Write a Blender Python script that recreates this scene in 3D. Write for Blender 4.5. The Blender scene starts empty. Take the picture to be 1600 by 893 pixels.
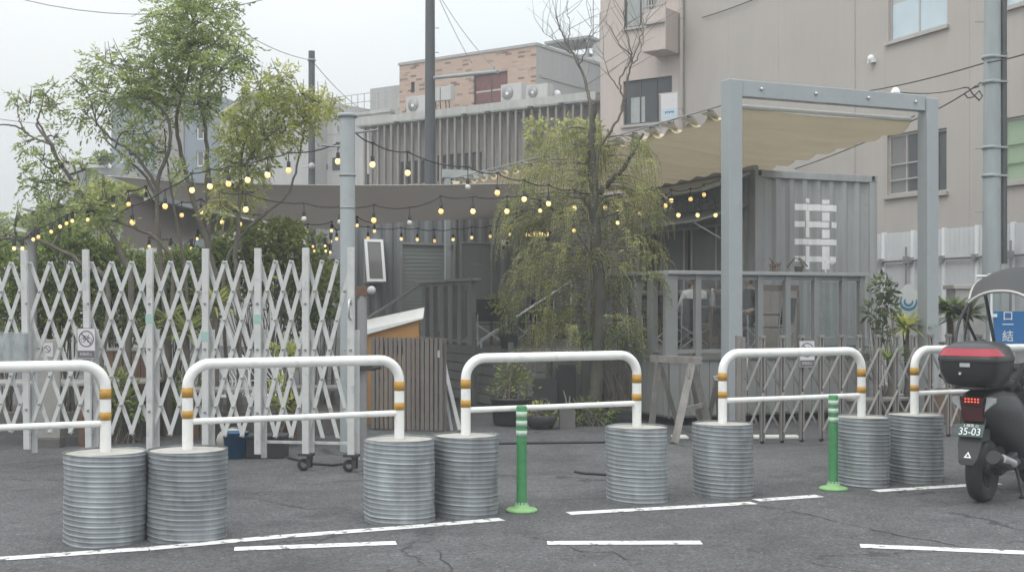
import bpy, math, random
import numpy as np
from mathutils import Vector, Matrix

random.seed(7)
rng = np.random.default_rng(7)
S = bpy.context.scene
C = S.collection
R = math.radians

# ------------------------------------------------------------------ camera
F, W0, H0, HOR, CAMZ = 1900.0, 1600.0, 893.0, 477.0, 1.58
cam_d = bpy.data.cameras.new('camera')
cam = bpy.data.objects.new('camera', cam_d)
C.objects.link(cam)
cam.location = (0, 0, CAMZ)
cam.rotation_euler = (R(90), 0, 0)
cam_d.sensor_width = 36
cam_d.lens = 36 * F / W0
cam_d.shift_y = (HOR - H0 / 2) / W0
cam_d.clip_start = 0.1
cam_d.clip_end = 900
S.camera = cam

# ------------------------------------------------------------------ overcast sky and weak sun
SUN_EL, SUN_AZ = R(58), R(215)
w = bpy.data.worlds.new('World')
S.world = w
w.use_nodes = True
nt = w.node_tree
nt.nodes.clear()
out = nt.nodes.new('ShaderNodeOutputWorld')
bg = nt.nodes.new('ShaderNodeBackground')
bg.inputs['Strength'].default_value = 0.1
sky = nt.nodes.new('ShaderNodeTexSky')
sky.sky_type = 'NISHITA'
sky.sun_disc = False
sky.sun_elevation = SUN_EL
sky.sun_rotation = SUN_AZ
sky.dust_density = 4
hs = nt.nodes.new('ShaderNodeHueSaturation')
hs.inputs['Saturation'].default_value = 0.25
nt.links.new(sky.outputs[0], hs.inputs['Color'])
tc = nt.nodes.new('ShaderNodeTexCoord')
sep = nt.nodes.new('ShaderNodeSeparateXYZ')
nt.links.new(tc.outputs['Generated'], sep.inputs[0])
mr = nt.nodes.new('ShaderNodeMapRange')           # overcast dome: brighter towards the zenith
mr.inputs['From Min'].default_value = 0.0
mr.inputs['From Max'].default_value = 1.0
mr.inputs['To Min'].default_value = 6.1
mr.inputs['To Max'].default_value = 24.0
nt.links.new(sep.outputs['Z'], mr.inputs['Value'])
cn = nt.nodes.new('ShaderNodeTexNoise')
cn.inputs['Scale'].default_value = 2.2
cn.inputs['Detail'].default_value = 5
nt.links.new(tc.outputs['Generated'], cn.inputs['Vector'])
cr = nt.nodes.new('ShaderNodeValToRGB')
cr.color_ramp.elements[0].position = 0.3
cr.color_ramp.elements[0].color = (0.86, 0.935, 0.975, 1)
cr.color_ramp.elements[1].position = 0.7
cr.color_ramp.elements[1].color = (1.0, 1.01, 1.0, 1)
nt.links.new(cn.outputs['Fac'], cr.inputs['Fac'])
vm = nt.nodes.new('ShaderNodeVectorMath')
vm.operation = 'SCALE'
nt.links.new(cr.outputs['Color'], vm.inputs[0])
nt.links.new(mr.outputs[0], vm.inputs['Scale'])
mx = nt.nodes.new('ShaderNodeMix')
mx.data_type = 'RGBA'
mx.inputs['Factor'].default_value = 0.9
nt.links.new(hs.outputs['Color'], mx.inputs[6])
nt.links.new(vm.outputs[0], mx.inputs[7])
nt.links.new(mx.outputs[2], bg.inputs['Color'])
nt.links.new(bg.outputs[0], out.inputs['Surface'])

sd = bpy.data.lights.new('sun', 'SUN')
sd.energy = 0.8
sd.angle = R(25)
sd.color = (1.0, 0.96, 0.9)
sun = bpy.data.objects.new('sun', sd)
C.objects.link(sun)
sun.rotation_euler = (R(90) - SUN_EL, 0, R(180) - SUN_AZ)

S.view_settings.view_transform = 'Standard'
S.view_settings.look = 'None'
S.view_settings.exposure = 0.2
S.view_settings.gamma = 1.0
S.cycles.max_bounces = 6
S.cycles.transparent_max_bounces = 12

# ------------------------------------------------------------------ geometry helpers
def V(*a): return Vector(a)
def P(px, py, Y):            # a point of the place at depth Y
    return Vector(((px - W0 / 2) / F * Y, Y, CAMZ - (py - HOR) / F * Y))
def G(px, py, z=0.0):        # a point of the ground
    Y = CAMZ * F / (py - HOR)
    return Vector(((px - W0 / 2) / F * Y, Y, z))

class MB:
    def __init__(s):
        s.v, s.f, s.m, s.s = [], [], [], []
        s.cur = 0
    def add(s, vs, fs, smooth=False):
        b = len(s.v)
        s.v.extend([tuple(p) for p in vs])
        for f in fs:
            s.f.append([b + i for i in f]); s.m.append(s.cur); s.s.append(smooth)
        return s
    def quad(s, a, b, c, d): return s.add([a, b, c, d], [(0, 1, 2, 3)])
    def hexa(s, p):          # 8 points: bottom 4 ccw, top 4 ccw
        return s.add(p, [(3, 2, 1, 0), (4, 5, 6, 7), (0, 1, 5, 4), (1, 2, 6, 5), (2, 3, 7, 6), (3, 0, 4, 7)])
    def box(s, x0, x1, y0, y1, z0, z1):
        return s.hexa([(x0, y0, z0), (x1, y0, z0), (x1, y1, z0), (x0, y1, z0), (x0, y0, z1), (x1, y0, z1), (x1, y1, z1), (x0, y1, z1)])
    def obox(s, c, ax, ay, az):   # centre and three half-extent vectors
        c, ax, ay, az = Vector(c), Vector(ax), Vector(ay), Vector(az)
        return s.hexa([c - ax - ay - az, c + ax - ay - az, c + ax + ay - az, c - ax + ay - az,
                       c - ax - ay + az, c + ax - ay + az, c + ax + ay + az, c - ax + ay + az])
    def bar(s, p0, p1, wd, th, up=(0, 0, 1)):
        p0, p1 = Vector(p0), Vector(p1)
        d = (p1 - p0); L = d.length; d = d / L
        side = d.cross(Vector(up))
        if side.length < 1e-5: side = d.cross(Vector((1, 0, 0)))
        side.normalize(); u = side.cross(d)
        return s.obox((p0 + p1) / 2, d * (L / 2), side * (wd / 2), u * (th / 2))
    def tube(s, pts, r, n=8, cap=True):
        pts = [Vector(p) for p in pts]
        rs = r if isinstance(r, (list, tuple)) else [r] * len(pts)
        vs, fs = [], []
        d0 = (pts[1] - pts[0]).normalized(); dl = d0
        ref = Vector((0, 0, 1)) if abs(d0.z) < .9 else Vector((1, 0, 0))
        a = d0.cross(ref).normalized()
        for i, p in enumerate(pts):
            if i == 0: d = pts[1] - pts[0]
            elif i == len(pts) - 1: d = pts[-1] - pts[-2]
            else: d = (pts[i + 1] - pts[i]).normalized() + (pts[i] - pts[i - 1]).normalized()
            if d.length < 1e-9: d = Vector(dl)
            d.normalize(); dl = d.copy()
            a = (a - d * a.dot(d))
            if a.length < 1e-6: a = d.cross(ref)
            a.normalize(); b = d.cross(a)
            for k in range(n):
                t = 2 * math.pi * k / n
                vs.append(p + (a * math.cos(t) + b * math.sin(t)) * rs[i])
        for i in range(len(pts) - 1):
            for k in range(n):
                k2 = (k + 1) % n
                fs.append((i * n + k, i * n + k2, (i + 1) * n + k2, (i + 1) * n + k))
        s.add(vs, fs, True)
        if cap:
            e = (len(pts) - 1) * n
            s.add([vs[k] for k in range(n)], [tuple(range(n - 1, -1, -1))])
            s.add([vs[e + k] for k in range(n)], [tuple(range(n))])
        return s
    def cyl(s, p0, p1, r, n=16): return s.tube([p0, p1], r, n)
    def lathe(s, prof, c=(0, 0, 0), n=24, M=None):
        vs, fs = [], []
        for r, z in prof:
            for k in range(n):
                t = 2 * math.pi * k / n
                p = Vector((r * math.cos(t), r * math.sin(t), z))
                if M is not None: p = M @ p
                vs.append(p + Vector(c))
        for i in range(len(prof) - 1):
            for k in range(n):
                k2 = (k + 1) % n
                fs.append((i * n + k, i * n + k2, (i + 1) * n + k2, (i + 1) * n + k))
        return s.add(vs, fs, True)
    def ball(s, c, r, n=10, m=6, sc=(1, 1, 1)):
        prof = [(max(1e-4, math.sin(math.pi * i / m)), -math.cos(math.pi * i / m)) for i in range(m + 1)]
        return s.lathe([(a * r, b * r) for a, b in prof], c, n, Matrix.Diagonal(sc).to_3x3())
    def prism(s, poly, o, ux, uy, dep):   # 2-D outline on a frame, extruded by a vector
        o, ux, uy, dep = Vector(o), Vector(ux), Vector(uy), Vector(dep)
        a = [o + ux * x + uy * y for x, y in poly]
        b = [p + dep for p in a]
        n = len(a)
        fs = [tuple(range(n)), tuple(range(2 * n - 1, n - 1, -1))]
        for i in range(n):
            j = (i + 1) % n
            fs.append((i, i + n, j + n, j))
        return s.add(a + b, fs)
    def text(s, body, size, o, ux, uy, lift=.002, width=None):
        cu = bpy.data.curves.new('lettering', 'FONT')
        cu.body = body; cu.size = size; cu.align_x = 'CENTER'; cu.align_y = 'CENTER'
        ob = bpy.data.objects.new('lettering', cu)
        me = ob.to_mesh()
        o, ux, uy = Vector(o), Vector(ux), Vector(uy)
        nz = ux.cross(uy)
        k = 1.0
        if width and len(me.vertices):
            xs = [q.co.x for q in me.vertices]
            k = width / max(1e-6, max(xs) - min(xs))
        vs = [o + ux * q.co.x * k + uy * q.co.y + nz * lift for q in me.vertices]
        fs = [tuple(p.vertices) for p in me.polygons]
        ob.to_mesh_clear()
        bpy.data.objects.remove(ob); bpy.data.curves.remove(cu)
        return s.add(vs, fs)

WM = {}
def wm(o): return WM[o.name]

def build(name, mb, mats, parent=None, world=False, origin=None, bev=0, M=None):
    """link an MB as ONE mesh object; world=True: its points are world points"""
    me = bpy.data.meshes.new(name)
    vs = mb.v
    loc = Vector((0, 0, 0))
    if parent is not None:
        if world:
            inv = wm(parent).inverted()
            vs = [tuple(inv @ Vector(p)) for p in vs]
    else:
        if origin is None:
            a = np.array(vs)
            lo, hi = a.min(0), a.max(0)
            loc = Vector(((lo[0] + hi[0]) / 2, (lo[1] + hi[1]) / 2, lo[2]))
        else: loc = Vector(origin)
        vs = [(p[0] - loc.x, p[1] - loc.y, p[2] - loc.z) for p in vs]
    me.from_pydata(vs, [], mb.f)
    if not isinstance(mats, (list, tuple)): mats = [mats]
    for m in mats: me.materials.append(m)
    me.polygons.foreach_set('material_index', mb.m)
    me.polygons.foreach_set('use_smooth', mb.s)
    me.update()
    o = bpy.data.objects.new(name, me)
    C.objects.link(o)
    if parent is not None:
        o.parent = parent
        WM[o.name] = wm(parent).copy()
    else:
        o.location = loc
        WM[o.name] = Matrix.Translation(loc)
    if bev:
        b = o.modifiers.new('edge', 'BEVEL')
        b.width = bev; b.segments = 2; b.limit_method = 'ANGLE'; b.angle_limit = R(55)
    return o

def tag(o, label, cat, group=None):
    o['label'] = label; o['category'] = cat
    if group: o['group'] = group
    return o

def thing(name, label, cat, loc=(0, 0, 0), rotz=0.0, group=None):
    o = bpy.data.objects.new(name, None)
    C.objects.link(o)
    o.empty_display_size = .2
    o.location = loc; o.rotation_euler = (0, 0, rotz)
    WM[o.name] = Matrix.Translation(Vector(loc)) @ Matrix.Rotation(rotz, 4, 'Z')
    return tag(o, label, cat, group)

def struct(o):
    o['kind'] = 'structure'
    return o

def copy_tree(o, parent=None):
    c = o.copy(); C.objects.link(c)
    if parent is not None: c.parent = parent
    for ch in [x for x in bpy.data.objects if x.parent == o]:
        copy_tree(ch, c)
    return c

def dup(o, loc, rotz, label, group=None):
    c = copy_tree(o)
    c.location = loc; c.rotation_euler = (0, 0, rotz); c['label'] = label
    WM[c.name] = Matrix.Translation(Vector(loc)) @ Matrix.Rotation(rotz, 4, 'Z')
    if group: c['group'] = group
    return c

# ------------------------------------------------------------------ materials
def mat(name, col, rough=.6, metal=0.0, var=.12, vs=3.0, bump=0.0, bs=40.0, streak=0.0, dirt=0.0, spec=.5):
    m = bpy.data.materials.new(name)
    m.use_nodes = True
    n = m.node_tree.nodes; l = m.node_tree.links
    b = n['Principled BSDF']
    b.inputs['Roughness'].default_value = rough
    b.inputs['Metallic'].default_value = metal
    b.inputs['Specular IOR Level'].default_value = spec
    tc = n.new('ShaderNodeTexCoord')
    ns = n.new('ShaderNodeTexNoise')
    ns.inputs['Scale'].default_value = vs; ns.inputs['Detail'].default_value = 6; ns.inputs['Roughness'].default_value = .65
    l.new(tc.outputs['Object'], ns.inputs['Vector'])
    r = n.new('ShaderNodeMapRange')
    r.inputs['From Min'].default_value = .25; r.inputs['From Max'].default_value = .75
    r.inputs['To Min'].default_value = 1 - var; r.inputs['To Max'].default_value = 1 + var
    l.new(ns.outputs['Fac'], r.inputs['Value'])
    cur = r.outputs[0]
    if streak:
        mp = n.new('ShaderNodeMapping'); mp.inputs['Scale'].default_value = (5, 5, .35)
        l.new(tc.outputs['Object'], mp.inputs['Vector'])
        n2 = n.new('ShaderNodeTexNoise'); n2.inputs['Scale'].default_value = 1.6; n2.inputs['Detail'].default_value = 5
        l.new(mp.outputs[0], n2.inputs['Vector'])
        r2 = n.new('ShaderNodeMapRange')
        r2.inputs['From Min'].default_value = .3; r2.inputs['From Max'].default_value = .7
        r2.inputs['To Min'].default_value = 1 - streak; r2.inputs['To Max'].default_value = 1 + streak * .4
        l.new(n2.outputs['Fac'], r2.inputs['Value'])
        mm = n.new('ShaderNodeMath'); mm.operation = 'MULTIPLY'
        l.new(cur, mm.inputs[0]); l.new(r2.outputs[0], mm.inputs[1]); cur = mm.outputs[0]
    if dirt:
        n3 = n.new('ShaderNodeTexNoise'); n3.inputs['Scale'].default_value = 9; n3.inputs['Detail'].default_value = 8
        l.new(tc.outputs['Object'], n3.inputs['Vector'])
        r3 = n.new('ShaderNodeMapRange')
        r3.inputs['From Min'].default_value = .56; r3.inputs['From Max'].default_value = .72
        r3.inputs['To Min'].default_value = 1; r3.inputs['To Max'].default_value = 1 - dirt
        l.new(n3.outputs['Fac'], r3.inputs['Value'])
        mm = n.new('ShaderNodeMath'); mm.operation = 'MULTIPLY'
        l.new(cur, mm.inputs[0]); l.new(r3.outputs[0], mm.inputs[1]); cur = mm.outputs[0]
    sc = n.new('ShaderNodeVectorMath'); sc.operation = 'SCALE'
    sc.inputs[0].default_value = col
    l.new(cur, sc.inputs['Scale'])
    l.new(sc.outputs[0], b.inputs['Base Color'])
    rr = n.new('ShaderNodeMapRange')
    rr.inputs['To Min'].default_value = max(0, rough - .1); rr.inputs['To Max'].default_value = min(1, rough + .1)
    l.new(ns.outputs['Fac'], rr.inputs['Value']); l.new(rr.outputs[0], b.inputs['Roughness'])
    if bump:
        n4 = n.new('ShaderNodeTexNoise'); n4.inputs['Scale'].default_value = bs; n4.inputs['Detail'].default_value = 4
        l.new(tc.outputs['Object'], n4.inputs['Vector'])
        bp = n.new('ShaderNodeBump'); bp.inputs['Strength'].default_value = bump; bp.inputs['Distance'].default_value = .01
        l.new(n4.outputs['Fac'], bp.inputs['Height']); l.new(bp.outputs[0], b.inputs['Normal'])
    return m

def emit(name, col, st):
    m = bpy.data.materials.new(name); m.use_nodes = True
    b = m.node_tree.nodes['Principled BSDF']
    b.inputs['Base Color'].default_value = (*col, 1)
    b.inputs['Emission Color'].default_value = (*col, 1)
    b.inputs['Emission Strength'].default_value = st
    return m

def leafmat(name, col, tr=.48):
    m = bpy.data.materials.new(name); m.use_nodes = True
    n = m.node_tree.nodes; l = m.node_tree.links
    b = n['Principled BSDF']; b.inputs['Roughness'].default_value = .5; b.inputs['Specular IOR Level'].default_value = .3
    tc = n.new('ShaderNodeTexCoord'); ns = n.new('ShaderNodeTexNoise'); ns.inputs['Scale'].default_value = 4
    l.new(tc.outputs['Object'], ns.inputs['Vector'])
    r = n.new('ShaderNodeMapRange'); r.inputs['From Min'].default_value = .3; r.inputs['From Max'].default_value = .7
    r.inputs['To Min'].default_value = .75; r.inputs['To Max'].default_value = 1.3
    l.new(ns.outputs['Fac'], r.inputs['Value'])
    sc = n.new('ShaderNodeVectorMath'); sc.operation = 'SCALE'; sc.inputs[0].default_value = col
    l.new(r.outputs[0], sc.inputs['Scale']); l.new(sc.outputs[0], b.inputs['Base Color'])
    t = n.new('ShaderNodeBsdfTranslucent'); l.new(sc.outputs[0], t.inputs['Color'])
    mxs = n.new('ShaderNodeMixShader'); mxs.inputs[0].default_value = tr
    l.new(b.outputs[0], mxs.inputs[1]); l.new(t.outputs[0], mxs.inputs[2])
    l.new(mxs.outputs[0], n['Material Output'].inputs['Surface'])
    return m

def cloth(name, col, tr):
    m = leafmat(name, col, tr)
    for q in m.node_tree.nodes:
        if q.type == 'MAP_RANGE': q.inputs['To Min'].default_value = .96; q.inputs['To Max'].default_value = 1.04
        if q.type == 'TEX_NOISE': q.inputs['Scale'].default_value = 1.2
    return m

def clear(name, col, gl=.06, op=.12):
    m = bpy.data.materials.new(name); m.use_nodes = True
    n = m.node_tree.nodes; l = m.node_tree.links
    n.remove(n['Principled BSDF'])
    t = n.new('ShaderNodeBsdfTransparent'); t.inputs[0].default_value = (.93, .95, .95, 1)
    d = n.new('ShaderNodeBsdfDiffuse'); d.inputs[0].default_value = (*col, 1)
    g = n.new('ShaderNodeBsdfGlossy'); g.inputs['Roughness'].default_value = .05
    ns = n.new('ShaderNodeTexNoise'); ns.inputs['Scale'].default_value = 2.5; ns.inputs['Detail'].default_value = 5
    tc = n.new('ShaderNodeTexCoord'); l.new(tc.outputs['Object'], ns.inputs['Vector'])
    r = n.new('ShaderNodeMapRange'); r.inputs['From Min'].default_value = .3; r.inputs['From Max'].default_value = .7
    r.inputs['To Min'].default_value = op * .6; r.inputs['To Max'].default_value = op * 1.4
    l.new(ns.outputs['Fac'], r.inputs['Value'])
    m1 = n.new('ShaderNodeMixShader'); l.new(r.outputs[0], m1.inputs[0])
    l.new(t.outputs[0], m1.inputs[1]); l.new(d.outputs[0], m1.inputs[2])
    m2 = n.new('ShaderNodeMixShader'); m2.inputs[0].default_value = gl
    l.new(m1.outputs[0], m2.inputs[1]); l.new(g.outputs[0], m2.inputs[2])
    l.new(m2.outputs[0], n['Material Output'].inputs['Surface'])
    return m

def asphalt():
    m = bpy.data.materials.new('asphalt'); m.use_nodes = True
    n = m.node_tree.nodes; l = m.node_tree.links
    b = n['Principled BSDF']
    tc = n.new('ShaderNodeTexCoord')
    def noise(scale, det=6, rough=.6, vec=None):
        q = n.new('ShaderNodeTexNoise'); q.inputs['Scale'].default_value = scale
        q.inputs['Detail'].default_value = det; q.inputs['Roughness'].default_value = rough
        l.new(vec or tc.outputs['Object'], q.inputs['Vector']); return q
    def rng_(src, a, b_, c, d):
        q = n.new('ShaderNodeMapRange')
        q.inputs['From Min'].default_value = a; q.inputs['From Max'].default_value = b_
        q.inputs['To Min'].default_value = c; q.inputs['To Max'].default_value = d
        l.new(src, q.inputs['Value']); return q.outputs[0]
    def mul(a, c):
        q = n.new('ShaderNodeMath'); q.operation = 'MULTIPLY'; l.new(a, q.inputs[0]); l.new(c, q.inputs[1]); return q.outputs[0]
    big = rng_(noise(.45, 5).outputs['Fac'], .3, .7, .72, 1.22)
    mid = mul(rng_(noise(3.2, 6).outputs['Fac'], .3, .7, .84, 1.14), rng_(noise(16, 5, .7).outputs['Fac'], .3, .7, .84, 1.16))
    vo = n.new('ShaderNodeTexVoronoi'); vo.inputs['Scale'].default_value = 75
    l.new(tc.outputs['Object'], vo.inputs['Vector'])
    sepc = n.new('ShaderNodeSeparateColor'); l.new(vo.outputs['Color'], sepc.inputs[0])
    agg = rng_(sepc.outputs[0], .0, 1, .6, 1.45)
    pale = rng_(sepc.outputs[1], .965, 1.0, 1.0, 2.1)
    # cracks: distorted cell borders, broken up by a mask
    wv = n.new('ShaderNodeVectorMath'); wv.operation = 'MULTIPLY_ADD'
    l.new(noise(1.7, 6, .7).outputs['Color'], wv.inputs[0]); wv.inputs[1].default_value = (.9, .9, 0)
    l.new(tc.outputs['Object'], wv.inputs[2])
    ve = n.new('ShaderNodeTexVoronoi'); ve.feature = 'DISTANCE_TO_EDGE'; ve.inputs['Scale'].default_value = .33
    l.new(wv.outputs[0], ve.inputs['Vector'])
    cr_ = rng_(ve.outputs['Distance'], .003, .009, 0, 1)
    mask = rng_(noise(.6, 3).outputs['Fac'], .47, .53, 0, 1)
    inv = n.new('ShaderNodeMath'); inv.operation = 'SUBTRACT'; inv.inputs[0].default_value = 1; l.new(cr_, inv.inputs[1])
    cm = mul(inv.outputs[0], mask)
    crk = rng_(cm, 0, 1, 1, .42)
    # dark oil stains
    st = rng_(noise(1.1, 7, .7).outputs['Fac'], .54, .68, 1, .6)
    # polished, paler stripes along the wheel tracks of the road
    tot = mul(mul(mul(mul(mul(big, mid), agg), pale), crk), st)
    sc = n.new('ShaderNodeVectorMath'); sc.operation = 'SCALE'; sc.inputs[0].default_value = (.088, .088, .091)
    l.new(tot, sc.inputs['Scale']); l.new(sc.outputs[0], b.inputs['Base Color'])
    b.inputs['Roughness'].default_value = .82
    b.inputs['Specular IOR Level'].default_value = .35
    bp = n.new('ShaderNodeBump'); bp.inputs['Strength'].default_value = .5; bp.inputs['Distance'].default_value = .006
    hh = mul(agg, crk)
    l.new(hh, bp.inputs['Height']); l.new(bp.outputs[0], b.inputs['Normal'])
    return m

def paint_worn():
    m = bpy.data.materials.new('road_paint'); m.use_nodes = True
    n = m.node_tree.nodes; l = m.node_tree.links
    b = n['Principled BSDF']; b.inputs['Roughness'].default_value = .7
    tc = n.new('ShaderNodeTexCoord')
    a = n.new('ShaderNodeTexNoise'); a.inputs['Scale'].default_value = 7; a.inputs['Detail'].default_value = 9; a.inputs['Roughness'].default_value = .75
    l.new(tc.outputs['Object'], a.inputs['Vector'])
    cr = n.new('ShaderNodeValToRGB')
    cr.color_ramp.elements[0].position = .42; cr.color_ramp.elements[0].color = (.13, .13, .13, 1)
    cr.color_ramp.elements[1].position = .465; cr.color_ramp.elements[1].color = (.72, .72, .71, 1)
    l.new(a.outputs['Fac'], cr.inputs['Fac']); l.new(cr.outputs[0], b.inputs['Base Color'])
    return m

def brick():
    m = bpy.data.materials.new('brick'); m.use_nodes = True
    n = m.node_tree.nodes; l = m.node_tree.links
    b = n['Principled BSDF']; b.inputs['Roughness'].default_value = .8
    tc = n.new('ShaderNodeTexCoord')
    mp = n.new('ShaderNodeMapping'); mp.inputs['Rotation'].default_value = (R(90), 0, 0)
    l.new(tc.outputs['Object'], mp.inputs['Vector'])
    t = n.new('ShaderNodeTexBrick')
    t.inputs['Scale'].default_value = 1.0
    t.inputs['Brick Width'].default_value = .27; t.inputs['Row Height'].default_value = .075
    t.inputs['Mortar Size'].default_value = .008
    t.inputs['Color1'].default_value = (.46, .335, .27, 1); t.inputs['Color2'].default_value = (.385, .275, .22, 1)
    t.inputs['Mortar'].default_value = (.42, .34, .29, 1)
    l.new(mp.outputs[0], t.inputs['Vector'])
    t2 = n.new('ShaderNodeTexBrick')
    t2.inputs['Scale'].default_value = 1.0
    t2.inputs['Brick Width'].default_value = .27; t2.inputs['Row Height'].default_value = .075
    t2.inputs['Mortar Size'].default_value = 0
    t2.inputs['Color1'].default_value = (0, 0, 0, 1); t2.inputs['Color2'].default_value = (1, 1, 1, 1)
    t2.inputs['Bias'].default_value = 0
    l.new(mp.outputs[0], t2.inputs['Vector'])
    rr = n.new('ShaderNodeMapRange'); rr.inputs['From Min'].default_value = .86; rr.inputs['From Max'].default_value = .95
    l.new(t2.outputs['Color'], rr.inputs['Value'])
    mxn = n.new('ShaderNodeMix'); mxn.data_type = 'RGBA'
    l.new(rr.outputs[0], mxn.inputs['Factor']); l.new(t.outputs['Color'], mxn.inputs[6])
    mxn.inputs[7].default_value = (.19, .13, .11, 1)
    l.new(mxn.outputs[2], b.inputs['Base Color'])
    return m

def rusty(name, col, rough=.38, metal=0.0, lo=.655, **kw):
    kw = kw or dict(var=.06, vs=6, dirt=.2)
    m = mat(name, col, rough, metal, **kw)
    n = m.node_tree.nodes; l = m.node_tree.links
    b = n['Principled BSDF']; src = b.inputs['Base Color'].links[0].from_socket
    tc = n.new('ShaderNodeTexCoord'); q = n.new('ShaderNodeTexNoise'); q.inputs['Scale'].default_value = 13; q.inputs['Detail'].default_value = 9; q.inputs['Roughness'].default_value = .72
    l.new(tc.outputs['Object'], q.inputs['Vector'])
    r = n.new('ShaderNodeMapRange'); r.inputs['From Min'].default_value = lo; r.inputs['From Max'].default_value = lo + .05
    l.new(q.outputs['Fac'], r.inputs['Value'])
    x = n.new('ShaderNodeMix'); x.data_type = 'RGBA'
    l.new(r.outputs[0], x.inputs['Factor']); l.new(src, x.inputs[6]); x.inputs[7].default_value = (.22, .15, .10, 1)
    l.new(x.outputs[2], b.inputs['Base Color'])
    return m

M = {}
M['asphalt'] = asphalt()
M['paint'] = paint_worn()
M['brick'] = brick()
M['white'] = rusty('white_enamel', (.79, .79, .77))
M['whiteflat'] = mat('white_plastic', (.78, .79, .80), .5, var=.04)
M['gold'] = mat('ochre_reflective_tape', (.45, .245, .035), .45, var=.12, vs=20, dirt=.2)
M['logo'] = mat('white_stencil_paint', (.80, .80, .80), .6, var=.05, dirt=.08)
M['zinc2'] = rusty('weathered_galvanised_steel', (.265, .285, .30), .55, .3, var=.22, vs=4, streak=.3, dirt=.3)
M['zinc'] = rusty('galvanised_steel', (.315, .338, .355), .5, .32, var=.2, vs=4, streak=.28, dirt=.2)
M['concrete'] = mat('concrete', (.40, .385, .35), .9, var=.15, vs=8, bump=.3, dirt=.25)
M['green'] = mat('green_rubber', (.055, .235, .09), .5, var=.2, vs=14, dirt=.35)
M['greenpale'] = mat('pale_green_rubber', (.22, .42, .17), .55, var=.15, vs=14, dirt=.25)
M['reflect'] = mat('reflective_sheet', (.42, .54, .44), .4, var=.12, vs=25, dirt=.2)
M['gate'] = mat('pale_grey_painted_steel', (.53, .535, .528), .5, var=.1, vs=5, dirt=.22)
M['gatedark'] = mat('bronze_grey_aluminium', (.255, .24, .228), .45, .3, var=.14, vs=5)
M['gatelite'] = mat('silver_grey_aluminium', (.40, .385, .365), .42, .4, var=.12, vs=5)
M['steel'] = mat('grey_blue_painted_steel', (.325, .352, .365), .5, var=.06, vs=2, dirt=.08)
M['post'] = mat('grey_painted_pole', (.37, .395, .405), .5, var=.06, vs=2, dirt=.12)
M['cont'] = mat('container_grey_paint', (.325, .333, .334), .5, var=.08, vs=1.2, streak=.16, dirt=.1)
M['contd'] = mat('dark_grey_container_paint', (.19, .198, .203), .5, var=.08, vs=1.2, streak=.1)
M['deck'] = mat('grey_stained_wood', (.165, .166, .162), .7, var=.18, vs=3, streak=.15)
M['deckrail'] = mat('grey_painted_wood', (.24, .245, .24), .6, var=.1, vs=3, streak=.08)
M['deckcap'] = mat('pale_grey_rail_cap', (.32, .34, .335), .55, var=.1, vs=3)
M['taupe'] = mat('taupe_render', (.42, .388, .36), .85, var=.06, vs=.6, streak=.035, bump=.1, bs=120)
M['pink'] = mat('pinkish_render', (.52, .45, .42), .85, var=.05, vs=.6, streak=.06, bump=.1, bs=120)
M['grey'] = mat('grey_render', (.36, .36, .355), .85, var=.06, vs=.5, streak=.1)
M['palegrey'] = mat('pale_grey_render', (.46, .46, .45), .85, var=.06, vs=.5, streak=.1)
M['bluegrey'] = mat('blue_grey_siding', (.24, .275, .31), .7, var=.06, vs=.6, streak=.06)
M['slatwall'] = mat('grey_brown_wall', (.30, .285, .275), .8, var=.08, vs=1)
M['slat'] = mat('weathered_brown_batten', (.28, .25, .23), .75, var=.15, vs=2, streak=.15)
M['roofedge'] = mat('pale_metal_fascia', (.45, .45, .43), .55, var=.1, vs=1, streak=.15)
M['panel'] = mat('white_fence_steel', (.60, .61, .62), .5, var=.05, vs=1, streak=.04, dirt=.06)
M['panelgrey'] = mat('grey_fence_tube', (.30, .30, .30), .5, .3)
M['glass'] = mat('dark_window_glass', (.06, .065, .07), .08, var=.2, vs=.8)
M['glassgrey'] = mat('grey_window_glass', (.17, .165, .16), .12, var=.15, vs=.8)
M['glassblue'] = mat('pale_blue_window_film', (.50, .60, .65), .15, var=.05)
M['glasspale'] = mat('pale_grey_window_glass', (.42, .44, .44), .12, var=.08)
M['glassgreen'] = mat('green_blind_behind_glass', (.30, .40, .27), .2, var=.06)
M['frame'] = mat('pale_aluminium_frame', (.42, .40, .38), .4, .2)
M['framedark'] = mat('dark_aluminium_frame', (.07, .072, .075), .4, .2)
M['curtain'] = mat('wine_red_curtain', (.16, .075, .075), .9, var=.3, vs=6)
M['curtainp'] = mat('pale_curtain', (.36, .38, .38), .9, var=.15, vs=6)
M['black'] = mat('black_plastic', (.026, .027, .029), .38, var=.15, vs=4)
M['blackmat'] = mat('matt_black_plastic', (.035, .036, .038), .65, var=.15, vs=4)
M['rubber'] = mat('tyre_rubber', (.028, .028, .029), .8, var=.15, vs=12, bump=.2)
M['blackcloth'] = mat('black_canvas', (.03, .033, .034), .85, var=.15, vs=9)
M['polemetal'] = mat('dark_steel_pole', (.075, .08, .088), .55, .2, var=.12, vs=1.5)
M['utilpole'] = mat('grey_utility_pole', (.30, .335, .345), .6, var=.12, vs=1.2, streak=.12)
M['darkpipe'] = mat('dark_conduit', (.07, .075, .078), .6)
M['chrome'] = mat('brushed_aluminium_tube', (.55, .56, .57), .35, .6, var=.08)
M['wire'] = mat('black_cable', (.03, .03, .032), .7)
M['wirelite'] = mat('grey_cable', (.22, .23, .24), .6)
M['sail'] = cloth('brown_grey_shade_cloth', (.225, .20, .182), .25)
M['awning'] = cloth('beige_awning_cloth', (.62, .53, .375), .2)
M['orange'] = mat('orange_brown_board', (.42, .225, .08), .6, var=.1, vs=4)
M['wood'] = mat('brown_wood', (.15, .09, .06), .7, var=.25, vs=5, streak=.2)
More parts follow.
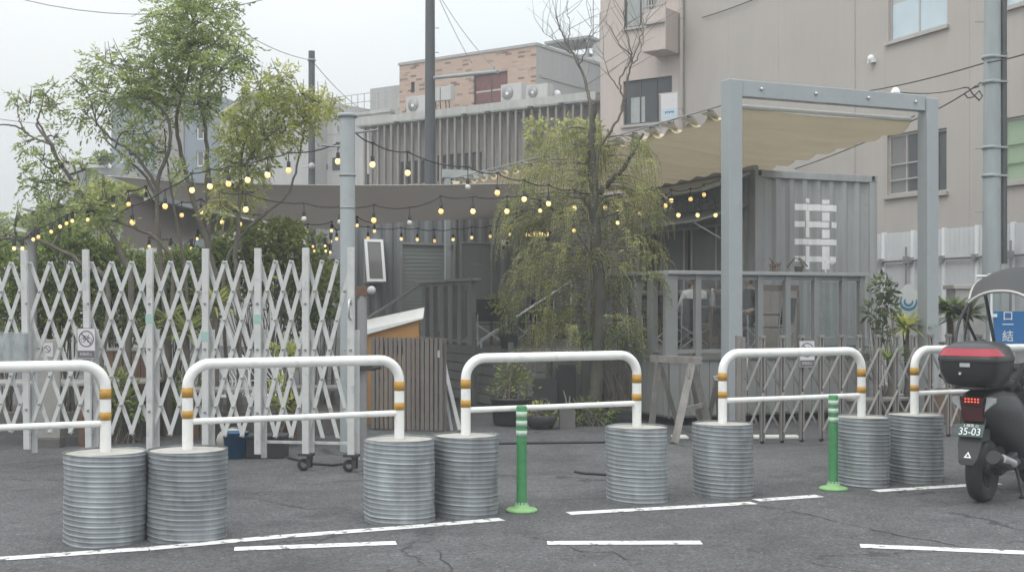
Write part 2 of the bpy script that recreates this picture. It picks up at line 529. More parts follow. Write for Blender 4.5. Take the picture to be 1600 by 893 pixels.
M['woodgrey'] = mat('weathered_timber', (.25, .235, .22), .8, var=.25, vs=7, streak=.25, bump=.3)
M['woodpale'] = mat('pale_driftwood_board', (.33, .27, .235), .8, var=.15, vs=4, streak=.15)
M['slatbrown'] = mat('grey_brown_fence_slat', (.19, .17, .158), .7, var=.15, vs=4, streak=.2)
M['bark'] = mat('bark', (.135, .118, .10), .9, var=.3, vs=12, bump=.6, bs=35)
M['barkdark'] = mat('dark_mossy_bark', (.085, .082, .068), .9, var=.35, vs=9, bump=.6, bs=35)
M['pot'] = mat('dark_planter', (.045, .047, .048), .7, var=.2, vs=6)
M['potgrey'] = mat('grey_planter', (.13, .125, .12), .8, var=.2, vs=6, bump=.2)
M['blue'] = mat('blue_plastic', (.03, .12, .25), .45, var=.1)
M['bluesign'] = mat('blue_printed_cloth', (.02, .14, .36), .6, var=.06)
M['redcloth'] = mat('red_cloth', (.42, .06, .075), .7, var=.08)
M['redlens'] = mat('red_lens', (.32, .015, .035), .15, var=.1)
M['redlit'] = emit('lit_red_lamp', (.9, .12, .07), .9)
M['cream'] = mat('cream_board', (.62, .62, .58), .6, var=.05)
M['surf'] = mat('white_surfboard_resin', (.60, .62, .62), .35, var=.06)
M['surfblue'] = mat('blue_surfboard_print', (.06, .22, .33), .4, var=.1)
M['signgrey'] = mat('dark_grey_sign_print', (.13, .12, .13), .6)
M['signwhite'] = mat('white_sign_face', (.62, .60, .62), .5, var=.04)
M['platedark'] = mat('dark_green_number_plate', (.03, .065, .06), .45)
M['mint'] = mat('mint_tape', (.32, .47, .43), .6)
M['acrylic'] = clear('clear_acrylic_sheet', (.22, .24, .24), .04, .06)
M['plastic'] = clear('clear_plastic_box', (.6, .62, .62), .08, .22)
M['vinyl'] = clear('clear_vinyl_sheet', (.55, .56, .57), .08, .5)
M['bulb'] = emit('warm_lit_bulb', (1.0, .74, .34), 1.05)
M['bulb2'] = emit('dimmer_warm_lit_bulb', (1.0, .66, .25), .8)
M['bulboff'] = mat('frosted_unlit_bulb', (.62, .60, .54), .2)
M['signlit'] = emit('warm_lit_letters', (1.0, .72, .30), 1.1)
M['skin'] = mat('skin', (.40, .25, .18), .55, var=.06)
M['hair'] = mat('black_hair', (.02, .018, .017), .6)
M['shirt'] = mat('white_shirt', (.68, .69, .70), .8, var=.05)
M['darkshirt'] = mat('charcoal_shirt', (.035, .037, .042), .85)
M['trouser'] = mat('dark_trousers', (.035, .036, .045), .85)
M['soil'] = mat('soil', (.06, .05, .042), .95, var=.3, vs=9, bump=.4)
LEAF_ASH = [leafmat('fresh_leaf', (0.415, 0.470, 0.180)), leafmat('mid_leaf', (0.269, 0.331, 0.131)), leafmat('deep_leaf', (0.169, 0.220, 0.096))]
LEAF_YEL = [leafmat('yellow_green_leaf', (0.507, 0.506, 0.158)), leafmat('olive_leaf', (0.354, 0.390, 0.124)), leafmat('dark_olive_leaf', (0.215, 0.257, 0.089))]
LEAF_HEDGE = [leafmat('hedge_leaf_light', (0.355, 0.415, 0.132)), leafmat('hedge_leaf', (0.207, 0.274, 0.097)), leafmat('hedge_leaf_dark', (0.119, 0.161, 0.071))]
LEAF_WILLOW = [leafmat('willow_leaf_light', (0.550, 0.529, 0.207)), leafmat('willow_leaf', (0.384, 0.405, 0.158)), leafmat('willow_leaf_dark', (0.215, 0.257, 0.103))]
LEAF_DARK = [leafmat('glossy_leaf', (0.225, 0.273, 0.130)), leafmat('glossy_leaf_dark', (0.120, 0.163, 0.082)), leafmat('glossy_leaf_deep', (0.078, 0.103, 0.056))]

# grid of the yard: ex along the rails and the deck front, ey away from the road
GA = R(23.0)
EX = Vector((math.cos(GA), math.sin(GA), 0)); EY = Vector((-math.sin(GA), math.cos(GA), 0)); EZ = Vector((0, 0, 1))

# ------------------------------------------------------------------ setting: ground and road markings
mb = MB()
mb.quad((-150, -25, 0), (150, -25, 0), (150, 200, 0), (-150, 200, 0))
struct(build('ground', mb, M['asphalt'], origin=(0, 0, 0)))

def line(name, pts, wd):
    mb = MB()
    for a, b in zip(pts[:-1], pts[1:]):
        a, b = G(*a), G(*b)
        d = (b - a).normalized(); s = Vector((-d.y, d.x, 0)) * wd / 2
        mb.quad(a - s + EZ * .004, b - s + EZ * .004, b + s + EZ * .004, a + s + EZ * .004)
    o = build(name, mb, M['paint'])
    return struct(o)
line('road_line', [(-60, 877), (215, 858), (232, 857), (440, 838)], .125)
line('road_line', [(441, 838), (628, 824), (784, 811)], .125)
line('road_line', [(366, 857.5), (619, 848)], .125)
line('road_line', [(888, 802), (1085, 791), (1178, 785.5)], .125)
line('road_line', [(1181, 781.5), (1281, 774.5)], .125)
line('road_line', [(855, 848), (1096, 847.5)], .125)
line('road_line', [(1367, 767), (1560, 755)], .125)
line('road_line', [(1344, 852.5), (1620, 864)], .125)

def crack(pts, wd):
    mb = MB(); q = []
    for a, b in zip(pts[:-1], pts[1:]):
        a, b = G(*a), G(*b); L = (b - a).length; n = max(3, int(L / .09))
        for i in range(n): q.append(a.lerp(b, i / n) + V(rng.normal() * .016, rng.normal() * .022, 0))
    q.append(G(*pts[-1]))
    ws = [wd * .6 * rng.uniform(.1, 1) for _ in q]; ws[0] = ws[-1] = .001
    for i in range(len(q) - 1):
        d = (q[i + 1] - q[i]).normalized(); sd = V(-d.y, d.x, 0)
        mb.quad(q[i] - sd * ws[i] + EZ * .0035, q[i] + sd * ws[i] + EZ * .0035, q[i + 1] + sd * ws[i + 1] + EZ * .0035, q[i + 1] - sd * ws[i + 1] + EZ * .0035)
    return struct(build('road_crack', mb, M['crack']))
M['crack'] = mat('dark_crack', (.036, .036, .037), .95)
crack([(1180, 789), (1235, 797), (1300, 812), (1420, 838), (1530, 858)], .016)
crack([(440, 757), (500, 754), (568, 749)], .016)
crack([(780, 743), (840, 742), (900, 738), (944, 741)], .013)
crack([(683, 858), (696, 872), (706, 893)], .014)
crack([(885, 851), (915, 863), (958, 861), (985, 876)], .013)
crack([(560, 742), (600, 730)], .012)
crack([(1080, 748), (1150, 742), (1260, 744)], .010)
crack([(0, 770), (60, 763), (100, 768)], .012)
# ------------------------------------------------------------------ large structure: buildings
def solve(px, o, d):
    """distance along a wall (origin o, direction d) at which it meets the sight line of column px"""
    k = (px - W0 / 2) / F
    return (k * o.y - o.x) / (d.x - k * d.y)
def zat(py, y): return CAMZ - (py - HOR) / F * y

def wall(mb, x0, x1, z0, z1, ops, y=0.0, rev=.12):
    """a wall face in the plane y, cut round its openings, with reveals"""
    xs = sorted({x0, x1, *[v for o in ops for v in (o[0], o[1]) if x0 < v < x1]})
    zs = sorted({z0, z1, *[v for o in ops for v in (o[2], o[3]) if z0 < v < z1]})
    for a, b in zip(xs[:-1], xs[1:]):
        for c, d in zip(zs[:-1], zs[1:]):
            mx_, mz_ = (a + b) / 2, (c + d) / 2
            if any(o[0] < mx_ < o[1] and o[2] < mz_ < o[3] for o in ops): continue
            mb.quad((a, y, c), (b, y, c), (b, y, d), (a, y, d))
    for a, b, c, d in ops:
        mb.quad((a, y, c), (a, y + rev, c), (a, y + rev, d), (a, y, d))
        mb.quad((b, y, c), (b, y, d), (b, y + rev, d), (b, y + rev, c))
        mb.quad((a, y, d), (a, y + rev, d), (b, y + rev, d), (b, y, d))
        mb.quad((a, y, c), (b, y, c), (b, y + rev, c), (a, y + rev, c))
    return mb

def window(parent, a, b, c, d, y=.0, mf=None, panes=None, rev=.12, sill=True, fw=.05, mull=1, split=None):
    """frame filling an opening; panes: list of (x0,x1,z0,z1,material) in 0..1"""
    mf = mf or M['frame']
    mb = MB()
    yy = y + rev - .06
    mb.box(a, a + fw, yy, yy + .05, c, d); mb.box(b - fw, b, yy, yy + .05, c, d)
    mb.box(a + fw, b - fw, yy, yy + .05, c, c + fw); mb.box(a + fw, b - fw, yy, yy + .05, d - fw, d)
    for i in range(1, mull + 1):
        xm = a + (b - a) * i / (mull + 1)
        mb.box(xm - fw * .4, xm + fw * .4, yy + .004, yy + .046, c + fw, d - fw)
    w_ = build('window', mb, mf, parent)
    panes = panes or [(0, 1, 0, 1, M['glass'])]
    for p in panes:
        g = MB()
        g.box(a + fw * .5 + (b - a - fw) * p[0], a + fw * .5 + (b - a - fw) * p[1], yy + .02, yy + .03,
              c + fw * .5 + (d - c - fw) * p[2], c + fw * .5 + (d - c - fw) * p[3])
        build('pane', g, p[4], w_)
    if sill:
        s = MB(); s.box(a - .06, b + .06, y - .07, y + .02, c - .075, c - .003)
        build('sill', s, M['frame'], w_)
    return w_

# --- the big taupe building on the right
C6 = V(4.75, 33.6, 0); D6 = V(.3907, -.9205, 0)
A6 = math.atan2(D6.y, D6.x)
def u6(px): return solve(px, C6, D6)
def z6(px, py): return zat(py, (C6 + D6 * u6(px)).y)
B6 = thing('office_building', 'large taupe rendered building with aluminium windows behind the grey container', 'building', C6, A6)
ops = [(u6(1388), u6(1480), z6(1388, 66), z6(1388, -70)),
       (u6(1386), u6(1441), z6(1388, 306), z6(1388, 212)),
       (u6(1459), u6(1479), z6(1470, 300), z6(1470, 201)),
       (u6(1566), u6(1680), z6(1566, 286), z6(1566, 186)),
       (u6(1566), u6(1680), z6(1566, 14), z6(1566, -90))]
mb = MB()
uj = u6(1335)
wall(mb, 0, 15.5, 0, 14, ops)
mb.box(0, 15.5, .13, 9, 13.9, 14.0)
mb.quad((15.5, 0, 0), (15.5, 9, 0), (15.5, 9, 14), (15.5, 0, 14)); mb.quad((0, 9, 0), (0, 0, 0), (0, 0, 14), (0, 9, 14))
build('wall', mb, M['taupe'], B6)
mb = MB(); mb.box(uj - .03, uj + .03, -.02, -.001, 0, 13.9)
for q in (u6(1385) - .05, u6(1480) + .6, 2.2, 4.4):
    mb.box(q - .006, q + .006, -.004, -.001, 0, 13.9)
build('joint_strip', mb, M['taupe'], B6)
window(B6, *ops[0], panes=[(0, 1, 0, .42, M['glassblue']), (0, 1, .42, 1, M['glasspale'])])
window(B6, *ops[1], panes=[(0, .55, 0, 1, M['glassgrey']), (.55, 1, 0, 1, M['glass'])], mull=1)
window(B6, *ops[2], mull=0)
window(B6, *ops[3], panes=[(0, 1, 0, 1, M['glassgreen'])], mull=1)
window(B6, *ops[4], panes=[(0, 1, 0, 1, M['glassblue'])])
w_ = MB()
za = ops[1][2] + .3
for k in (0, .33): w_.box(ops[1][0] + .05, ops[1][1] - .05, .035, .055, za + k, za + k + .03)
build('guard_bar', w_, M['frame'], B6)
w_ = MB()
for k in (.35, .7): w_.box(ops[3][0] + .06, ops[3][1] - .06, .03, .055, ops[3][2] + k, ops[3][2] + k + .035)
build('guard_bar', w_, M['glassgreen'], B6)
def vent(px, py):
    b_ = MB(); x, z = u6(px), z6(px, py)
    b_.ball((x, -.07, z), .085, 10, 6, (1, .9, 1)); b_.box(x - .085, x + .085, -.1, -.001, z - .09, z)
    build('vent_hood', b_, M['whiteflat'], B6)
vent(1365, 92)

# --- the pinkish apartment block beside it
D5 = V(.8192, -.5736, 0); A5 = math.atan2(D5.y, D5.x)
L5 = 2.68
O5 = C6 - D5 * L5
def u5(px): return solve(px, O5, D5)
def z5(px, py): return zat(py, (O5 + D5 * u5(px)).y)
B5 = thing('apartment_block', 'pinkish rendered apartment block with dark windows and a small balcony', 'building', O5, A5)
o5 = [(u5(975), u5(1024), z5(980, 44), z5(980, -40)), (u5(974), u5(1050), z5(975, 196), z5(1010, 123))]
mb = MB(); wall(mb, 0, L5, 0, 14, o5)
mb.quad((0, 6, 0), (0, 0, 0), (0, 0, 14), (0, 6, 14)); mb.box(0, L5 - .01, .2, 6, 13.9, 14); mb.quad((L5, .13, 0), (L5, 6, 0), (L5, 6, 14), (L5, .13, 14))
build('wall', mb, M['pink'], B5)
window(B5, *o5[0], mf=M['framedark'], panes=[(0, .72, 0, 1, M['curtainp']), (.72, 1, 0, 1, M['glass'])], mull=1)
window(B5, *o5[1], mf=M['framedark'], panes=[(0, .12, 0, 1, M['glass']), (.12, .42, 0, .62, M['curtainp']), (.12, .42, .62, 1, M['glass']), (.42, 1, 0, 1, M['glass'])], mull=2)
# balcony
bx0, bx1 = u5(1026), L5 - .12
bz0, bz1 = z5(1040, 88), z5(1040, 24)
mb = MB(); mb.box(bx0, bx1, -.85, -.003, bz0, bz1)
bal = build('balcony', mb, M['pink'], B5, bev=.01)
mb = MB(); mb.box(bx0 + .12, bx1 - .02, -.95, -.84, bz1 - .42, bz1 - .36); build('ledge', mb, M['frame'], bal)
mb = MB()
for k in range(9): x = bx0 + .03 + k * (bx1 - bx0 - .06) / 8; mb.box(x - .012, x + .012, -.84, -.815, bz1, bz1 + .95)
mb.box(bx0, bx1, -.85, -.80, bz1 + .95, bz1 + .99); mb.box(bx0, bx1, -.85, -.80, bz1 + .08, bz1 + .11)
build('railing', mb, M['frame'], bal)
mb = MB(); mb.tube([(L5 - .03, -.08, 0), (L5 - .03, -.08, 13.8)], .055, 10)
for z in (2, 4.5, 7, 9.5, 12): mb.tube([(L5 - .03, -.08, z), (L5 - .03, -.08, z + .05)], .07, 10)
build('downpipe', mb, M['taupe'], B5)
# small advertising board on the flat in front of the lower window
p = P(1046, 168, 32.6)
t = thing('notice_board', 'small white and blue hanging board in front of the pinkish block', 'sign', p - EZ * .33, A5)
mb = MB(); mb.box(-.25, .25, -.015, .015, -.02, .70); build('face', mb, M['signwhite'], t)
mb = MB()
for k in range(3): mb.box(-.245, .245, -.019, -.016, .02 + k * .1, .105 + k * .1)
build('blue_band', mb, M['glassblue'], t)
mb = MB()
for k in range(5): mb.box(-.12 + k * .055, -.08 + k * .055, -.022, -.0195, .17 + (k % 2) * .02, .23)
build('lettering', mb, M['bluesign'], t)
mb = MB(); mb.box(-.33, .27, .016, .05, .70, .74); mb.box(-.31, -.28, .016, .05, -1.4, .70); build('pole', mb, M['frame'], t)
# --- slatted low building
O3 = V(2.61, 36, 0) - D5 * 9.1
B3 = thing('slatted_building', 'low grey building clad in vertical brown battens with a pale flat roof edge', 'building', O3, A5)
zt = 7.55
wo = [(9.1 - 7.75, 9.1 - 6.6, 5.0, 6.35), (9.1 - 6.15, 9.1 - 4.35, 4.9, 6.45)]
mb = MB(); wall(mb, 0, 9.1, 0, zt, wo); mb.quad((0, 5, 0), (0, 0, 0), (0, 0, zt), (0, 5, zt)); mb.quad((9.1, 0, 0), (9.1, 5, 0), (9.1, 5, zt), (9.1, 0, zt))
build('wall', mb, M['slatwall'], B3)
mb = MB(); mb.box(-.15, 9.2, -.45, 5, zt + .02, zt + .24); mb.box(-.17, 9.22, -.47, -.42, zt + .06, zt + .30)
build('roof', mb, M['roofedge'], B3)
for o in wo: window(B3, *o, mf=M['framedark'], mull=2, sill=False, panes=[(0, 1, 0, 1, M['glass'])])
mb = MB()
for k in range(31): x = .1 + k * .295; mb.box(x, x + .07, -.40, -.30, 3.2, zt)
mb.box(0, 9.1, -.29, -.24, 5.5, 5.56)
build('battens', mb, M['slat'], B3)
for x in (1.6, 4.4, 5.3, 6.9, 8.0): mb = MB(); mb.box(x, x + .12, -.60, -.47, zt - .02, zt + .05); build('bracket', mb, M['darkpipe'], B3)
# --- brick building
O4 = V(.84, 42, 0) - D5 * 6.17
B4 = thing('brick_building', 'salmon brick building with a grey side wall and a red curtained window', 'building', O4, A5)
def u4(px): return solve(px, O4, D5)
zb = 10.55
def z4(px, py): return zat(py, (O4 + D5 * u4(px)).y)
o4 = [(u4(740), u4(793), z4(765, 178), z4(765, 114)), (u4(642), u4(648), z4(645, 145), z4(645, 128))]
mb = MB(); wall(mb, 0, 6.17, 0, zb, o4); build('brick_face', mb, M['brick'], B4)
mb = MB(); mb.quad((6.17, 0, 0), (6.17, 6.5, 0), (6.17, 6.5, zb), (6.17, 0, zb)); mb.quad((0, 6.5, 0), (0, 0, 0), (0, 0, zb), (0, 6.5, zb)); mb.box(.01, 6.16, .3, 6.5, zb - .2, zb - .1)
build('side_wall', mb, M['grey'], B4)
mb = MB(); mb.box(-.04, 6.21, -.04, .2, zb + .002, zb + .1); mb.box(6.0, 6.21, .205, 6.5, zb + .002, zb + .1); mb.box(6.172, 6.2, .2, 6.5, zb - 1.05, zb - .95)
build('coping', mb, M['grey'], B4)
window(B4, *o4[0], mf=M['framedark'], mull=1, sill=False, panes=[(0, 1, 0, .56, M['curtain']), (0, 1, .60, 1, M['curtain']), (0, 1, .56, .60, M['frame'])])
window(B4, *o4[1], mf=M['framedark'], mull=0, sill=False, fw=.02)
for y in (1.2, 3.4): mb = MB(); mb.ball((6.25, y, zb - 1.5), .13, 10, 6); build('vent_hood', mb, M['whiteflat'], B4)

def aircon(px, py, Y, wd, ht, label, stack=1):
    p = P(px, py, Y)
    t = thing('air_conditioner', label, 'air conditioner', p, A5, 'air conditioner units on the roof')
    for k in range(stack):
        z = k * ht
        mb = MB(); mb.box(-wd / 2, wd / 2, -.16, .16, z + .05, z + ht); b = build('casing', mb, M['palegrey'], t, bev=.015)
        mb = MB(); mb.lathe([(.02, 0), (ht * .36, 0), (ht * .36, .02), (.02, .02)], (-wd * .17, -.165, z + ht * .52), 20, Matrix.Rotation(R(90), 3, 'X'))
        g = build('fan_grille', mb, M['panelgrey'], b)
        mb = MB(); mb.lathe([(.001, 0), (ht * .1, 0), (ht * .1, .012)], (-wd * .17, -.19, z + ht * .52), 12, Matrix.Rotation(R(90), 3, 'X')); build('fan_hub', mb, M['whiteflat'], b)
    mb = MB()
    for x in (-wd * .35, wd * .35): mb.box(x - .03, x + .03, -.18, .18, -.12, .05)
    build('foot', mb, M['panelgrey'], t)
aircon(656, 179, 42.0, .95, .62, 'pale twin fan unit at the left end of the low roof', 1)
aircon(803, 161, 40.5, .85, .62, 'pale fan unit right beside the red curtained window', 1)
aircon(843, 157, 39.5, .85, .5, 'pale fan unit in front of the brick building corner', 1)
t = thing('meter_cabinet', 'pale twin electrical cabinets with hanging cables on the brick building', 'cabinet', P(691, 158, 43.0) , A5)
for x in (-.25, .25): mb = MB(); mb.box(x - .23, x + .23, -.12, .12, 0, .5); build('casing', mb, M['palegrey'], t, bev=.015)
mb = MB()
for k, x in enumerate((-.3, -.1, .15, .3)): mb.tube([(x, 0, .01), (x + .03, 0, -.3), (x, 0, -.6)], .018, 6)
build('cable', mb, M['wire'], t)

# --- rooftop and balcony of the grey block behind
t = thing('rear_block', 'grey concrete block with rooftop frames and a jutting balcony behind the brick building', 'building', P(905, 150, 48) * 1.0, A5)
t.location.z = 0; WM[t.name] = Matrix.Translation(t.location) @ Matrix.Rotation(A5, 4, 'Z')
def zz(py, Y=48): return zat(py, Y)
mb = MB(); mb.box(-.4, 2.6, 0, 5, 0, zz(122)); build('wall', mb, M['grey'], t)
mb = MB(); mb.box(-.3, 2.7, -1.3, -.003, zz(118), zz(104)); build('balcony', mb, M['palegrey'], t)
mb = MB(); mb.box(-.2, .9, -.7, .4, zz(104) + .003, zz(92)); mb.box(1.1, 1.5, -.8, -.4, zz(104) + .003, zz(78)); build('rooftop_unit', mb, M['grey'], t)
mb = MB()
for x in (-.9, .95): mb.box(x, x + .08, -1.0, -.92, zz(104), zz(72)); mb.box(x, x + .08, .5, .58, zz(104), zz(72))
mb.box(-.95, 1.08, -1.05, .62, zz(72), zz(68))
build('rooftop_frame', mb, M['panelgrey'], t)
mb = MB()
for x, h in ((.95, 2.0), (1.25, 1.2)): mb.tube([(x, -.5, zz(80)), (x, -.5, zz(80) + h)], .02, 6)
for k in range(4): mb.bar((.75, -.5, zz(60) + k * .3), (1.15, -.5, zz(60) + k * .3), .015, .015)
build('antenna', mb, M['panelgrey'], t)

# --- pale grey building left of the slatted one
O2 = V(-4.4, 44, 0) - D5 * 9.5
t = thing('pale_grey_building', 'pale grey flat roofed building with rooftop box and railings behind the grey post', 'building', O2, A5)
def u2(px): return solve(px, O2, D5)
def z2(px, py): return zat(py, (O2 + D5 * u2(px)).y)
B2 = t
zr = z2(600, 176)
mb = MB(); wall(mb, u2(470), 9.5, 0, zr, [(u2(570), u2(592), 3.9, 6.4)]); wx = u2(470)
mb.quad((wx, 7, 0), (wx, 0, 0), (wx, 0, zr), (wx, 7, zr)); mb.quad((9.5, 0, 0), (9.5, 7, 0), (9.5, 7, zr), (9.5, 0, zr)); mb.box(wx + .01, 9.49, .2, 7, zr - .2, zr - .1)
build('wall', mb, M['palegrey'], t)
mb = MB(); mb.box(wx - .05, 9.55, -.06, .2, zr + .002, zr + .12); build('coping', mb, M['roofedge'], t)
mb = MB(); mb.box(u2(517), u2(597), 2.2, 4.6, zr - .1, zr + 1.45); pb = build('rooftop_box', mb, M['grey'], t)
mb = MB(); mb.box(u2(562), u2(572), 2.14, 2.199, zr + .55, zr + .95); build('window', mb, M['frame'], pb)
mb = MB(); mb.lathe([(.001, 0), (.16, .02), (.18, .08)], (u2(590), 2.1, zr + .75), 14, Matrix.Rotation(R(70), 3, 'X')); build('dish', mb, M['whiteflat'], pb)
mb = MB()
for k in range(14):
    x = wx + .3 + k * (9.4 - wx - .3) / 13; mb.box(x - .012, x + .012, .1, .124, zr + .12, zr + .8)
for q in (.8, .5): mb.box(wx + .28, 9.42, .1, .125, zr + q, zr + q + .025)
build('railing', mb, M['roofedge'], t)
mb = MB(); mb.box(u2(570), u2(592), .13, .15, 3.9, 6.4); rc = build('recess_back', mb, M['framedark'], t)
mb = MB()
for k, z in enumerate((4.2, 4.6, 5.0, 5.4)): mb.box(u2(577) + .02 * k, u2(583) + .02 * k, .09, .128, z, z + .22)
build('letter_plate', mb, M['whiteflat'], t)
mb = MB(); mb.box(u2(577), u2(594), -.55, -.05, z2(585, 203), z2(585, 186)); ac = build('wall_unit', mb, M['palegrey'], t, bev=.01)
for q in ((520, 535, 266, 247), (497, 512, 266, 258)): mb = MB(); mb.box(u2(q[0]), u2(q[1]), -.03, -.003, z2(q[0], q[2]), z2(q[0], q[3])); build('window', mb, M['glass'], t)
mb = MB()
for py in (212, 236, 262): mb.box(wx, u2(540), -.012, -.003, z2(500, py) - .01, z2(500, py) + .01)
build('joint_strip', mb, M['grey'], t)
# sloped-top grey block in front of it, left
O7 = V(-10.4, 47, 0)
t = thing('gabled_building', 'light grey building with a stepped sloping roofline between the trees', 'building', O7, A5)
def u7(px): return solve(px, O7, D5)
def z7(px, py): return zat(py, (O7 + D5 * u7(px)).y)
x0, x1, x2 = u7(343), u7(395), u7(482)
mb = MB(); mb.prism([(x0, 0), (x2, 0), (x2, z7(482, 152)), (x1, z7(395, 150)), (x0, z7(343, 184))], (0, 0, 0), (1, 0, 0), (0, 0, 1), (0, 6, 0))
build('wall', mb, M['palegrey'], t)
mb = MB(); mb.bar((x0, -.05, z7(343, 184) + .05), (x1, -.05, z7(395, 150) + .05), .3, .1); mb.bar((x1, -.05, z7(395, 150) + .05), (x2, -.05, z7(482, 152) + .05), .3, .1); build('roof_edge', mb, M['roofedge'], t)
# blue-grey house
O8 = V(-16.4, 50, 0)
t = thing('siding_house', 'blue grey house with narrow white framed windows behind the tallest tree', 'house', O8, R(-12))
D8 = V(math.cos(R(-12)), math.sin(R(-12)), 0)
def u8(px): return solve(px, O8, D8)
def z8(px, py): return zat(py, (O8 + D8 * u8(px)).y)
wl = [(u8(307), u8(318), z8(312, 218), z8(312, 192)), (u8(307), u8(318), z8(312, 260), z8(312, 236)), (u8(184), u8(192), z8(188, 254), z8(188, 238))]
mb = MB(); a, b = u8(174), u8(341); zh = z8(300, 150)
wall(mb, a, b, 0, zh, wl); mb.quad((a, 7, 0), (a, 0, 0), (a, 0, zh), (a, 7, zh)); mb.quad((b, 0, 0), (b, 7, 0), (b, 7, zh), (b, 0, zh)); mb.box(a + .01, b - .01, .2, 7, zh - .15, zh - .05)
build('wall', mb, M['bluegrey'], t)
for o in wl: window(t, *o, mf=M['whiteflat'], mull=0, sill=False, fw=.05, panes=[(0, 1, 0, 1, M['glassgrey'])])
mb = MB(); mb.box(a - .1, b + .1, -.1, .19, zh + .002, zh + .12); build('roof_edge', mb, M['roofedge'], t)
mb = MB(); mb.box(u8(245), u8(288), -.06, -.003, z8(260, 300), z8(260, 170)); build('dark_cladding', mb, M['slatwall'], t)
# low terrace with glass balustrade far left, and a house behind the pole
t = thing('roof_terrace', 'low grey terrace building with a pale balustrade left of the blue grey house', 'building', V(-16.6, 46, 0), 0)
mb = MB(); mb.box(-.4, 2.4, 0, 5, 0, zat(262, 46)); build('wall', mb, M['grey'], t)
mb = MB(); mb.box(-.35, 1.35, -.04, -.002, zat(262, 46), zat(250, 46)); build('balustrade', mb, M['panel'], t)
mb = MB(); mb.box(.0, .5, -1.0, -.05, 0, zat(266, 46)); build('pillar', mb, M['palegrey'], t)
t = thing('tiled_house', 'grey house with a low tiled roof at the far left behind the gate', 'house', V(-21.5, 48, 0), 0)
mb = MB(); mb.box(-4, 3.2, 0, 6, 0, zat(372, 48)); build('wall', mb, M['palegrey'], t)
mb = MB(); mb.prism([(-4.5, 0), (3.7, 0), (2.9, .75), (-3.7, .75)], (0, -.5, zat(372, 48) + .003), (1, 0, 0), (0, 0, 1), (0, 7, 0)); build('roof', mb, M['grey'], t)
t = thing('low_shed', 'low pale shed with a sloping roof behind the hedge at left', 'shed', V(-11.9, 32, 0), 0)
mb = MB(); mb.box(-2.4, 2.4, 0, 4, 0, zat(392, 32)); build('wall', mb, M['palegrey'], t)
mb = MB(); mb.prism([(-2.7, .55), (2.7, -.28), (2.7, -.18), (-2.7, .65)], (0, -.4, zat(388, 32) + .15), (1, 0, 0), (0, 0, 1), (0, 5, 0)); build('roof', mb, M['cream'], t)

# --- white steel fence in front of the taupe building
OF = C6 + V(-.9205, -.3907, 0) * 1.3
def uf(px): return solve(px, OF, D6)
t = thing('site_fence', 'white steel panel fence along the foot of the taupe building', 'fence', OF, A6)
mb = MB(); zf = 3.0
x = uf(1300); xs = []
while x < 16: xs.append(x); x += .83
for a in xs:
    mb.box(a + .04, a + .79, -.02, .0, .05, zf)
    for q in (.12, .24, .36, .48, .60, .72): mb.box(a + q, a + q + .02, -.026, -.0205, .05, zf)
build('panel', mb, M['panel'], t)
mb = MB()
for a in xs: mb.box(a - .035, a + .035, -.06, .02, 0, zf + .02)
build('upright', mb, M['whiteflat'], t)
mb = MB(); mb.tube([(xs[0], -.09, zf - .55), (16, -.09, zf - .55)], .027, 8); mb.tube([(xs[0], -.09, .9), (16, -.09, .9)], .027, 8)
for a in xs: mb.box(a - .05, a + .05, -.13, -.05, zf - .6, zf - .5)
build('rail', mb, M['panelgrey'], t)
for px in (1426, 1590):
    a = uf(px); mb = MB(); mb.tube([(a, -.16, 0), (a, -.16, zf - .3)], .022, 8); mb.box(a - .045, a + .045, -.20, -.12, zf - .62, zf - .48)
    build('prop', mb, M['panelgrey'], t)

# ------------------------------------------------------------------ containers
def corr(mb, x0, x1, z0, z1, y, n, dep=.036, inward=1):
    """corrugated sheet in the plane y; profile runs along x"""
    pts = []
    w_ = (x1 - x0) / n
    for i in range(n):
        a = x0 + i * w_
        pts += [(a, 0), (a + w_ * .28, 0), (a + w_ * .5, dep), (a + w_ * .78, dep)]
    pts.append((x1, 0))
    for (xa, ya), (xb, yb) in zip(pts[:-1], pts[1:]):
        mb.quad((xa, y + ya * inward, z0), (xb, y + yb * inward, z0), (xb, y + yb * inward, z1), (xa, y + ya * inward, z1))

ZD = .91                         # deck level
CO = V(3.9, 19.5, ZD)            # near left corner of the grey container
CW, CL, CH = 2.44, 6.06, 2.85
t = thing('shipping_container', 'grey shipping container with white grid logo on its corrugated end, beyond the deck railing', 'container', CO, GA)
K1 = t
pw = .16
mb = MB()
for x in (0, CW - pw):
    for y in (0, CL - pw): mb.box(x, x + pw, y, y + pw, .0, CH)
mb.box(pw, CW - pw, 0, .1, CH - .12, CH - .002); mb.box(pw, CW - pw, 0, .1, 0, .15)
mb.box(pw, CW - pw, CL - .1, CL, CH - .12, CH - .002); mb.box(pw, CW - pw, CL - .1, CL, 0, .15)
for x in (0, CW - .1): mb.box(x, x + .1, pw, CL - pw, CH - .1, CH - .002); mb.box(x, x + .1, pw, CL - pw, 0, .15)
build('frame', mb, M['cont'], t, bev=.008)
for x in (-.004, CW - .176):
    for z in (-.004, CH - .115):
        mb = MB(); mb.box(x, x + .18, -.006, .17, z, z + .12); cc = build('corner_casting', mb, M['cont'], t, bev=.012)
        if z < 1: continue
        mb = MB(); mb.lathe([(.001, 0), (.035, 0), (.035, .004)], (x + .09, -.007, CH - .055), 14, Matrix.Rotation(R(90), 3, 'X') @ Matrix.Diagonal((1, 1.3, 1)).to_3x3()); build('casting_hole', mb, M['blackmat'], cc)
mb = MB(); corr(mb, pw, CW - pw, .15, CH - .12, .03, 8, .045)
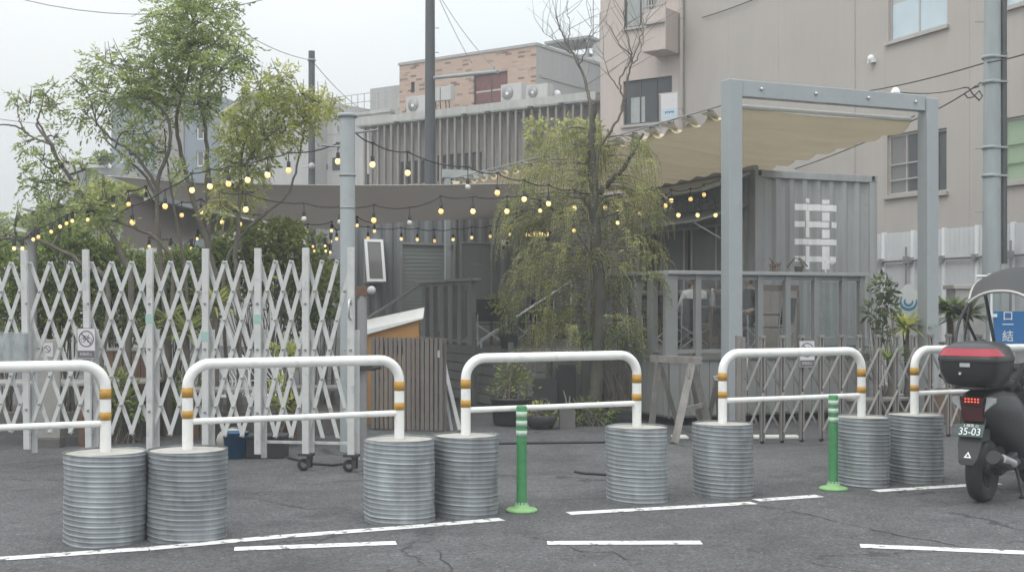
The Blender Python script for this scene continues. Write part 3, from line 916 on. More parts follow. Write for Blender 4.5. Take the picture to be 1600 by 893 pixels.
mb.quad((CW - .03, pw, .15), (CW - .03, CL - pw, .15), (CW - .03, CL - pw, CH - .1), (CW - .03, pw, CH - .1))
mb.quad((pw, CL - .04, .15), (CW - pw, CL - .04, .15), (CW - pw, CL - .04, CH - .12), (pw, CL - .04, CH - .12))
build('end_wall', mb, M['cont'], t)
mb = MB(); mb.box(.05, CW - .05, .05, CL - .05, CH - .05, CH - .03); mb.box(.05, CW - .05, .05, CL - .05, .10, .14)
build('roof', mb, M['cont'], t)
# long side facing the deck: wall pieces round a serving hatch
hy0, hy1, hz0, hz1 = .35, 3.9, .95, 2.0
mb = MB()
def sidewall(mb, y0, y1, z0, z1):
    m2 = MB(); n = max(1, round((y1 - y0) / .28)); corr(m2, y0, y1, z0, z1, 0, n, .036)
    mb.add([(.03 + p[1], p[0], p[2]) for p in m2.v], m2.f)
sidewall(mb, pw, hy0, .15, CH - .1); sidewall(mb, hy1, CL - pw, .15, CH - .1)
sidewall(mb, hy0, hy1, .15, hz0); sidewall(mb, hy0, hy1, hz1, CH - .1)
build('side_wall', mb, M['cont'], t)
mb = MB()
mb.box(.10, .11, hy0, hy1, hz1, hz1 + .001) if False else None
mb.quad((1.7, hy0, .2), (1.7, hy1, .2), (1.7, hy1, 2.6), (1.7, hy0, 2.6))
mb.quad((.08, hy0, .2), (1.7, hy0, .2), (1.7, hy0, 2.6), (.08, hy0, 2.6)); mb.quad((.08, hy1, .2), (1.7, hy1, .2), (1.7, hy1, 2.6), (.08, hy1, 2.6))
mb.quad((.08, hy0, 2.45), (1.7, hy0, 2.45), (1.7, hy1, 2.45), (.08, hy1, 2.45)); mb.quad((.08, hy0, .5), (1.7, hy0, .5), (1.7, hy1, .5), (.08, hy1, .5))
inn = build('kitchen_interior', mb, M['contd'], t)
mb = MB(); mb.box(1.4, 1.68, .6, 1.5, 1.0, 1.95); mb.box(1.35, 1.68, 1.8, 2.4, .6, 1.5); mb.box(1.45, 1.69, 2.6, 3.6, 1.3, 1.34)
for k in range(6): mb.box(1.5, 1.6, 2.65 + k * .16, 2.73 + k * .16, 1.345, 1.5)
build('shelf', mb, M['panelgrey'], inn)
mb = MB()
for y in (hy0, 1.15, 1.95, 2.2, 3.0, hy1 - .06): mb.box(.02, .09, y, y + .06, hz0, hz1)
mb.box(.02, .09, hy0, hy1, hz0 - .05, hz0 - .002); mb.box(.02, .09, hy0, hy1, hz1, hz1 + .05)
build('hatch_frame', mb, M['frame'], t)
mb = MB(); mb.box(.045, .055, 1.21, 1.95, hz0, hz1); mb.box(.045, .055, 2.26, 3.0, hz0, hz1); build('window_pane', mb, M['glassgrey'], t)
mb = MB(); mb.hexa([(-.95, hy0 - .1, 2.0), (.02, hy0 - .1, 2.28), (.02, hy1 + .2, 2.28), (-.95, hy1 + .2, 2.0),
                    (-.96, hy0 - .1, 2.03), (.02, hy0 - .1, 2.32), (.02, hy1 + .2, 2.32), (-.96, hy1 + .2, 2.03)])
fl = build('hatch_flap', mb, M['cont'], t)
for y in (hy0 + .05, hy1 - .05): mb = MB(); mb.tube([(-.9, y, 2.0), (.03, y, 1.55)], .016, 8); build('strut', mb, M['chrome'], fl)
mb = MB(); mb.box(-.35, .02, hy0, hy1, hz0 - .09, hz0 - .055); build('counter', mb, M['woodpale'], t)
# base under the container
mb = MB(); mb.box(.05, CW - .05, .12, CL, -ZD, -.003); build('base', mb, M['deckrail'], t)
for x in (.02, CW - .2): mb = MB(); mb.box(x, x + .18, -.002, .115, -ZD, -.004); build('leg', mb, M['cont'], t)
mb = MB(); mb.box(-.05, .02, hy0 - .1, CL - .3, -.0, hz0 - .10); build('counter_front', mb, M['wood'], t)
# the white grid mark, measured on the end wall
lx0, lz0 = (1243 - 1180) / 195 * CW, None
def lpx(px): return (px - 1180.0) / (1372 - 1180) * CW
def lpz(py): return CH - (py - 267.5) / (CH * F / 19.9) * CH
logo = MB()
def bar_(x0, x1, y0, y1):
    a, b, c, d = lpx(x0), lpx(x1), lpz(y1), lpz(y0)
    # paint follows the corrugation
    n = 8; w_ = (CW - 2 * pw) / n
    brk = []
    for i in range(n):
        s = pw + i * w_; brk += [(s, 0), (s + w_ * .28, 0), (s + w_ * .5, .045), (s + w_ * .78, .045)]
    brk.append((CW - pw, 0))
    xs = sorted({a, b, *[q[0] for q in brk if a < q[0] < b]})
    f = lambda x: float(np.interp(x, [q[0] for q in brk], [q[1] for q in brk]))
    for p, q in zip(xs[:-1], xs[1:]):
        logo.quad((p, .027 + f(p), c), (q, .027 + f(q), c), (q, .027 + f(q), d), (p, .027 + f(p), d))
for b_ in ((1243.5, 1310, 317, 327), (1243.5, 1257.5, 344, 353), (1259.5, 1296, 344, 353), (1299.5, 1310, 344, 353), (1243.5, 1310, 371.5, 380.5), (1243.5, 1258, 398.5, 407),
           (1267, 1287, 398.5, 407), (1297, 1309, 398.5, 407),
           (1258.8, 1267.2, 308, 315), (1258.8, 1267.2, 327.2, 343.8), (1258.8, 1267.2, 353.2, 369), (1258.8, 1267.2, 382.5, 419), (1287, 1296.5, 309, 315.5),
           (1287, 1296.5, 329, 342.5), (1287, 1296.5, 356, 369.5), (1287, 1296.5, 382.5, 419)):
    bar_(*b_)
build('logo', logo, M['logo'], t)

# dark awning strip over the hatch side of the container
t = thing('side_canopy', 'dark folded canopy with a pale edge stretched along the container top', 'canopy', CO + EZ * (CH - .02), GA)
mb = MB(); mb.hexa([(-.95, .1, -.36), (-.02, .1, -.05), (-.02, 3.6, -.05), (-.95, 3.6, -.36), (-.95, .1, -.34), (-.02, .1, .0), (-.02, 3.6, .0), (-.95, 3.6, -.34)])
build('fabric', mb, M['contd'], t)
mb = MB(); mb.bar((-.95, .08, -.34), (-.02, .08, -.02), .05, .05); mb.tube([(-.05, -.1, .03), (-.05, 4.2, .03)], .05, 10); build('edge_bar', mb, M['panelgrey'], t)

# the darker container at the back with shutter, door and window
K0 = V(-.82, 26.0, ZD) - EX * 2.75
t = thing('rear_container', 'dark grey container room with roller shutter, flush door and tilted white window', 'container', K0, GA)
def uk(px): return solve(px, V(K0.x, K0.y, 0), EX)
def zk(px, py): return zat(py, (K0 + EX * uk(px)).y) - ZD
KH = 2.95; KL = 6.3
ops = [(uk(625), uk(711), .12, zk(668, 379)), (uk(719), uk(769), .10, zk(745, 378))]
mb = MB()
def kpiece(x0, x1, z0, z1):
    n = max(1, round((x1 - x0) / .28)); corr(mb, x0, x1, z0, z1, 0, n, .036)
kpiece(.12, ops[0][0], .1, KH - .1); kpiece(ops[0][1], ops[1][0], .1, KH - .1); kpiece(ops[1][1], KL - .12, .1, KH - .1)
for o in ops: kpiece(o[0], o[1], o[3], KH - .1)
mb.quad((0, 2.4, 0), (0, .0, 0), (0, .0, KH), (0, 2.4, KH)); mb.quad((KL, 0, 0), (KL, 2.4, 0), (KL, 2.4, KH), (KL, 0, KH)); mb.quad((0, 2.4, 0), (KL, 2.4, 0), (KL, 2.4, KH), (0, 2.4, KH)); mb.box(.01, KL - .01, .1, 2.4, KH - .06, KH - .02)
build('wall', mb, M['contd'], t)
mb = MB(); mb.box(-.01, .12, -.02, .1, 0, KH); mb.box(KL - .12, KL + .01, -.02, .1, 0, KH); mb.box(.12, KL - .12, -.02, .1, KH - .1, KH + .002); mb.box(.12, KL - .12, -.02, .1, 0, .1)
build('frame', mb, M['contd'], t, bev=.01)
o = ops[0]
mb = MB(); mb.box(o[0], o[0] + .05, -.03, .06, o[2], o[3]); mb.box(o[1] - .05, o[1], -.03, .06, o[2], o[3]); mb.box(o[0] + .05, o[1] - .05, -.03, .06, o[3] - .05, o[3])
sf = build('shutter_frame', mb, M['panelgrey'], t)
mb = MB()
z = o[2]
while z < o[3] - .1: mb.box(o[0] + .05, o[1] - .05, .02, .04, z + .004, z + .075); z += .08
build('shutter', mb, mat('green_grey_shutter', (.27, .30, .288), .45, .2, var=.06, vs=1), sf)
o = ops[1]
mb = MB(); mb.box(o[0] + .04, o[1] - .04, .0, .05, o[2], o[3] - .04); dr = build('door', mb, M['contd'], t)
mb = MB(); mb.box(o[0], o[0] + .035, -.02, .06, o[2], o[3]); mb.box(o[1] - .035, o[1], -.02, .06, o[2], o[3]); mb.box(o[0] + .035, o[1] - .035, -.02, .06, o[3] - .035, o[3]); build('door_frame', mb, M['panelgrey'], dr)
mb = MB()
xm = (o[0] + o[1]) / 2
for k in range(6): mb.box(xm - .13 + k * .045, xm - .10 + k * .045, -.004, -.001, zk(742, 414), zk(742, 411.5))
build('door_lettering', mb, M['panelgrey'], dr)
mb = MB(); mb.tube([(o[0] + .1, -.05, 1.0), (o[0] + .1, -.05, 1.2)], .012, 8); build('handle', mb, M['chrome'], dr)
# tilted window at the left end
a, b, c, d = uk(569), uk(598), zk(583, 442), zk(583, 374)
mb = MB()
for q in ((a, a + .05, c, d), (b - .05, b, c, d), (a + .05, b - .05, c, c + .05), (a + .05, b - .05, d - .05, d)): mb.box(q[0], q[1], -.05, .04, q[2], q[3])
wf = build('window_frame', mb, M['frame'], t)
m2 = MB()
fr = [(a, a + .055, c, d), (b - .055, b, c, d), (a + .055, b - .055, c, c + .055), (a + .055, b - .055, d - .055, d)]
tl = R(14)
def tlt(p):  # top-hung sash swung outwards
    y, z = p[1], p[2] - d
    return (p[0] - .02, -.07 + y * math.cos(tl) + z * math.sin(tl) * 1.0, d + z * math.cos(tl))
for q in fr:
    m3 = MB(); m3.box(q[0], q[1], -.02, .02, q[2], q[3]); m2.add([tlt(p) for p in m3.v], m3.f)
sash = build('sash', m2, M['whiteflat'], t)
m2 = MB(); m3 = MB(); m3.box(a + .05, b - .05, -.004, .004, c + .05, d - .05); m2.add([tlt(p) for p in m3.v], m3.f); build('pane', m2, M['glassgrey'], sash)
mb = MB(); mb.box(a + .05, b - .05, .02, .035, c + .05, d - .05); build('dark_room', mb, M['glass'], wf)
# glowing sign behind the willow leaves
sx = uk(838); sz = zk(838, 366)
mb = MB(); mb.box(sx - .34, sx + .34, -.06, -.021, sz - .10, sz + .10); sb = build('sign_board', mb, M['blackmat'], t)
mb = MB()
for k, h in enumerate((.10, .06, .09, .10, .07, .10, .09, .06, .10)):
    x = sx - .29 + k * .065
    mb.box(x, x + .035, -.066, -.061, sz - .05, sz - .05 + h)
    if k % 2: mb.box(x + .0351, x + .055, -.066, -.061, sz - .05, sz - .025)
build('lit_lettering', mb, M['signlit'], sb)
mb = MB(); mb.box(uk(819), uk(822), -.04, -.005, .1, zk(820, 400)); build('cover_strip', mb, M['panelgrey'], t)
mb = MB(); mb.box(.0, KL, .05, 2.4, -ZD, -.003); build('base', mb, M['deck'], t)
# security camera on its wall
p = K0 + EX * uk(785) + EZ * zk(785, 384)
t = thing('security_camera', 'small white and black security camera on the dark container wall', 'camera', p, GA)
mb = MB(); mb.tube([(0, -.02, -.05), (0, -.09, -.04), (0, -.10, .03)], .02, 8); build('bracket', mb, M['blackmat'], t)
mb = MB(); mb.box(-.07, .07, -.26, -.06, .0, .11); bd = build('casing', mb, M['whiteflat'], t, bev=.01)
mb = MB(); mb.lathe([(.001, 0), (.038, 0), (.038, .01)], (0, -.262, .055), 14, Matrix.Rotation(R(90), 3, 'X')); build('lens', mb, M['black'], bd)
# ------------------------------------------------------------------ deck and its railings (yard grid, origin at its left corner)
NO = V(.566, 17.35, 0)
t = thing('wooden_deck', 'raised grey wooden deck with plank sides in front of the containers', 'deck', NO, GA)
DK = t
def dk(u, v, z=0.0): return NO + EX * u + EY * v + EZ * z
U1, V1, U2 = .82, -1.92, 4.05
mb = MB()
def boards(u0, u1, v0, v1):
    u = u0
    while u < u1 - .01:
        e = min(u + .138, u1); mb.box(u, e - .008, v0, v1, ZD - .045, ZD); u += .14
boards(0, U1, -.03, 9.0); boards(U1, U2, V1 - .03, 2.0); boards(U1, 3.3, 2.0, 9.0)
build('floor', mb, M['deck'], t)
mb = MB()     # vertical plank skirts
def skirt_u(v, u0, u1):
    u = u0
    while u < u1 - .02:
        e = min(u + .15, u1); mb.box(u, e - .009, v, v + .022, .13, ZD - .06); u += .15
    mb.box(u0, u1, v + .03, v + .06, .10, ZD - .05); mb.box(u0, u1, v - .02, v + .0, ZD - .058, ZD - .005)
def skirt_v(u, v0, v1):
    v = v0
    while v < v1 - .02:
        e = min(v + .15, v1); mb.box(u, u + .022, v, e - .009, .13, ZD - .06); v += .15
    mb.box(u + .03, u + .06, v0, v1, .10, ZD - .05); mb.box(u - .02, u + .0, v0, v1, ZD - .058, ZD - .005)
skirt_u(V1, U1, U2); skirt_v(U1, V1 + .03, -.03); skirt_u(-.01, .02, U1)
m2 = MB(); m2.box(U2 - .02, U2, V1, 1.9, .13, ZD - .05); mb.add(m2.v, m2.f)
build('plank_skirt', mb, M['deckrail'], t)
mb = MB()     # horizontal boards on the left side
for k in range(6): mb.box(-.022 - .03 * ((5 - k) % 6), .0, .02, 6.0, .03 + k * .148, .03 + k * .148 + .135)
mb.box(.01, .04, .0, 9.0, 0, ZD - .05)
build('side_boards', mb, M['deck'], t)
for v in (.9, 2.4): mb = MB(); mb.box(-.27, -.205, v, v + .07, 0, ZD + .12); build('corner_post', mb, M['deck'], t)
mb = MB()
for k in range(5): mb.box(-.35 - .28 * k, -.05 - .28 * k, 6.1, 7.3, ZD - .17 * (k + 1), ZD - .17 * (k + 1) + .04)
mb.box(-1.5, -.01, 6.05, 6.1, 0, .35)
build('stair', mb, M['deck'], t)

RH = 1.13
def railing(name, label, o, ang, L, posts, pw_, cap, panels=True, big=None):
    t = thing(name, label, 'railing', o, ang, 'railings round the deck')
    for x in posts:
        mb = MB(); wd = big if (big and x == posts[0]) else pw_
        mb.box(x - wd / 2, x + wd / 2, -.04, .04, 0, RH - .05); build('post', mb, M['deckrail'], t, bev=.004)
    mb = MB(); mb.box(-cap, L + cap, -.08, .09, RH - .05, RH); build('top_rail', mb, M['deckcap'], t, bev=.006)
    mb = MB(); mb.box(0, L, -.02, .03, RH - .12, RH - .052); mb.box(0, L, -.02, .03, .04, .09); build('lower_rail', mb, M['deckrail'], t)
    if panels:
        for a, b in zip(posts[:-1], posts[1:]):
            mb = MB(); mb.box(a + .05, b - .05, .045, .049, .10, RH - .13); build('clear_panel', mb, M['acrylic'], t)
    return t
def ur(px): return solve(px, dk(U1, V1), EX)
posts = [ur(1051), ur(1093), ur(1190), ur(1233), ur(1278), ur(1321), ur(1349)]
railing('deck_railing', 'front deck railing with clear panels between grey posts, behind the pergola post', dk(U1, V1 + .06, ZD), GA, ur(1355), posts, .085, .03, True, .18)
railing('deck_railing', 'short side railing of the deck running back behind the willow', dk(U1 + .06, V1 + .2, ZD), GA + R(90), 1.7, [.38, .82, 1.25, 1.68], .16, .02, False)
t = railing('deck_railing', 'railing of broad flat posts at the left stair, beyond the tan box', dk(.06, 3.2, ZD), GA + R(90), 2.75, [.12, .62, 1.05, 1.5, 2.05, 2.5], .2, .12, False)
mb = MB(); mb.bar((2.8, .05, RH - .1), (2.85, 1.1, RH - .75), .05, .04); build('stair_rail', mb, M['chrome'], t)
# sloping handrail by the willow
a, b = P(752, 531, 19.3), P(892, 439, 20.2)
t = thing('handrail', 'thin sloping metal handrail left of the willow trunk', 'handrail', V(a.x, a.y, ZD))
mb = MB(); mb.tube([a, b], .022, 8); build('bar', mb, M['chrome'], t, world=True)
mb = MB(); mb.tube([V(a.x, a.y, ZD), a + EZ * .01], .02, 8); mb.tube([V(b.x, b.y, ZD), b], .02, 8); build('support', mb, M['chrome'], t, world=True)

# ------------------------------------------------------------------ pergola, awning, sails, poles
PX = V(2.80, 15.5, 0); PL = 3.18; PZ = 4.45
t = thing('pergola_frame', 'tall grey blue steel frame of two posts and a crossbeam before the deck', 'pergola', PX, GA)
for x in (0, PL):
    mb = MB(); mb.box(x - .10, x + .10, -.10, .10, 0, PZ if x == 0 else PZ - .03); p = build('post', mb, M['steel'], t, bev=.012)
    mb = MB(); mb.box(x - .16, x + .16, -.16, .16, 0, .02)
    build('base_plate', mb, M['steel'], p)
mb = MB(); mb.box(.102, PL - .102, -.07, .07, PZ - .21, PZ); bm_ = build('crossbeam', mb, M['steel'], t, bev=.008)
for x in (.4, 1.25, 2.1, 2.9):
    mb = MB(); mb.lathe([(.001, 0), (.022, 0), (.022, .02), (.001, .025)], (x, -.071, PZ - .1), 10, Matrix.Rotation(R(90), 3, 'X'))
    build('bolt', mb, M['chrome'], bm_)
t = thing('dome_camera', 'small white dome camera on top of the steel crossbeam', 'camera', PX + EX * 2.62 + EZ * PZ, GA)
mb = MB(); mb.lathe([(.06, 0), (.06, .03), (.05, .06), (.03, .085), (.001, .095)], (0, 0, 0), 16); build('dome', mb, M['whiteflat'], t)
mb = MB(); mb.box(-.07, .07, -.06, .06, 0, .012); build('bracket', mb, M['frame'], t)

# beige wave awning hung from two wires
AL = 10.4
def waw(u, v):
    per = .52
    z = PZ - .30 + .02 * v / AL - (.30 * math.sin(math.pi * min(1, v / AL)) * (.15 + .85 * u / 3.0))
    z -= .17 * abs(math.sin(math.pi * v / per)) ** .55 * (.85 + .15 * math.sin(3 * u + v))
    z -= .05 * math.sin(math.pi * u / 2.95)
    return PX + EX * (.08 + u) + EY * (v + .15) + EZ * z
nu, nv = 14, 136
mb = MB()
vs = [waw(2.95 * i / nu, AL * j / nv) for j in range(nv + 1) for i in range(nu + 1)]
fs = [(j * (nu + 1) + i, j * (nu + 1) + i + 1, (j + 1) * (nu + 1) + i + 1, (j + 1) * (nu + 1) + i) for j in range(nv) for i in range(nu)]
mb.add(vs, fs, True)
t = thing('wave_awning', 'beige fabric awning hanging in waves from wires behind the steel crossbeam', 'awning', PX + EZ * (PZ - .3), GA)
build('fabric', mb, M['awning'], t, world=True)
mb = MB()
for u in (0.0, 2.95):
    mb.tube([waw(u, v)*1 + EZ * .03 if False else PX + EX * (.08 + u) + EY * (v + .1) + EZ * (PZ - .26 + .02 * v / AL - (.26 * math.sin(math.pi * min(1, v / AL)) * (.15 + .85 * u / 3.0))) for v in [AL * k / 16 for k in range(17)]], .012, 6)
build('wire', mb, M['wirelite'], t, world=True)
mb = MB(); mb.tube([waw(.02, .0), waw(2.93, .0)], .03, 8); build('front_bar', mb, M['cream'], t, world=True)
k = 1
tb_ = MB()
while k * .52 < AL:
    for u in (.03, 2.9):
        p = waw(u, k * .52); mb = MB(); mb.obox(p + EZ * .01, EX * .04, EY * .018, EZ * .018); build('slider', mb, M['blackmat'], t, world=True)
    p = waw(0, k * .52) - EX * .03; tb_ = MB(); tb_.add([p + EZ * .0 - EY * .16, p + EY * .16 + EZ * .0, p + EY * .04 - EZ * .10 + EX * .16, p - EY * .10 - EZ * .07 + EX * .14], [(0, 1, 2, 3)]); build('lit_cloth_tip', tb_, M['cream'], t, world=True)  # cream flaps added, their pale colour standing in for skylit upper cloth
    k += 1
q = PX + EX * 1.5 + EY * (AL + .2)
t = thing('awning_support', 'grey beam on two posts holding the far end of the beige awning', 'support frame', V(q.x, q.y, ZD), GA)
mb = MB(); mb.box(-1.6, 1.6, -.06, .06, PZ - .22 - ZD, PZ - .05 - ZD)
build('beam', mb, M['steel'], t)
mb = MB()
for x in (-1.5, 1.5): mb.box(x - .05, x + .05, -.05, .05, -.0, PZ - .23 - ZD)
build('post', mb, M['steel'], t)

# brown shade sails seen from below
def lerp_poly(poly, s):
    n = len(poly) - 1; f = s * n; i = min(int(f), n - 1); f -= i
    a, b = poly[i], poly[i + 1]
    # smooth
    pa = poly[i - 1] if i > 0 else a; pb = poly[i + 2] if i + 2 <= n else b
    return .5 * ((2 * a) + (b - pa) * f + (2 * pa - 5 * a + 4 * b - pb) * f * f + (3 * a - pa - 3 * b + pb) * f ** 3)
def sail(label, near, far, sag, seam=None):
    near = [P(*p) for p in near]; far = [P(*p) for p in far]
    mb = MB(); nu, nv = 40, 16
    vs = []
    for j in range(nv + 1):
        for i in range(nu + 1):
            a, b = lerp_poly(near, i / nu), lerp_poly(far, i / nu)
            s = j / nv
            p = a.lerp(b, s); p.z -= sag * math.sin(math.pi * s) * math.sin(math.pi * i / nu)
            vs.append(p)
    fs = [(j * (nu + 1) + i, j * (nu + 1) + i + 1, (j + 1) * (nu + 1) + i + 1, (j + 1) * (nu + 1) + i) for j in range(nv) for i in range(nu)]
    mb.add(vs, fs, True)
    t = thing('shade_sail', label, 'shade sail', near[0], 0, 'shade sails over the yard')
    build('fabric', mb, M['sail'], t, world=True)
    mb = MB(); mb.tube([lerp_poly(near, i / 30) + EZ * .004 for i in range(31)], .014, 6)
    build('hem', mb, M['gatelite'] if seam else M['slatwall'], t, world=True)
    mb = MB()
    for e in (near[0], near[-1], far[0], far[-1]): mb.lathe([(.03, -.01), (.05, 0), (.03, .01), (.03, -.01)], e, 12)
    build('corner_ring', mb, M['chrome'], t, world=True)
    return t
sail('wide brown grey shade sail stretched between the grey post and the dark container',
     [(172, 276, 17.40), (262, 283, 16.94), (345, 288, 16.70), (470, 290, 16.70), (640, 290, 17.17), (838, 287, 18.10)],
     [(285, 316, 22.62), (345, 330, 22.62), (405, 344, 22.85), (520, 358, 23.20), (640, 346, 23.90), (822, 340, 24.94)], .04)
sail('smaller brown shade sail with a pale hem, sloping down behind the tall tree',
     [(203, 303, 18.56), (250, 316, 18.79), (300, 327, 19.14), (350, 337, 19.72), (412, 349, 20.30)],
     [(183, 390, 22.62), (235, 386, 22.85), (290, 379, 23.20), (350, 366, 23.55), (414, 352, 23.78)], .05, True)

def simple_pole(name, label, cat, base, top, r0, r1, m, n=16):
    t = thing(name, label, cat, base)
    mb = MB(); mb.tube([base, base.lerp(top, .5), top], [r0, (r0 + r1) / 2, r1], n); build('shaft', mb, m, t, world=True)
    return t
b = V(-1.785, 13.2, 0)
t = simple_pole('sail_post', 'thick light grey round post with a flat cap just behind the white gate', 'post', b, b + EZ * 3.62, .082, .082, M['post'], 24)
mb = MB(); mb.lathe([(.001, 3.62), (.105, 3.62), (.105, 3.66), (.001, 3.665)], (0, 0, 0), 24); build('cap', mb, M['post'], t)
mb = MB(); mb.lathe([(.0835, 2.98), (.09, 2.98), (.09, 3.0), (.0835, 3.0)], (0, 0, 0), 24); mb.lathe([(.0835, 2.63), (.087, 2.63), (.087, 2.645), (.0835, 2.645)], (0, 0, 0), 24); build('band', mb, M['panelgrey'], t)
mb = MB(); mb.tube([(.08, 0, 3.45), (.32, .1, 3.5)], .012, 6); mb.tube([(-.08, 0, 3.3), (-.3, .1, 3.33)], .012, 6); build('hook', mb, M['wirelite'], t)
b = P(672, 477, 33); b.z = 0
t = simple_pole('utility_pole', 'tall dark steel utility pole with a side arm before the slatted building', 'utility pole', b, b + EZ * 12.5, .165, .12, M['polemetal'])
b2 = P(675, 122, 33); mb = MB(); mb.tube([b2, P(778, 112, 31)], .05, 8); mb.tube([P(772, 116, 31.2), P(772, 104, 31.2)], .03, 8); build('side_arm', mb, M['utilpole'], t, world=True)
mb = MB()
for py in (44, 82, 120): q = P(679, py, 32.9); mb.tube([q, q + V(.12, 0, 0)], .012, 6)
build('step_bolt', mb, M['utilpole'], t, world=True)
b = P(487, 477, 38); b.z = 0
t = simple_pole('utility_pole', 'shorter dark pole with a small lamp left of the grey post', 'utility pole', b, V(b.x, b.y, zat(80, 38)), .12, .10, M['polemetal'])
mb = MB(); q = P(487, 259, 37.8); mb.tube([q + V(-.3, 0, -.05), q], .02, 6); mb.ball(q, .1); build('lamp', mb, M['palegrey'], t, world=True)
mb = MB(); q = P(487, 94, 38); mb.lathe([(.11, -.03), (.13, -.03), (.13, .03), (.11, .03)], q, 16); build('band', mb, M['utilpole'], t, world=True)
b = P(1549, 477, 20); b.z = 0
t = simple_pole('utility_pole', 'pale concrete utility pole with bands and step bolts at the right', 'utility pole', b, b + EZ * 9.5 + V(.03, 0, 0), .158, .118, M['utilpole'], 20)
mb = MB()
for k in range(13): z = 2.6 + k * .52; mb.tube([b + V(-.13, 0, z), b + V(-.27, 0, z)] if k % 2 else [b + V(.1, -.05, z), b + V(.24, -.1, z)], .011, 6)
build('step_bolt', mb, M['utilpole'], t, world=True)
mb = MB()
for py in (92, 131, 233, 277): z = zat(py, 20); mb.lathe([(.14, 0), (.155, 0), (.155, .05), (.14, .05)], b + EZ * z, 20); mb.bar(b + V(-.02, -.15, z + .02), b + V(.23, -.1, z + .02), .03, .03)
build('band', mb, M['utilpole'], t, world=True)
mb = MB(); mb.tube([b + V(.19, -.06, zat(412, 20)), b + V(.18, -.06, 9)], .045, 10); build('cable_duct', mb, M['darkpipe'], t, world=True)
mb = MB(); q = P(1521, 146, 19.8)
pts = [P(1505, 137, 19.9), P(1513, 137, 19.8), P(1520, 147, 19.7), P(1530, 157, 19.7), P(1535, 150, 19.8), P(1530, 142, 19.8), P(1520, 152, 19.7), P(1512, 153, 19.8), P(1507, 147, 19.8)]
mb.tube(pts, .012, 6); mb.bar(P(1521, 137, 19.8), P(1529, 135, 19.8), .04, .03); build('cable_coil', mb, M['wire'], t, world=True)
b = P(50, 477, 14.5); b.z = 0
t = simple_pole('garden_post', 'grey square-capped post standing in the hedge behind the gate', 'post', b, V(b.x, b.y, zat(345, 14.5)), .06, .055, M['panelgrey'])
mb = MB(); q = V(b.x, b.y, zat(345, 14.5)); mb.tube([q, q + EZ * .12], .015, 6); mb.bar(q + V(-.1, 0, .14), q + V(.02, 0, .11), .08, .03); build('lamp_head', mb, M['panelgrey'], t, world=True)
b = P(566, 477, 12.4); b.z = 0
t = simple_pole('gate_post', 'slim grey post with a round sensor lamp beside the end of the white gate', 'post', b, V(b.x, b.y, zat(462, 12.4)), .05, .05, M['panelgrey'])
q = V(b.x, b.y, zat(455, 12.4))
mb = MB(); mb.box(q.x - .1, q.x + .06, q.y - .05, q.y + .05, q.z - .05, q.z + .05); build('lamp_housing', mb, M['wood'], t, world=True)
mb = MB(); mb.ball((q.x + .1, q.y - .05, q.z + .01), .045); build('sensor', mb, M['palegrey'], t, world=True)
mb = MB(); mb.box(q.x - .07, q.x + .12, q.y - .11, q.y - .06, .92, .97); mb.tube([V(q.x + .12, q.y - .08, .94), V(q.x + .2, q.y - .08, .96)], .02, 8); build('latch', mb, M['blackmat'], t, world=True)

# overhead cables
def cable(label, pts, sag=.1, r=.012, m=None):
    pts = [P(*p) if len(p) == 3 and not isinstance(p, Vector) else p for p in pts]
    mb = MB(); q = []
    for a, b in zip(pts[:-1], pts[1:]):
        for i in range(12): s = i / 12; c = a.lerp(b, s); c.z -= sag * 4 * s * (1 - s); q.append(c)
    q.append(pts[-1]); mb.tube(q, r, 6)
    o = build('overhead_cable', mb, m or M['wire'], origin=pts[0])
    return tag(o, label, 'cable', 'overhead cables')
cable('sagging cable across the top of the sky behind the tallest tree', [(-60, -30, 30), (480, -20, 30)], .75, .011, M['wirelite'])
cable('thin cable in the pale sky at far left behind the leaning tree', [(-80, 170, 34), (174, 190, 46)], .25, .012, M['wirelite'])
cable('thin cable from the treetop to the shorter dark pole', [(300, -10, 30), (487, 94, 38)], .3, .011, M['wirelite'])
cable('short cable running down right from the shorter dark pole', [(487, 94, 38), (560, 168, 45)], .1, .012, M['wirelite'])
cable('left of two thin wires beside the tall dark pole top', [(676, -25, 33), (738, 100, 42)], .1, .010, M['wirelite'])
cable('right of two thin wires beside the tall dark pole top', [(676, -25, 33), (772, 106, 31.2)], .15, .010, M['wirelite'])
q = C6 + D6 * u6(1353); cable('cable rising to the concrete pole from the taupe wall', [V(q.x, q.y, z6(1353, 143)) , P(1540, 98, 20), P(1640, 70, 18)], .04, .012)
cable('cable from the dome camera to the coil on the concrete pole', [PX + EX * 2.68 + EZ * (PZ + .03), P(1506, 137, 19.9)], .05, .008)
q = C6 + D6 * u6(1100); q2 = C6 + D6 * u6(1185); cable('cable slanting across the upper taupe wall beside the pinkish block', [V(q.x - .05, q.y - .03, z6(1100, 28)), V(q2.x - .05, q2.y - .03, z6(1185, -2))], .02, .012)
q = C6 + D6 * u6(1245); cable('cable slanting up the taupe wall under the beige awning', [V(q.x - .05, q.y - .03, z6(1245, 264)), P(1440, 182, 24.0), P(1545, 120, 20)], .05, .012)

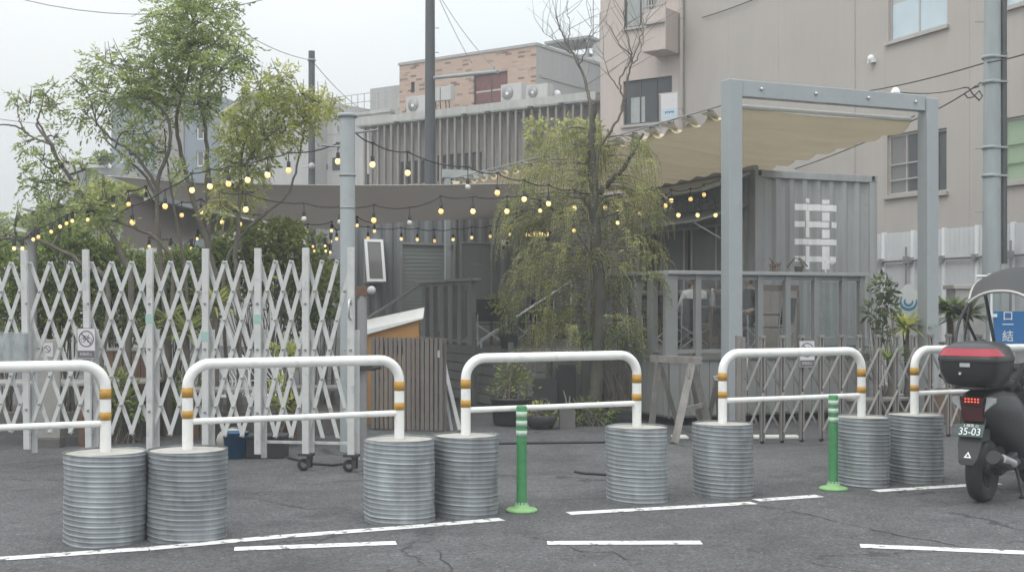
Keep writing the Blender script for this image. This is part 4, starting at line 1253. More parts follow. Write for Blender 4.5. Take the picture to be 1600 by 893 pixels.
# ------------------------------------------------------------------ guard rails in drums
def drum_mesh(ph, top):
    mb = MB(); n, Rr, H = 84, .267, .60
    pit = .033
    prof = [0, .10, .22, .33, .44, .56, .66, .72, .78, .84, .9, .95]
    hgt = [0, 0, .0045, .0065, .0045, 0, 0, 0, 0, 0, 0, 0]
    rows = 190
    sz = int(ph * 100); jit = [random.Random(sz + i).uniform(-.22, .22) for i in range(64)]; amp = [random.Random(sz + 99 + i).uniform(.45, 1.15) for i in range(64)]
    vs, fs = [], []
    for j in range(rows + 1):
        z = H * j / rows
        for k in range(n):
            th = 2 * math.pi * k / n
            qq = z / pit + 2 * (k / n) + ph; qi = int(qq // 2); q = qq % 1.0; q = min(.999, max(0, q + jit[qi % 64] * .4))
            r = Rr + float(np.interp(q, prof + [1], hgt + [0])) * (amp[qi % 64] if int(qq) % 2 else .5)
            # handled and dented a little
            r += .0042 * math.sin(3 * th + z * 5 + ph * 29) + .0026 * math.sin(5 * th - z * 11 + ph * 14) + .002 * math.sin(9 * th + z * 17 + ph * 5)
            vs.append((r * math.cos(th), r * math.sin(th), z))
    for j in range(rows):
        for k in range(n):
            k2 = (k + 1) % n
            fs.append((j * n + k, j * n + k2, (j + 1) * n + k2, (j + 1) * n + k))
    mb.add(vs, fs, True)
    m2 = MB(); m2.lathe([(.001, H - .004), (.14, H - .006), (.23, H - .011), (.266, H - .014)], (0, 0, 0), 48)
    return mb, m2
DR = [drum_mesh(.1 + .23 * k, 0) for k in range(4)]
def mesh_of(mb, m, nm):
    o = build(nm, mb, m); me = o.data; bpy.data.objects.remove(o); return me
DRM = []
for i, (a, b) in enumerate(DR):
    oa = build('drum', a, M['zinc'] if i % 2 else M['zinc2'], origin=(0, 0, 0)); ob = build('concrete_fill', b, M['concrete'], origin=(0, 0, 0))
    DRM.append((oa.data, ob.data)); bpy.data.objects.remove(oa); bpy.data.objects.remove(ob)

DN = [0]
def guard_rail(pa, pb, sa, sb, label, vis=(1, 1)):
    d = pb - pa; L = d.length; ang = math.atan2(d.y, d.x)
    t = thing('guard_rail', label, 'guard rail', pa, ang, 'white guard rails along the road edge')
    r, zt, br = .037, 1.178, .155
    pts = [(0, 0, .45), (0, 0, zt - br)]
    for k in range(1, 9): a = R(90 * k / 8); pts.append((br - br * math.cos(a), 0, zt - br + br * math.sin(a)))
    pts.append((L / 2, 0, zt))
    for k in range(9): a = R(90 * k / 8); pts.append((L - br + br * math.sin(a), 0, zt - br + br * math.cos(a)))
    pts += [(L, 0, .45)]
    mb = MB(); mb.tube(pts, r, 18); build('frame', mb, M['white'], t)
    mb = MB(); mb.tube([(.03, 0, .785), (L * .5, 0, .783), (L - .03, 0, .785)], .022, 12); build('lower_rail', mb, M['white'], t)
    for x in (0, L):
        for z, h in ((.985, .068), (.835, .055)):
            mb = MB(); mb.lathe([(r + .0004, z - h / 2), (r + .002, z - h / 2), (r + .002, z + h / 2), (r + .0004, z + h / 2)], (x, 0, 0), 18); build('reflective_band', mb, M['gold'], t)
    for i, (x, s) in enumerate(((0, sa), (L, sb))):
        me = DRM[DN[0] % 4]; DN[0] += 1
        o = bpy.data.objects.new('drum', me[0]); C.objects.link(o); o.parent = t
        o.location = (x, 0, 0); o.scale = (s, s, 1); o.rotation_euler = (0, 0, random.uniform(0, 6))
        f = bpy.data.objects.new('concrete_fill', me[1]); C.objects.link(f); f.parent = o
    return t
D = {1: V(-2.745, 8.21, 0), 2: V(-2.222, 8.33, 0), 3: V(-.835, 9.01, 0), 4: V(-.352, 9.25, 0), 5: V(1.017, 9.91, 0), 6: V(1.763, 10.18, 0), 7: V(3.098, 10.78, 0), 8: V(3.647, 11.02, 0)}
ex5 = (D[1] - D[2]).normalized(); dB = V(math.cos(R(25)), math.sin(R(25)), 0)
guard_rail(D[1] - dB * 1.53, D[1], 1, 1, 'white guard rail at the left, cut off by the picture edge, in galvanised drums')
guard_rail(D[2], D[3], .99, .97, 'white guard rail in two drums directly before the white scissor gate')
guard_rail(D[4], D[5], .92, .93, 'white guard rail in front of the willow, behind a green bollard')
guard_rail(D[6], D[7], .93, .90, 'white guard rail before the pergola, its right drum behind a green bollard')
guard_rail(D[8], D[8] + dB * 1.5, .92, .92, 'white guard rail at the right, partly hidden by the black scooter')

def bollard(p, label):
    t = thing('bollard', label, 'bollard', p, random.uniform(0, 6), 'green bollards by the guard rails')
    mb = MB(); mb.lathe([(.001, 0), (.122, 0), (.124, .012), (.112, .022), (.06, .034), (.055, .05), (.048, .055)], (0, 0, 0), 28); build('base_disc', mb, M['greenpale'], t)
    mb = MB(); mb.lathe([(.043, .05), (.043, .075), (.040, .085), (.0395, .45), (.0415, .8), (.036, .81), (.001, .812)], (0, 0, 0), 24); build('post', mb, M['green'], t)
    for z in (.60, .675, .745):
        mb = MB(); mb.lathe([(.0415, z - .022), (.0432, z - .022), (.0434, z + .022), (.0415, z + .022)], (0, 0, 0), 24); build('reflective_band', mb, M['reflect'], t)
    mb = MB()
    for k in range(10): a = 2 * math.pi * k / 10; mb.obox((.0445 * math.cos(a), .0445 * math.sin(a), .062), V(-math.sin(a), math.cos(a), 0) * .009, V(math.cos(a), math.sin(a), 0) * .002, EZ * .008)
    build('reflector_dot', mb, M['reflect'], t)
    return t
bollard(G(815, 798), 'scuffed green bollard with pale bands in front of the middle guard rail')
bollard(G(1302, 764), 'green bollard touching the drum beside the scooter side of the road')

# ------------------------------------------------------------------ white scissor gate
gp = [-128, -40, 47, 143, 238, 324.5, 406, 480.5, 551]
GL, GR = V(0, 12.15, 0), V(0, 11.6, 0)
def gate_pt(px):
    s = (px - 47) / (551 - 47); Y = 12.15 + (11.6 - 12.15) * s
    return V((px - W0 / 2) / F * Y, Y, 0)
t = thing('scissor_gate', 'tall white folding scissor gate across the garden at left', 'gate', gate_pt(250))
GT = t
gdir = (gate_pt(551) - gate_pt(47)).normalized(); gn = V(gdir.y, -gdir.x, 0)
zt, zbot = 2.10, .15
for i, px in enumerate(gp):
    b = gate_pt(px); mb = MB()
    lean = gdir * (-.035 if px < 200 else 0)
    mb.bar(b + EZ * zbot, b + EZ * (zt + .03) + lean, .045, .085, gdir) if False else mb.obox(b + gn * .05 + EZ * ((zt + .03 + zbot) / 2) + lean * .5, gdir * .033, gn * .017, EZ * ((zt + .03 - zbot) / 2) + lean * .5)
    mb.obox(b - gn * .035 + gdir * .03 + EZ * ((1.35 + .1) / 2), gdir * .026, gn * .015, EZ * .62)
    p = build('post', mb, M['gate'], t, world=True, bev=.004)
    for z in (.55, 1.16, 1.6):
        mb = MB(); mb.lathe([(.001, 0), (.012, 0), (.012, .012), (.001, .014)], b + gn * .068 + EZ * z, 8, Matrix.Rotation(R(90), 3, 'X')); build('bolt', mb, M['panelgrey'], p, world=True)
    if px in (324.5, 406, 238):
        mb = MB(); z = 1.28 if px == 324.5 else 1.45
        mb.obox(b + gn * .0685 + EZ * z, gdir * .038, gn * .001, EZ * .045); build('mint_label', mb, M['mint'], p, world=True)
# lattice nodes: three per bay
nodes = []
for a, b in zip(gp[:-1], gp[1:]):
    for k in range(3): nodes.append(a + (b - a) * k / 3)
nodes.append(gp[-1])
zl, zh_ = .32, 2.0
mb = MB(); m2 = MB(); m3 = mb
for i in range(len(nodes) - 3):
    for (i0, i1, layer, mm) in ((i, i + 3, .018, mb), (i + 3, i, -.006, m2)):
        a = gate_pt(nodes[i0]) + gn * layer; b = gate_pt(nodes[i1]) + gn * layer
        mid = gate_pt((nodes[i0] + nodes[i1]) / 2)
        mm.bar(a + EZ * zl, b + EZ * zh_, .010, .037, gdir.cross(EZ)) if False else None
        d = (b - a) + EZ * (zh_ - zl); L = d.length; d.normalize(); wv = d.cross(gn).normalized()
        c = (a + b) / 2 + EZ * ((zl + zh_) / 2)
        mm.obox(c, d * (L / 2 + .012), gn * .006, wv * .0195)
mb.cur = 1
for i in range(len(nodes)):
    for k, z in enumerate(np.linspace(zl, zh_, 7)):
        px = nodes[i] if k % 2 == 0 else (nodes[i] + nodes[min(i + 1, len(nodes) - 1)]) / 2
        if k % 2 and i == len(nodes) - 1: continue
        m3.lathe([(.001, 0), (.0125, 0), (.0125, .008), (.001, .010)], gate_pt(px) + gn * .026 + EZ * float(z), 8, Matrix.Rotation(R(90), 3, 'X'))
build('front_lattice', mb, [M['gate'], M['gatelite']], t, world=True)
build('rear_lattice', m2, M['gate'], t, world=True, bev=.002)
def caster(px, big=True):
    b = gate_pt(px) + gn * .03
    mb = MB(); mb.obox(b + EZ * .155, gdir * .07, gn * .05, EZ * .012); mb.obox(b + gdir * .03 + EZ * .09 + gn * .03, gdir * .02, gn * .004, EZ * .06); mb.obox(b + gdir * .03 + EZ * .09 - gn * .03, gdir * .02, gn * .004, EZ * .06)
    c = build('caster', mb, M['blackmat'], t, world=True)
    mb = MB(); mb.lathe([(.03, -.02), (.05, -.02), (.058, -.012), (.058, .012), (.05, .02), (.03, .02)], b + EZ * .058 + gdir * -.03, 20, Matrix.Rotation(R(90), 3, 'X')); build('wheel', mb, M['rubber'], c, world=True)
for px in (480.5, 551): caster(px)
b = gate_pt(551)
mb = MB(); mb.tube([b + gn * .07 + EZ * 1.45, b + gn * .12 + EZ * 1.47, b + gn * .12 + EZ * 1.62, b + gn * .07 + EZ * 1.64], .010, 8); build('handle', mb, M['chrome'], t, world=True)
mb = MB(); mb.bar(gate_pt(410) + EZ * .26 - gn * .05, gate_pt(551) + EZ * .26 - gn * .05, .03, .025); build('bottom_bar', mb, M['gate'], t, world=True)

def bike_sign(name, label, c, ux, s=1.0, group=None):
    """white plate, ring with bicycle and bar, dark strip with pale characters"""
    ang = math.atan2(ux.y, ux.x)
    t = thing(name, label, 'sign', c, ang, group)
    W_, H_ = .188 * s, .292 * s
    mb = MB(); mb.box(-W_ / 2, W_ / 2, 0, .006, 0, H_); build('plate', mb, M['signwhite'], t, bev=.001)
    mb = MB()
    e = .004 * s
    for q in ((-W_ / 2, W_ / 2, H_ - e, H_), (-W_ / 2, W_ / 2, 0, e), (-W_ / 2, -W_ / 2 + e, e, H_ - e), (W_ / 2 - e, W_ / 2, e, H_ - e)): mb.box(q[0], q[1], -.002, -.0005, q[2], q[3])
    mb.box(-W_ / 2 + .008 * s, W_ / 2 - .008 * s, -.002, -.0005, .010 * s, .078 * s)
    cz = .19 * s; Rr = .078 * s
    mb.lathe([(Rr - .010 * s, 0), (Rr, 0), (Rr, .0015), (Rr - .010 * s, .0015), (Rr - .010 * s, 0)], (0, -.0005, cz), 36, Matrix.Rotation(R(90), 3, 'X'))
    mb.obox((0, -.0024, cz), V(.7071, 0, -.7071) * Rr * .93, V(0, .0006, 0), V(.7071, 0, .7071) * .006 * s)
    build('ring', mb, M['signgrey'], t)
    mb = MB()
    for dx in (-.032, .032): mb.lathe([(.020 * s, 0), (.025 * s, 0), (.025 * s, .001), (.020 * s, .001), (.020 * s, 0)], (dx * s, -.0007, cz - .012 * s), 18, Matrix.Rotation(R(90), 3, 'X'))
    def ln(a, b): mb.bar((a[0] * s, -.0012, cz + a[1] * s), (b[0] * s, -.0012, cz + b[1] * s), .0008, .0055 * s, (0, 0, 1)) if abs(a[0] - b[0]) > 1e-6 else None
    for a, b in (((-.032, -.012), (-.008, -.012)), ((-.032, -.012), (-.014, .02)), ((-.014, .02), (.02, .022)), ((-.008, -.012), (.021, .02)), ((.032, -.012), (.019, .034)), ((.019, .034), (.030, .036)), ((-.020, .028), (-.006, .028)), ((-.008, -.012), (-.013, .026))): ln(a, b)
    build('bicycle_mark', mb, M['signgrey'], t)
    mb = MB(); mb.text('駐輪禁止', .034 * s, (0, -.0022, .043 * s), (1, 0, 0), (0, 0, 1), .0006, .125 * s); build('lettering', mb, M['signwhite'], t)
    return t
c = gate_pt(141.5) + gn * .085 + EZ * (zat(560, 12.0)); bike_sign('no_bicycle_sign', 'white no bicycle parking sign hung on the white scissor gate', c, gdir, 1.04)
# clear leaflet box on the gate
c = gate_pt(36) + gn * .16 + EZ * zat(563, 12.1)
t = thing('leaflet_box', 'clear plastic leaflet box hung on the white gate at far left', 'leaflet box', c, 0)
mb = MB(); w2, h2, d2 = .125, .27, .05
mb.box(-w2, w2, -d2, -d2 + .004, 0, h2); mb.box(-w2, w2, d2 - .004, d2, 0, h2); mb.box(-w2, -w2 + .004, -d2 + .004, d2 - .004, 0, h2); mb.box(w2 - .004, w2, -d2 + .004, d2 - .004, 0, h2); mb.box(-w2 + .004, w2 - .004, -d2 + .004, d2 - .004, 0, .004)
build('box', mb, M['plastic'], t)
mb = MB(); mb.box(-w2 - .01, w2 + .02, -d2 - .012, d2 + .012, h2, h2 + .016); build('lid', mb, M['plastic'], t)

# ------------------------------------------------------------------ bronze scissor gate in front of the deck
ga, gb = V(2.60, 13.85, 0), V(5.55, 14.75, 0)
t = thing('scissor_gate', 'low bronze grey folding scissor gate before the deck skirt at right', 'gate', ga, math.atan2(gb.y - ga.y, gb.x - ga.x))
gd = (gb - ga).normalized()
def ub(px): return solve(px, ga, gd)
pxs = [1191, 1222, 1252.5, 1283, 1313.5, 1342, 1371, 1400, 1427, 1454, 1482, 1505, 1530]
us = [ub(p) for p in pxs]
mb = MB(); mb.box(ub(1157) - .055, ub(1157) + .0, -.03, .03, .0, 1.24); mb.box(ub(1157) + .003, ub(1157) + .05, -.03, .03, .0, 1.22); ep = build('end_post', mb, M['gatedark'], t, bev=.004)
mb = MB(); u = ub(1160) + .02; mb.tube([(u, -.03, .75), (u, -.075, .75), (u, -.075, .98), (u, -.03, .98)], .009, 8); build('handle', mb, M['gatedark'], ep)
for u in us:
    mb = MB(); mb.box(u - .028, u - .008, -.022, .022, .03, 1.2); mb.box(u + .008, u + .028, -.022, .022, .03, 1.2); mb.box(u - .034, u + .034, -.03, .03, 1.2, 1.235)
    build('post', mb, M['gatedark'], t, bev=.003)
mb = MB(); m2 = MB()
allu = [ub(1164)] + us
for a, b in zip(allu[:-1], allu[1:]):
    for z0, z1 in ((.13, .58), (.62, 1.08)):
        for (x0, x1, y, mm) in ((a, b, -.036, mb), (b, a, .034, m2)):
            d = V(x1 - x0, 0, z1 - z0); L = d.length; d.normalize(); wv = d.cross(V(0, 1, 0))
            mm.obox(((x0 + x1) / 2, y, (z0 + z1) / 2), d * (L / 2), V(0, .005, 0), wv * .012)
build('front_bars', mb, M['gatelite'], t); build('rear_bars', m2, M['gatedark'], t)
mb = MB()
for u in us: mb.lathe([(.001, -.01), (.026, -.01), (.026, .01), (.001, .01)], (u, 0, .026), 12, Matrix.Rotation(R(90), 3, 'X'))
build('wheels', mb, M['rubber'], t)
c = ga + gd * ub(1257) + V(gd.y, -gd.x, 0) * .06 + EZ * zat(573, (ga + gd * ub(1257)).y)
bike_sign('no_bicycle_sign', 'white no bicycle parking sign on the low bronze gate behind a guard rail', c, gd, 1.06)
# ------------------------------------------------------------------ furniture on the deck
def camp_chair(loc, rz, label):
    t = thing('folding_chair', label, 'folding chair', loc, rz, 'folding chairs on the deck')
    # the sitter faces -y of the chair
    mb = MB(); mb.box(-.25, .25, -.24, .22, .40, .415); build('seat', mb, M['blackcloth'], t)
    mb = MB()
    n = 8
    for i in range(n):
        a = -.27 + .54 * i / n; b = a + .54 / n
        f = lambda x: .27 - .05 * (1 - (x / .27) ** 2) * -1
        mb.hexa([(a, f(a), .46), (b, f(b), .46), (b, f(b) + .008, .46), (a, f(a) + .008, .46), (a, f(a) + .07, .88), (b, f(b) + .07, .88), (b, f(b) + .078, .88), (a, f(a) + .078, .88)])
    build('backrest', mb, M['blackcloth'], t)
    r = .011
    for s in (-1, 1):
        mb = MB(); mb.tube([(s * .275, .27, .0), (s * .275, .30, .5), (s * .275, .35, .88)], r, 8); build('leg', mb, M['chrome'], t)
        mb = MB(); mb.tube([(s * .275, -.24, .0), (s * .275, -.26, .60)], r, 8); build('leg', mb, M['chrome'], t)
    for y, nm in ((.29, 'rear_cross'), (-.25, 'front_cross')):
        mb = MB(); mb.bar((-.27, y, .04), (.27, y, .40), .022, .012, (0, 1, 0)); mb.bar((.27, y + .016, .04), (-.27, y + .016, .40), .022, .012, (0, 1, 0)); build('cross_brace', mb, M['chrome'], t)
    for s in (-1, 1):
        mb = MB(); mb.box(s * .275 - .022, s * .275 + .022, -.27, .29, .60, .625); build('armrest', mb, M['blackmat'], t)
    return t
CS = .88
ch = camp_chair(V(*P(1080, 500, 19.0).xy, ZD), R(190), 'black folding chair with the person in a white shirt')
ch.scale = (CS, CS, CS)
def pch(px, Y): q = P(px, 500, Y); return V(q.x, q.y, ZD)
def more(px, Y, rz, label): return dup(ch, pch(px, Y), rz, label)
more(1163, 18.6, R(-50), 'black folding chair with a person behind the pergola post')
more(1203, 17.4, R(-128), 'empty black folding chair seen from the side, right of the pergola post')
more(1016, 18.2, R(20), 'black folding chair at the left end of the front railing')
more(768, 20.2, R(5), 'black folding chair with silver crossed legs left of the willow')
more(832, 21.0, R(-35), 'black folding chair half hidden by the willow branches')
def table(px, Y, label, wd=.55, h=.62):
    t = thing('side_table', label, 'table', pch(px, Y), GA)
    mb = MB(); mb.box(-wd / 2, wd / 2, -.25, .25, h - .025, h); build('top', mb, M['wood'], t, bev=.004)
    for x in (-1, 1):
        for y in (-1, 1): mb = MB(); mb.box(x * (wd / 2 - .05) - .02, x * (wd / 2 - .05) + .02, y * .2 - .02, y * .2 + .02, 0, h - .027); build('leg', mb, M['wood'], t)
    return t
table(1116, 18.2, 'small brown table between the two seated people', .5, .66)
t = thing('bottle', 'clear bottle standing on the brown table on the deck', 'bottle', pch(1113, 18.2) + EZ * .66)
mb = MB(); mb.lathe([(.001, 0), (.045, 0), (.047, .01), (.047, .14), (.02, .2), (.018, .24), (.001, .24)], (0, 0, 0), 14); build('body', mb, M['plastic'], t)
mb = MB(); mb.lathe([(.02, .241), (.02, .265), (.001, .266)], (0, 0, 0), 12); build('cap', mb, M['whiteflat'], t)
table(800, 20.8, 'dark table behind the black chair left of the willow', .7, .66)
t = thing('leaning_board', 'pale driftwood coloured board standing on the deck before the container end', 'board', dk(3.66, -.28, ZD), GA)
mb = MB()
for k in range(3): mb.box(-.36 + k * .24, -.124 + k * .24, .0, .03, .02, .96)
build('planks', mb, M['woodpale'], t)
mb = MB(); mb.box(-.40, .39, -.012, -.001, .90, .98); mb.box(.36, .40, -.012, -.001, .0, .9); build('trim', mb, M['wood'], t)

# ------------------------------------------------------------------ people
def skin_body(name, chain, edges, radii, mats, pick, parent, lvl=2):
    me = bpy.data.meshes.new(name)
    me.from_pydata([tuple(p) for p in chain], edges, [])
    o = bpy.data.objects.new(name, me); C.objects.link(o)
    o.modifiers.new('skin', 'SKIN').use_smooth_shade = True
    for v, r in zip(me.skin_vertices[0].data, radii): v.radius = r if isinstance(r, tuple) else (r, r)
    me.skin_vertices[0].data[0].use_root = True
    sb = o.modifiers.new('sub', 'SUBSURF'); sb.levels = lvl; sb.render_levels = lvl
    bpy.context.view_layer.update()
    dg = bpy.context.evaluated_depsgraph_get()
    nm = bpy.data.meshes.new_from_object(o.evaluated_get(dg))
    bpy.data.objects.remove(o)
    nm.name = name
    for m in mats: nm.materials.append(m)
    for p in nm.polygons: p.material_index = pick(p.center); p.use_smooth = True
    b = bpy.data.objects.new(name, nm); C.objects.link(b); b.parent = parent
    WM[b.name] = wm(parent).copy()
    return b

def sitter(loc, rz, label, shirt, head_turn, lean=0.0, long_hair=False):
    """faces -y, seat at .42"""
    t = thing('person', label, 'person', loc, rz)
    pts = [(0, .06, .50), (0, .11, .66), (0, .15, .82), (0, .17, .98), (0, .16, 1.06), (0, .14, 1.12),
           (.17, .17, .97), (.235, .10, .76), (.20, -.12, .66), (.17, -.20, .665),
           (-.17, .17, .97), (-.235, .10, .76), (-.20, -.12, .66), (-.17, -.20, .665),
           (.10, .04, .48), (.12, -.36, .52), (.12, -.38, .12), (.12, -.40, .05), (.125, -.50, .035),
           (-.10, .04, .48), (-.12, -.36, .52), (-.12, -.34, .12), (-.12, -.36, .05), (-.125, -.46, .035)]
    ed = [(0, 1), (1, 2), (2, 3), (3, 4), (4, 5), (3, 6), (6, 7), (7, 8), (8, 9), (3, 10), (10, 11), (11, 12), (12, 13),
          (0, 14), (14, 15), (15, 16), (16, 17), (17, 18), (0, 19), (19, 20), (20, 21), (21, 22), (22, 23)]
    rd = [(.15, .11), (.145, .105), (.155, .11), (.12, .09), (.055, .055), (.05, .05),
          (.072, .072), (.05, .05), (.04, .04), (.03, .03), (.072, .072), (.05, .05), (.04, .04), (.03, .03),
          (.095, .095), (.07, .07), (.05, .05), (.045, .045), (.035, .035), (.095, .095), (.07, .07), (.05, .05), (.045, .045), (.035, .035)]
    def pick(c):
        if c.z > 1.045: return 0
        if c.y < -.05 and .60 < c.z < .72 and abs(c.x) > .09: return 0
        if c.z < .075: return 3
        if c.z > .56 and c.y > -.2: return 1
        if c.z > .56 and abs(c.x) > .16: return 1
        return 2
    body = skin_body('body', pts, ed, rd, [M['skin'], shirt, M['trouser'], M['black']], pick, t)
    # hands with fingers
    for s in (1, -1):
        w_ = V(s * .17, -.20, .665); q = [w_]; e = []; r = [.026]
        q.append(w_ + V(0, -.07, -.005)); e.append((0, 1)); r.append(.03)
        for k in range(4):
            f = w_ + V(-.028 + .019 * k, -.10, -.005); b0 = len(q)
            L = (.055, .065, .07, .06)[k]
            q += [f, f + V(0, -L * .6, -.012), f + V(0, -L, -.04)]; e += [(1, b0), (b0, b0 + 1), (b0 + 1, b0 + 2)]; r += [.010, .009, .008]
        b0 = len(q); q += [w_ + V(-s * .035, -.05, -.005), w_ + V(-s * .055, -.085, -.02)]; e += [(0, b0), (b0, b0 + 1)]; r += [.012, .009]
        skin_body('hand', q, e, r, [M['skin']], lambda c: 0, t, 1)
    # head: skull, jaw, nose, ears as one surface
    hm = Matrix.Translation((0, .10, 1.235)) @ Matrix.Rotation(head_turn, 4, 'Z')
    mb = MB(); n, m = 22, 16; vs = []
    for j in range(m + 1):
        ph = math.pi * j / m
        for k in range(n):
            th = 2 * math.pi * k / n
            x = .074 * math.sin(ph) * math.cos(th); y = .094 * math.sin(ph) * math.sin(th); z = -.118 * math.cos(ph)
            if z < 0: x *= 1 - .28 * (-z / .118); y = y * (1 - .12 * (-z / .118)) - .012 * (-z / .118)
            fr = max(0, -math.sin(th)) ** 8 * math.sin(ph)
            if abs(z + .022) < .035 and abs(x) < .02: y -= .020 * (1 - abs(z + .022) / .035) * fr
            if abs(z + .060) < .012: y -= .004 * fr
            if abs(z - .012) < .014 and .015 < abs(x) < .045 and math.sin(th) < 0: y += .006
            if abs(math.cos(th)) > .97 and abs(z + .01) < .03: x *= 1.15
            vs.append(hm @ V(x, y, z))
    mb.add(vs, [(j * n + k, j * n + (k + 1) % n, (j + 1) * n + (k + 1) % n, (j + 1) * n + k) for j in range(m) for k in range(n)], True)
    hd = build('head', mb, M['skin'], t)
    for s in (-.03, .03): mb = MB(); mb.ball(hm @ V(s, -.083, .010), .0085, 8, 5); build('eye', mb, M['hair'], hd)
    mb = MB(); mb.bar(hm @ V(-.02, -.088, -.058), hm @ V(.02, -.088, -.058), .006, .006); build('mouth', mb, M['redcloth'], hd)
    mb = MB(); vs = []; n, m = 24, 10
    for j in range(m + 1):
        ph = math.pi * j / m * .60
        for k in range(n):
            th = 2 * math.pi * k / n
            lim = 1.0 if math.sin(th) > -.35 else .58
            if long_hair and math.sin(th) > -.2: lim = 1.35
            p2 = ph * lim
            x, y, z = .083 * math.sin(p2) * math.cos(th), .104 * math.sin(p2) * math.sin(th) + .004, .128 * math.cos(p2)
            x += .003 * math.sin(7 * th); vs.append(hm @ V(x, y, z))
    mb.add(vs, [(j * n + k, j * n + (k + 1) % n, (j + 1) * n + (k + 1) % n, (j + 1) * n + k) for j in range(m) for k in range(n)], True)
    build('hair', mb, M['hair'], hd)
    t.scale = (.88, .88, .88)
    return t
sitter(pch(1080, 19.05), R(190), 'person in a white shirt seated with back to the road on the deck', M['shirt'], R(70))
sitter(pch(1163, 18.55), R(-50), 'person in dark clothes seated behind the steel pergola post', M['darkshirt'], R(-10), long_hair=True)

# ------------------------------------------------------------------ yard objects
# tan box with a white slanted lid
bx = V(*P(614, 600, 16.6).xy, 0)
t = thing('tan_cabinet', 'orange brown wooden cabinet with a white slanted lid behind the slatted screen', 'cabinet', bx, R(3))
mb = MB(); mb.prism([(-.37, 0), (.36, 0), (.36, 1.42), (-.37, 1.20)], (0, -.4, 0), (1, 0, 0), (0, 0, 1), (0, .8, 0)); build('body', mb, M['orange'], t)
tm_ = mat('darker_tan_trim', (.33, .165, .06), .6)
for x in (-.375, .325): mb = MB(); mb.box(x, x + .05, -.41, -.401, 0, 1.18); build('trim', mb, tm_, t)
mb = MB(); mb.prism([(-.42, 1.17), (.42, 1.405), (.42, 1.425), (-.42, 1.245)], (0, -.46, 0), (1, 0, 0), (0, 0, 1), (0, .92, .13)); build('lid', mb, M['white'], t)
# slatted brown screen
a, b = V(*P(584, 600, 15.5).xy, 0), V(*P(690, 600, 15.2).xy, 0)
t = thing('slatted_screen', 'grey brown screen of narrow vertical slats before the tan cabinet', 'screen', a, math.atan2(b.y - a.y, b.x - a.x))
L = (b - a).length
mb = MB(); n = 16
for k in range(n):
    x = L * k / (n - 1) - .0; wd = .020 + (.006 if k % 4 == 0 else 0)
    mb.box(x - wd, x + wd, -.03, .0, .02, 1.17 + .004 * (k % 3))
build('slats', mb, M['slatbrown'], t)
mb = MB()
for z in (.15, .62, 1.07): mb.box(0, L, .003, .03, z, z + .05)
build('rail', mb, M['slatbrown'], t)
for x in (0, L): mb = MB(); mb.box(x - .03, x + .03, .034, .09, 0, 1.16); build('post', mb, M['slatbrown'], t)
mb = MB(); mb.box(L - .04, L - .01, -.036, -.031, .93, 1.02); build('latch', mb, M['chrome'], t)
mb = MB()
for k in (2, 3, 4, 5, 6): mb.box(L * k / 15 * 1.02 - .012, L * k / 15 * 1.02 + .01, .031, .036, .96, 1.13)
build('hanging_tags', mb, M['blackmat'], t)
# folded stand leaning by the screen
t = thing('folded_stand', 'narrow dark folding stand leaning beside the slatted screen', 'stand', V(*P(706, 600, 15.6).xy, 0))
mb = MB(); p0 = P(693, 566, 15.8); mb.bar(P(718, 672, 15.2), p0, .05, .025); mb.bar(P(706, 676, 15.4), P(690, 583, 15.7), .04, .025); build('leg', mb, M['panelgrey'], t, world=True)
mb = MB(); mb.bar(P(702, 610, 15.6), P(694, 566, 15.9), .05, .02); build('brace', mb, M['gatelite'], t, world=True)
# timber trestle
t = thing('trestle', 'weathered grey timber A frame trestle leaning by the deck skirt', 'trestle', G(1058, 688))
def leg(a, b, w_=.085, th=.045):
    mb = MB(); mb.bar(a, b, w_, th, (0, 1, 0)); build('leg', mb, M['woodgrey'], t, world=True, bev=.004)
leg(G(1054, 692), P(1081, 568, 14.3)); leg(G(1112, 684), P(1083, 572, 14.45)); leg(G(1098, 672), P(1080, 574, 14.7)); leg(G(1017, 672), P(1030, 566, 15.2), .08); leg(G(1060, 668), P(1032, 570, 15.35), .06)
mb = MB(); mb.bar(P(1018, 560, 15.4), P(1094, 563, 14.2), .05, .09); build('beam', mb, M['woodgrey'], t, world=True, bev=.004)
mb = MB(); mb.bar(P(1068, 640, 14.2), P(1098, 632, 14.45), .03, .05); mb.tube([P(1076, 575, 14.22), P(1076, 590, 14.2)], .012, 6); build('brace', mb, M['woodgrey'], t, world=True)
t = thing('trestle', 'short weathered timber leg frame beside the pergola post foot', 'trestle', G(1114, 664))
leg(G(1104, 672), P(1120, 592, 15.0), .06, .04); leg(G(1126, 668), P(1118, 588, 15.1), .06, .04)
# pale paving slab edges lying by the gates
for (px, py, w_, lab) in ((1212, 684, .55, 'pale flat slab lying on the asphalt behind the bronze gate'), (1062, 684, .18, 'small pale block under the timber trestle')):
    p = G(px, py); mb = MB(); mb.box(p.x - w_ / 2, p.x + w_ / 2, p.y - .12, p.y + .12, .002, .03)
    tag(build('slab', mb, M['cream'], bev=.006), lab, 'slab')

# hoses on the ground
def hose(label, pts, r=.014):
    mb = MB(); mb.tube([G(*p) + EZ * (r + .001) for p in pts], r, 8)
    return tag(build('cable_on_ground', mb, M['wire']), label, 'cable')
hose('black cable lying on the asphalt between the drums under the middle guard rail', [(690, 700), (730, 696), (790, 694), (860, 693), (950, 692)])
hose('black cable on the asphalt left of the fifth drum', [(898, 738), (915, 741), (935, 742), (960, 744)], .012)
hose('black cable coiled at the foot of the white gate', [(450, 716), (490, 726), (520, 728), (548, 724), (556, 712)], .012)

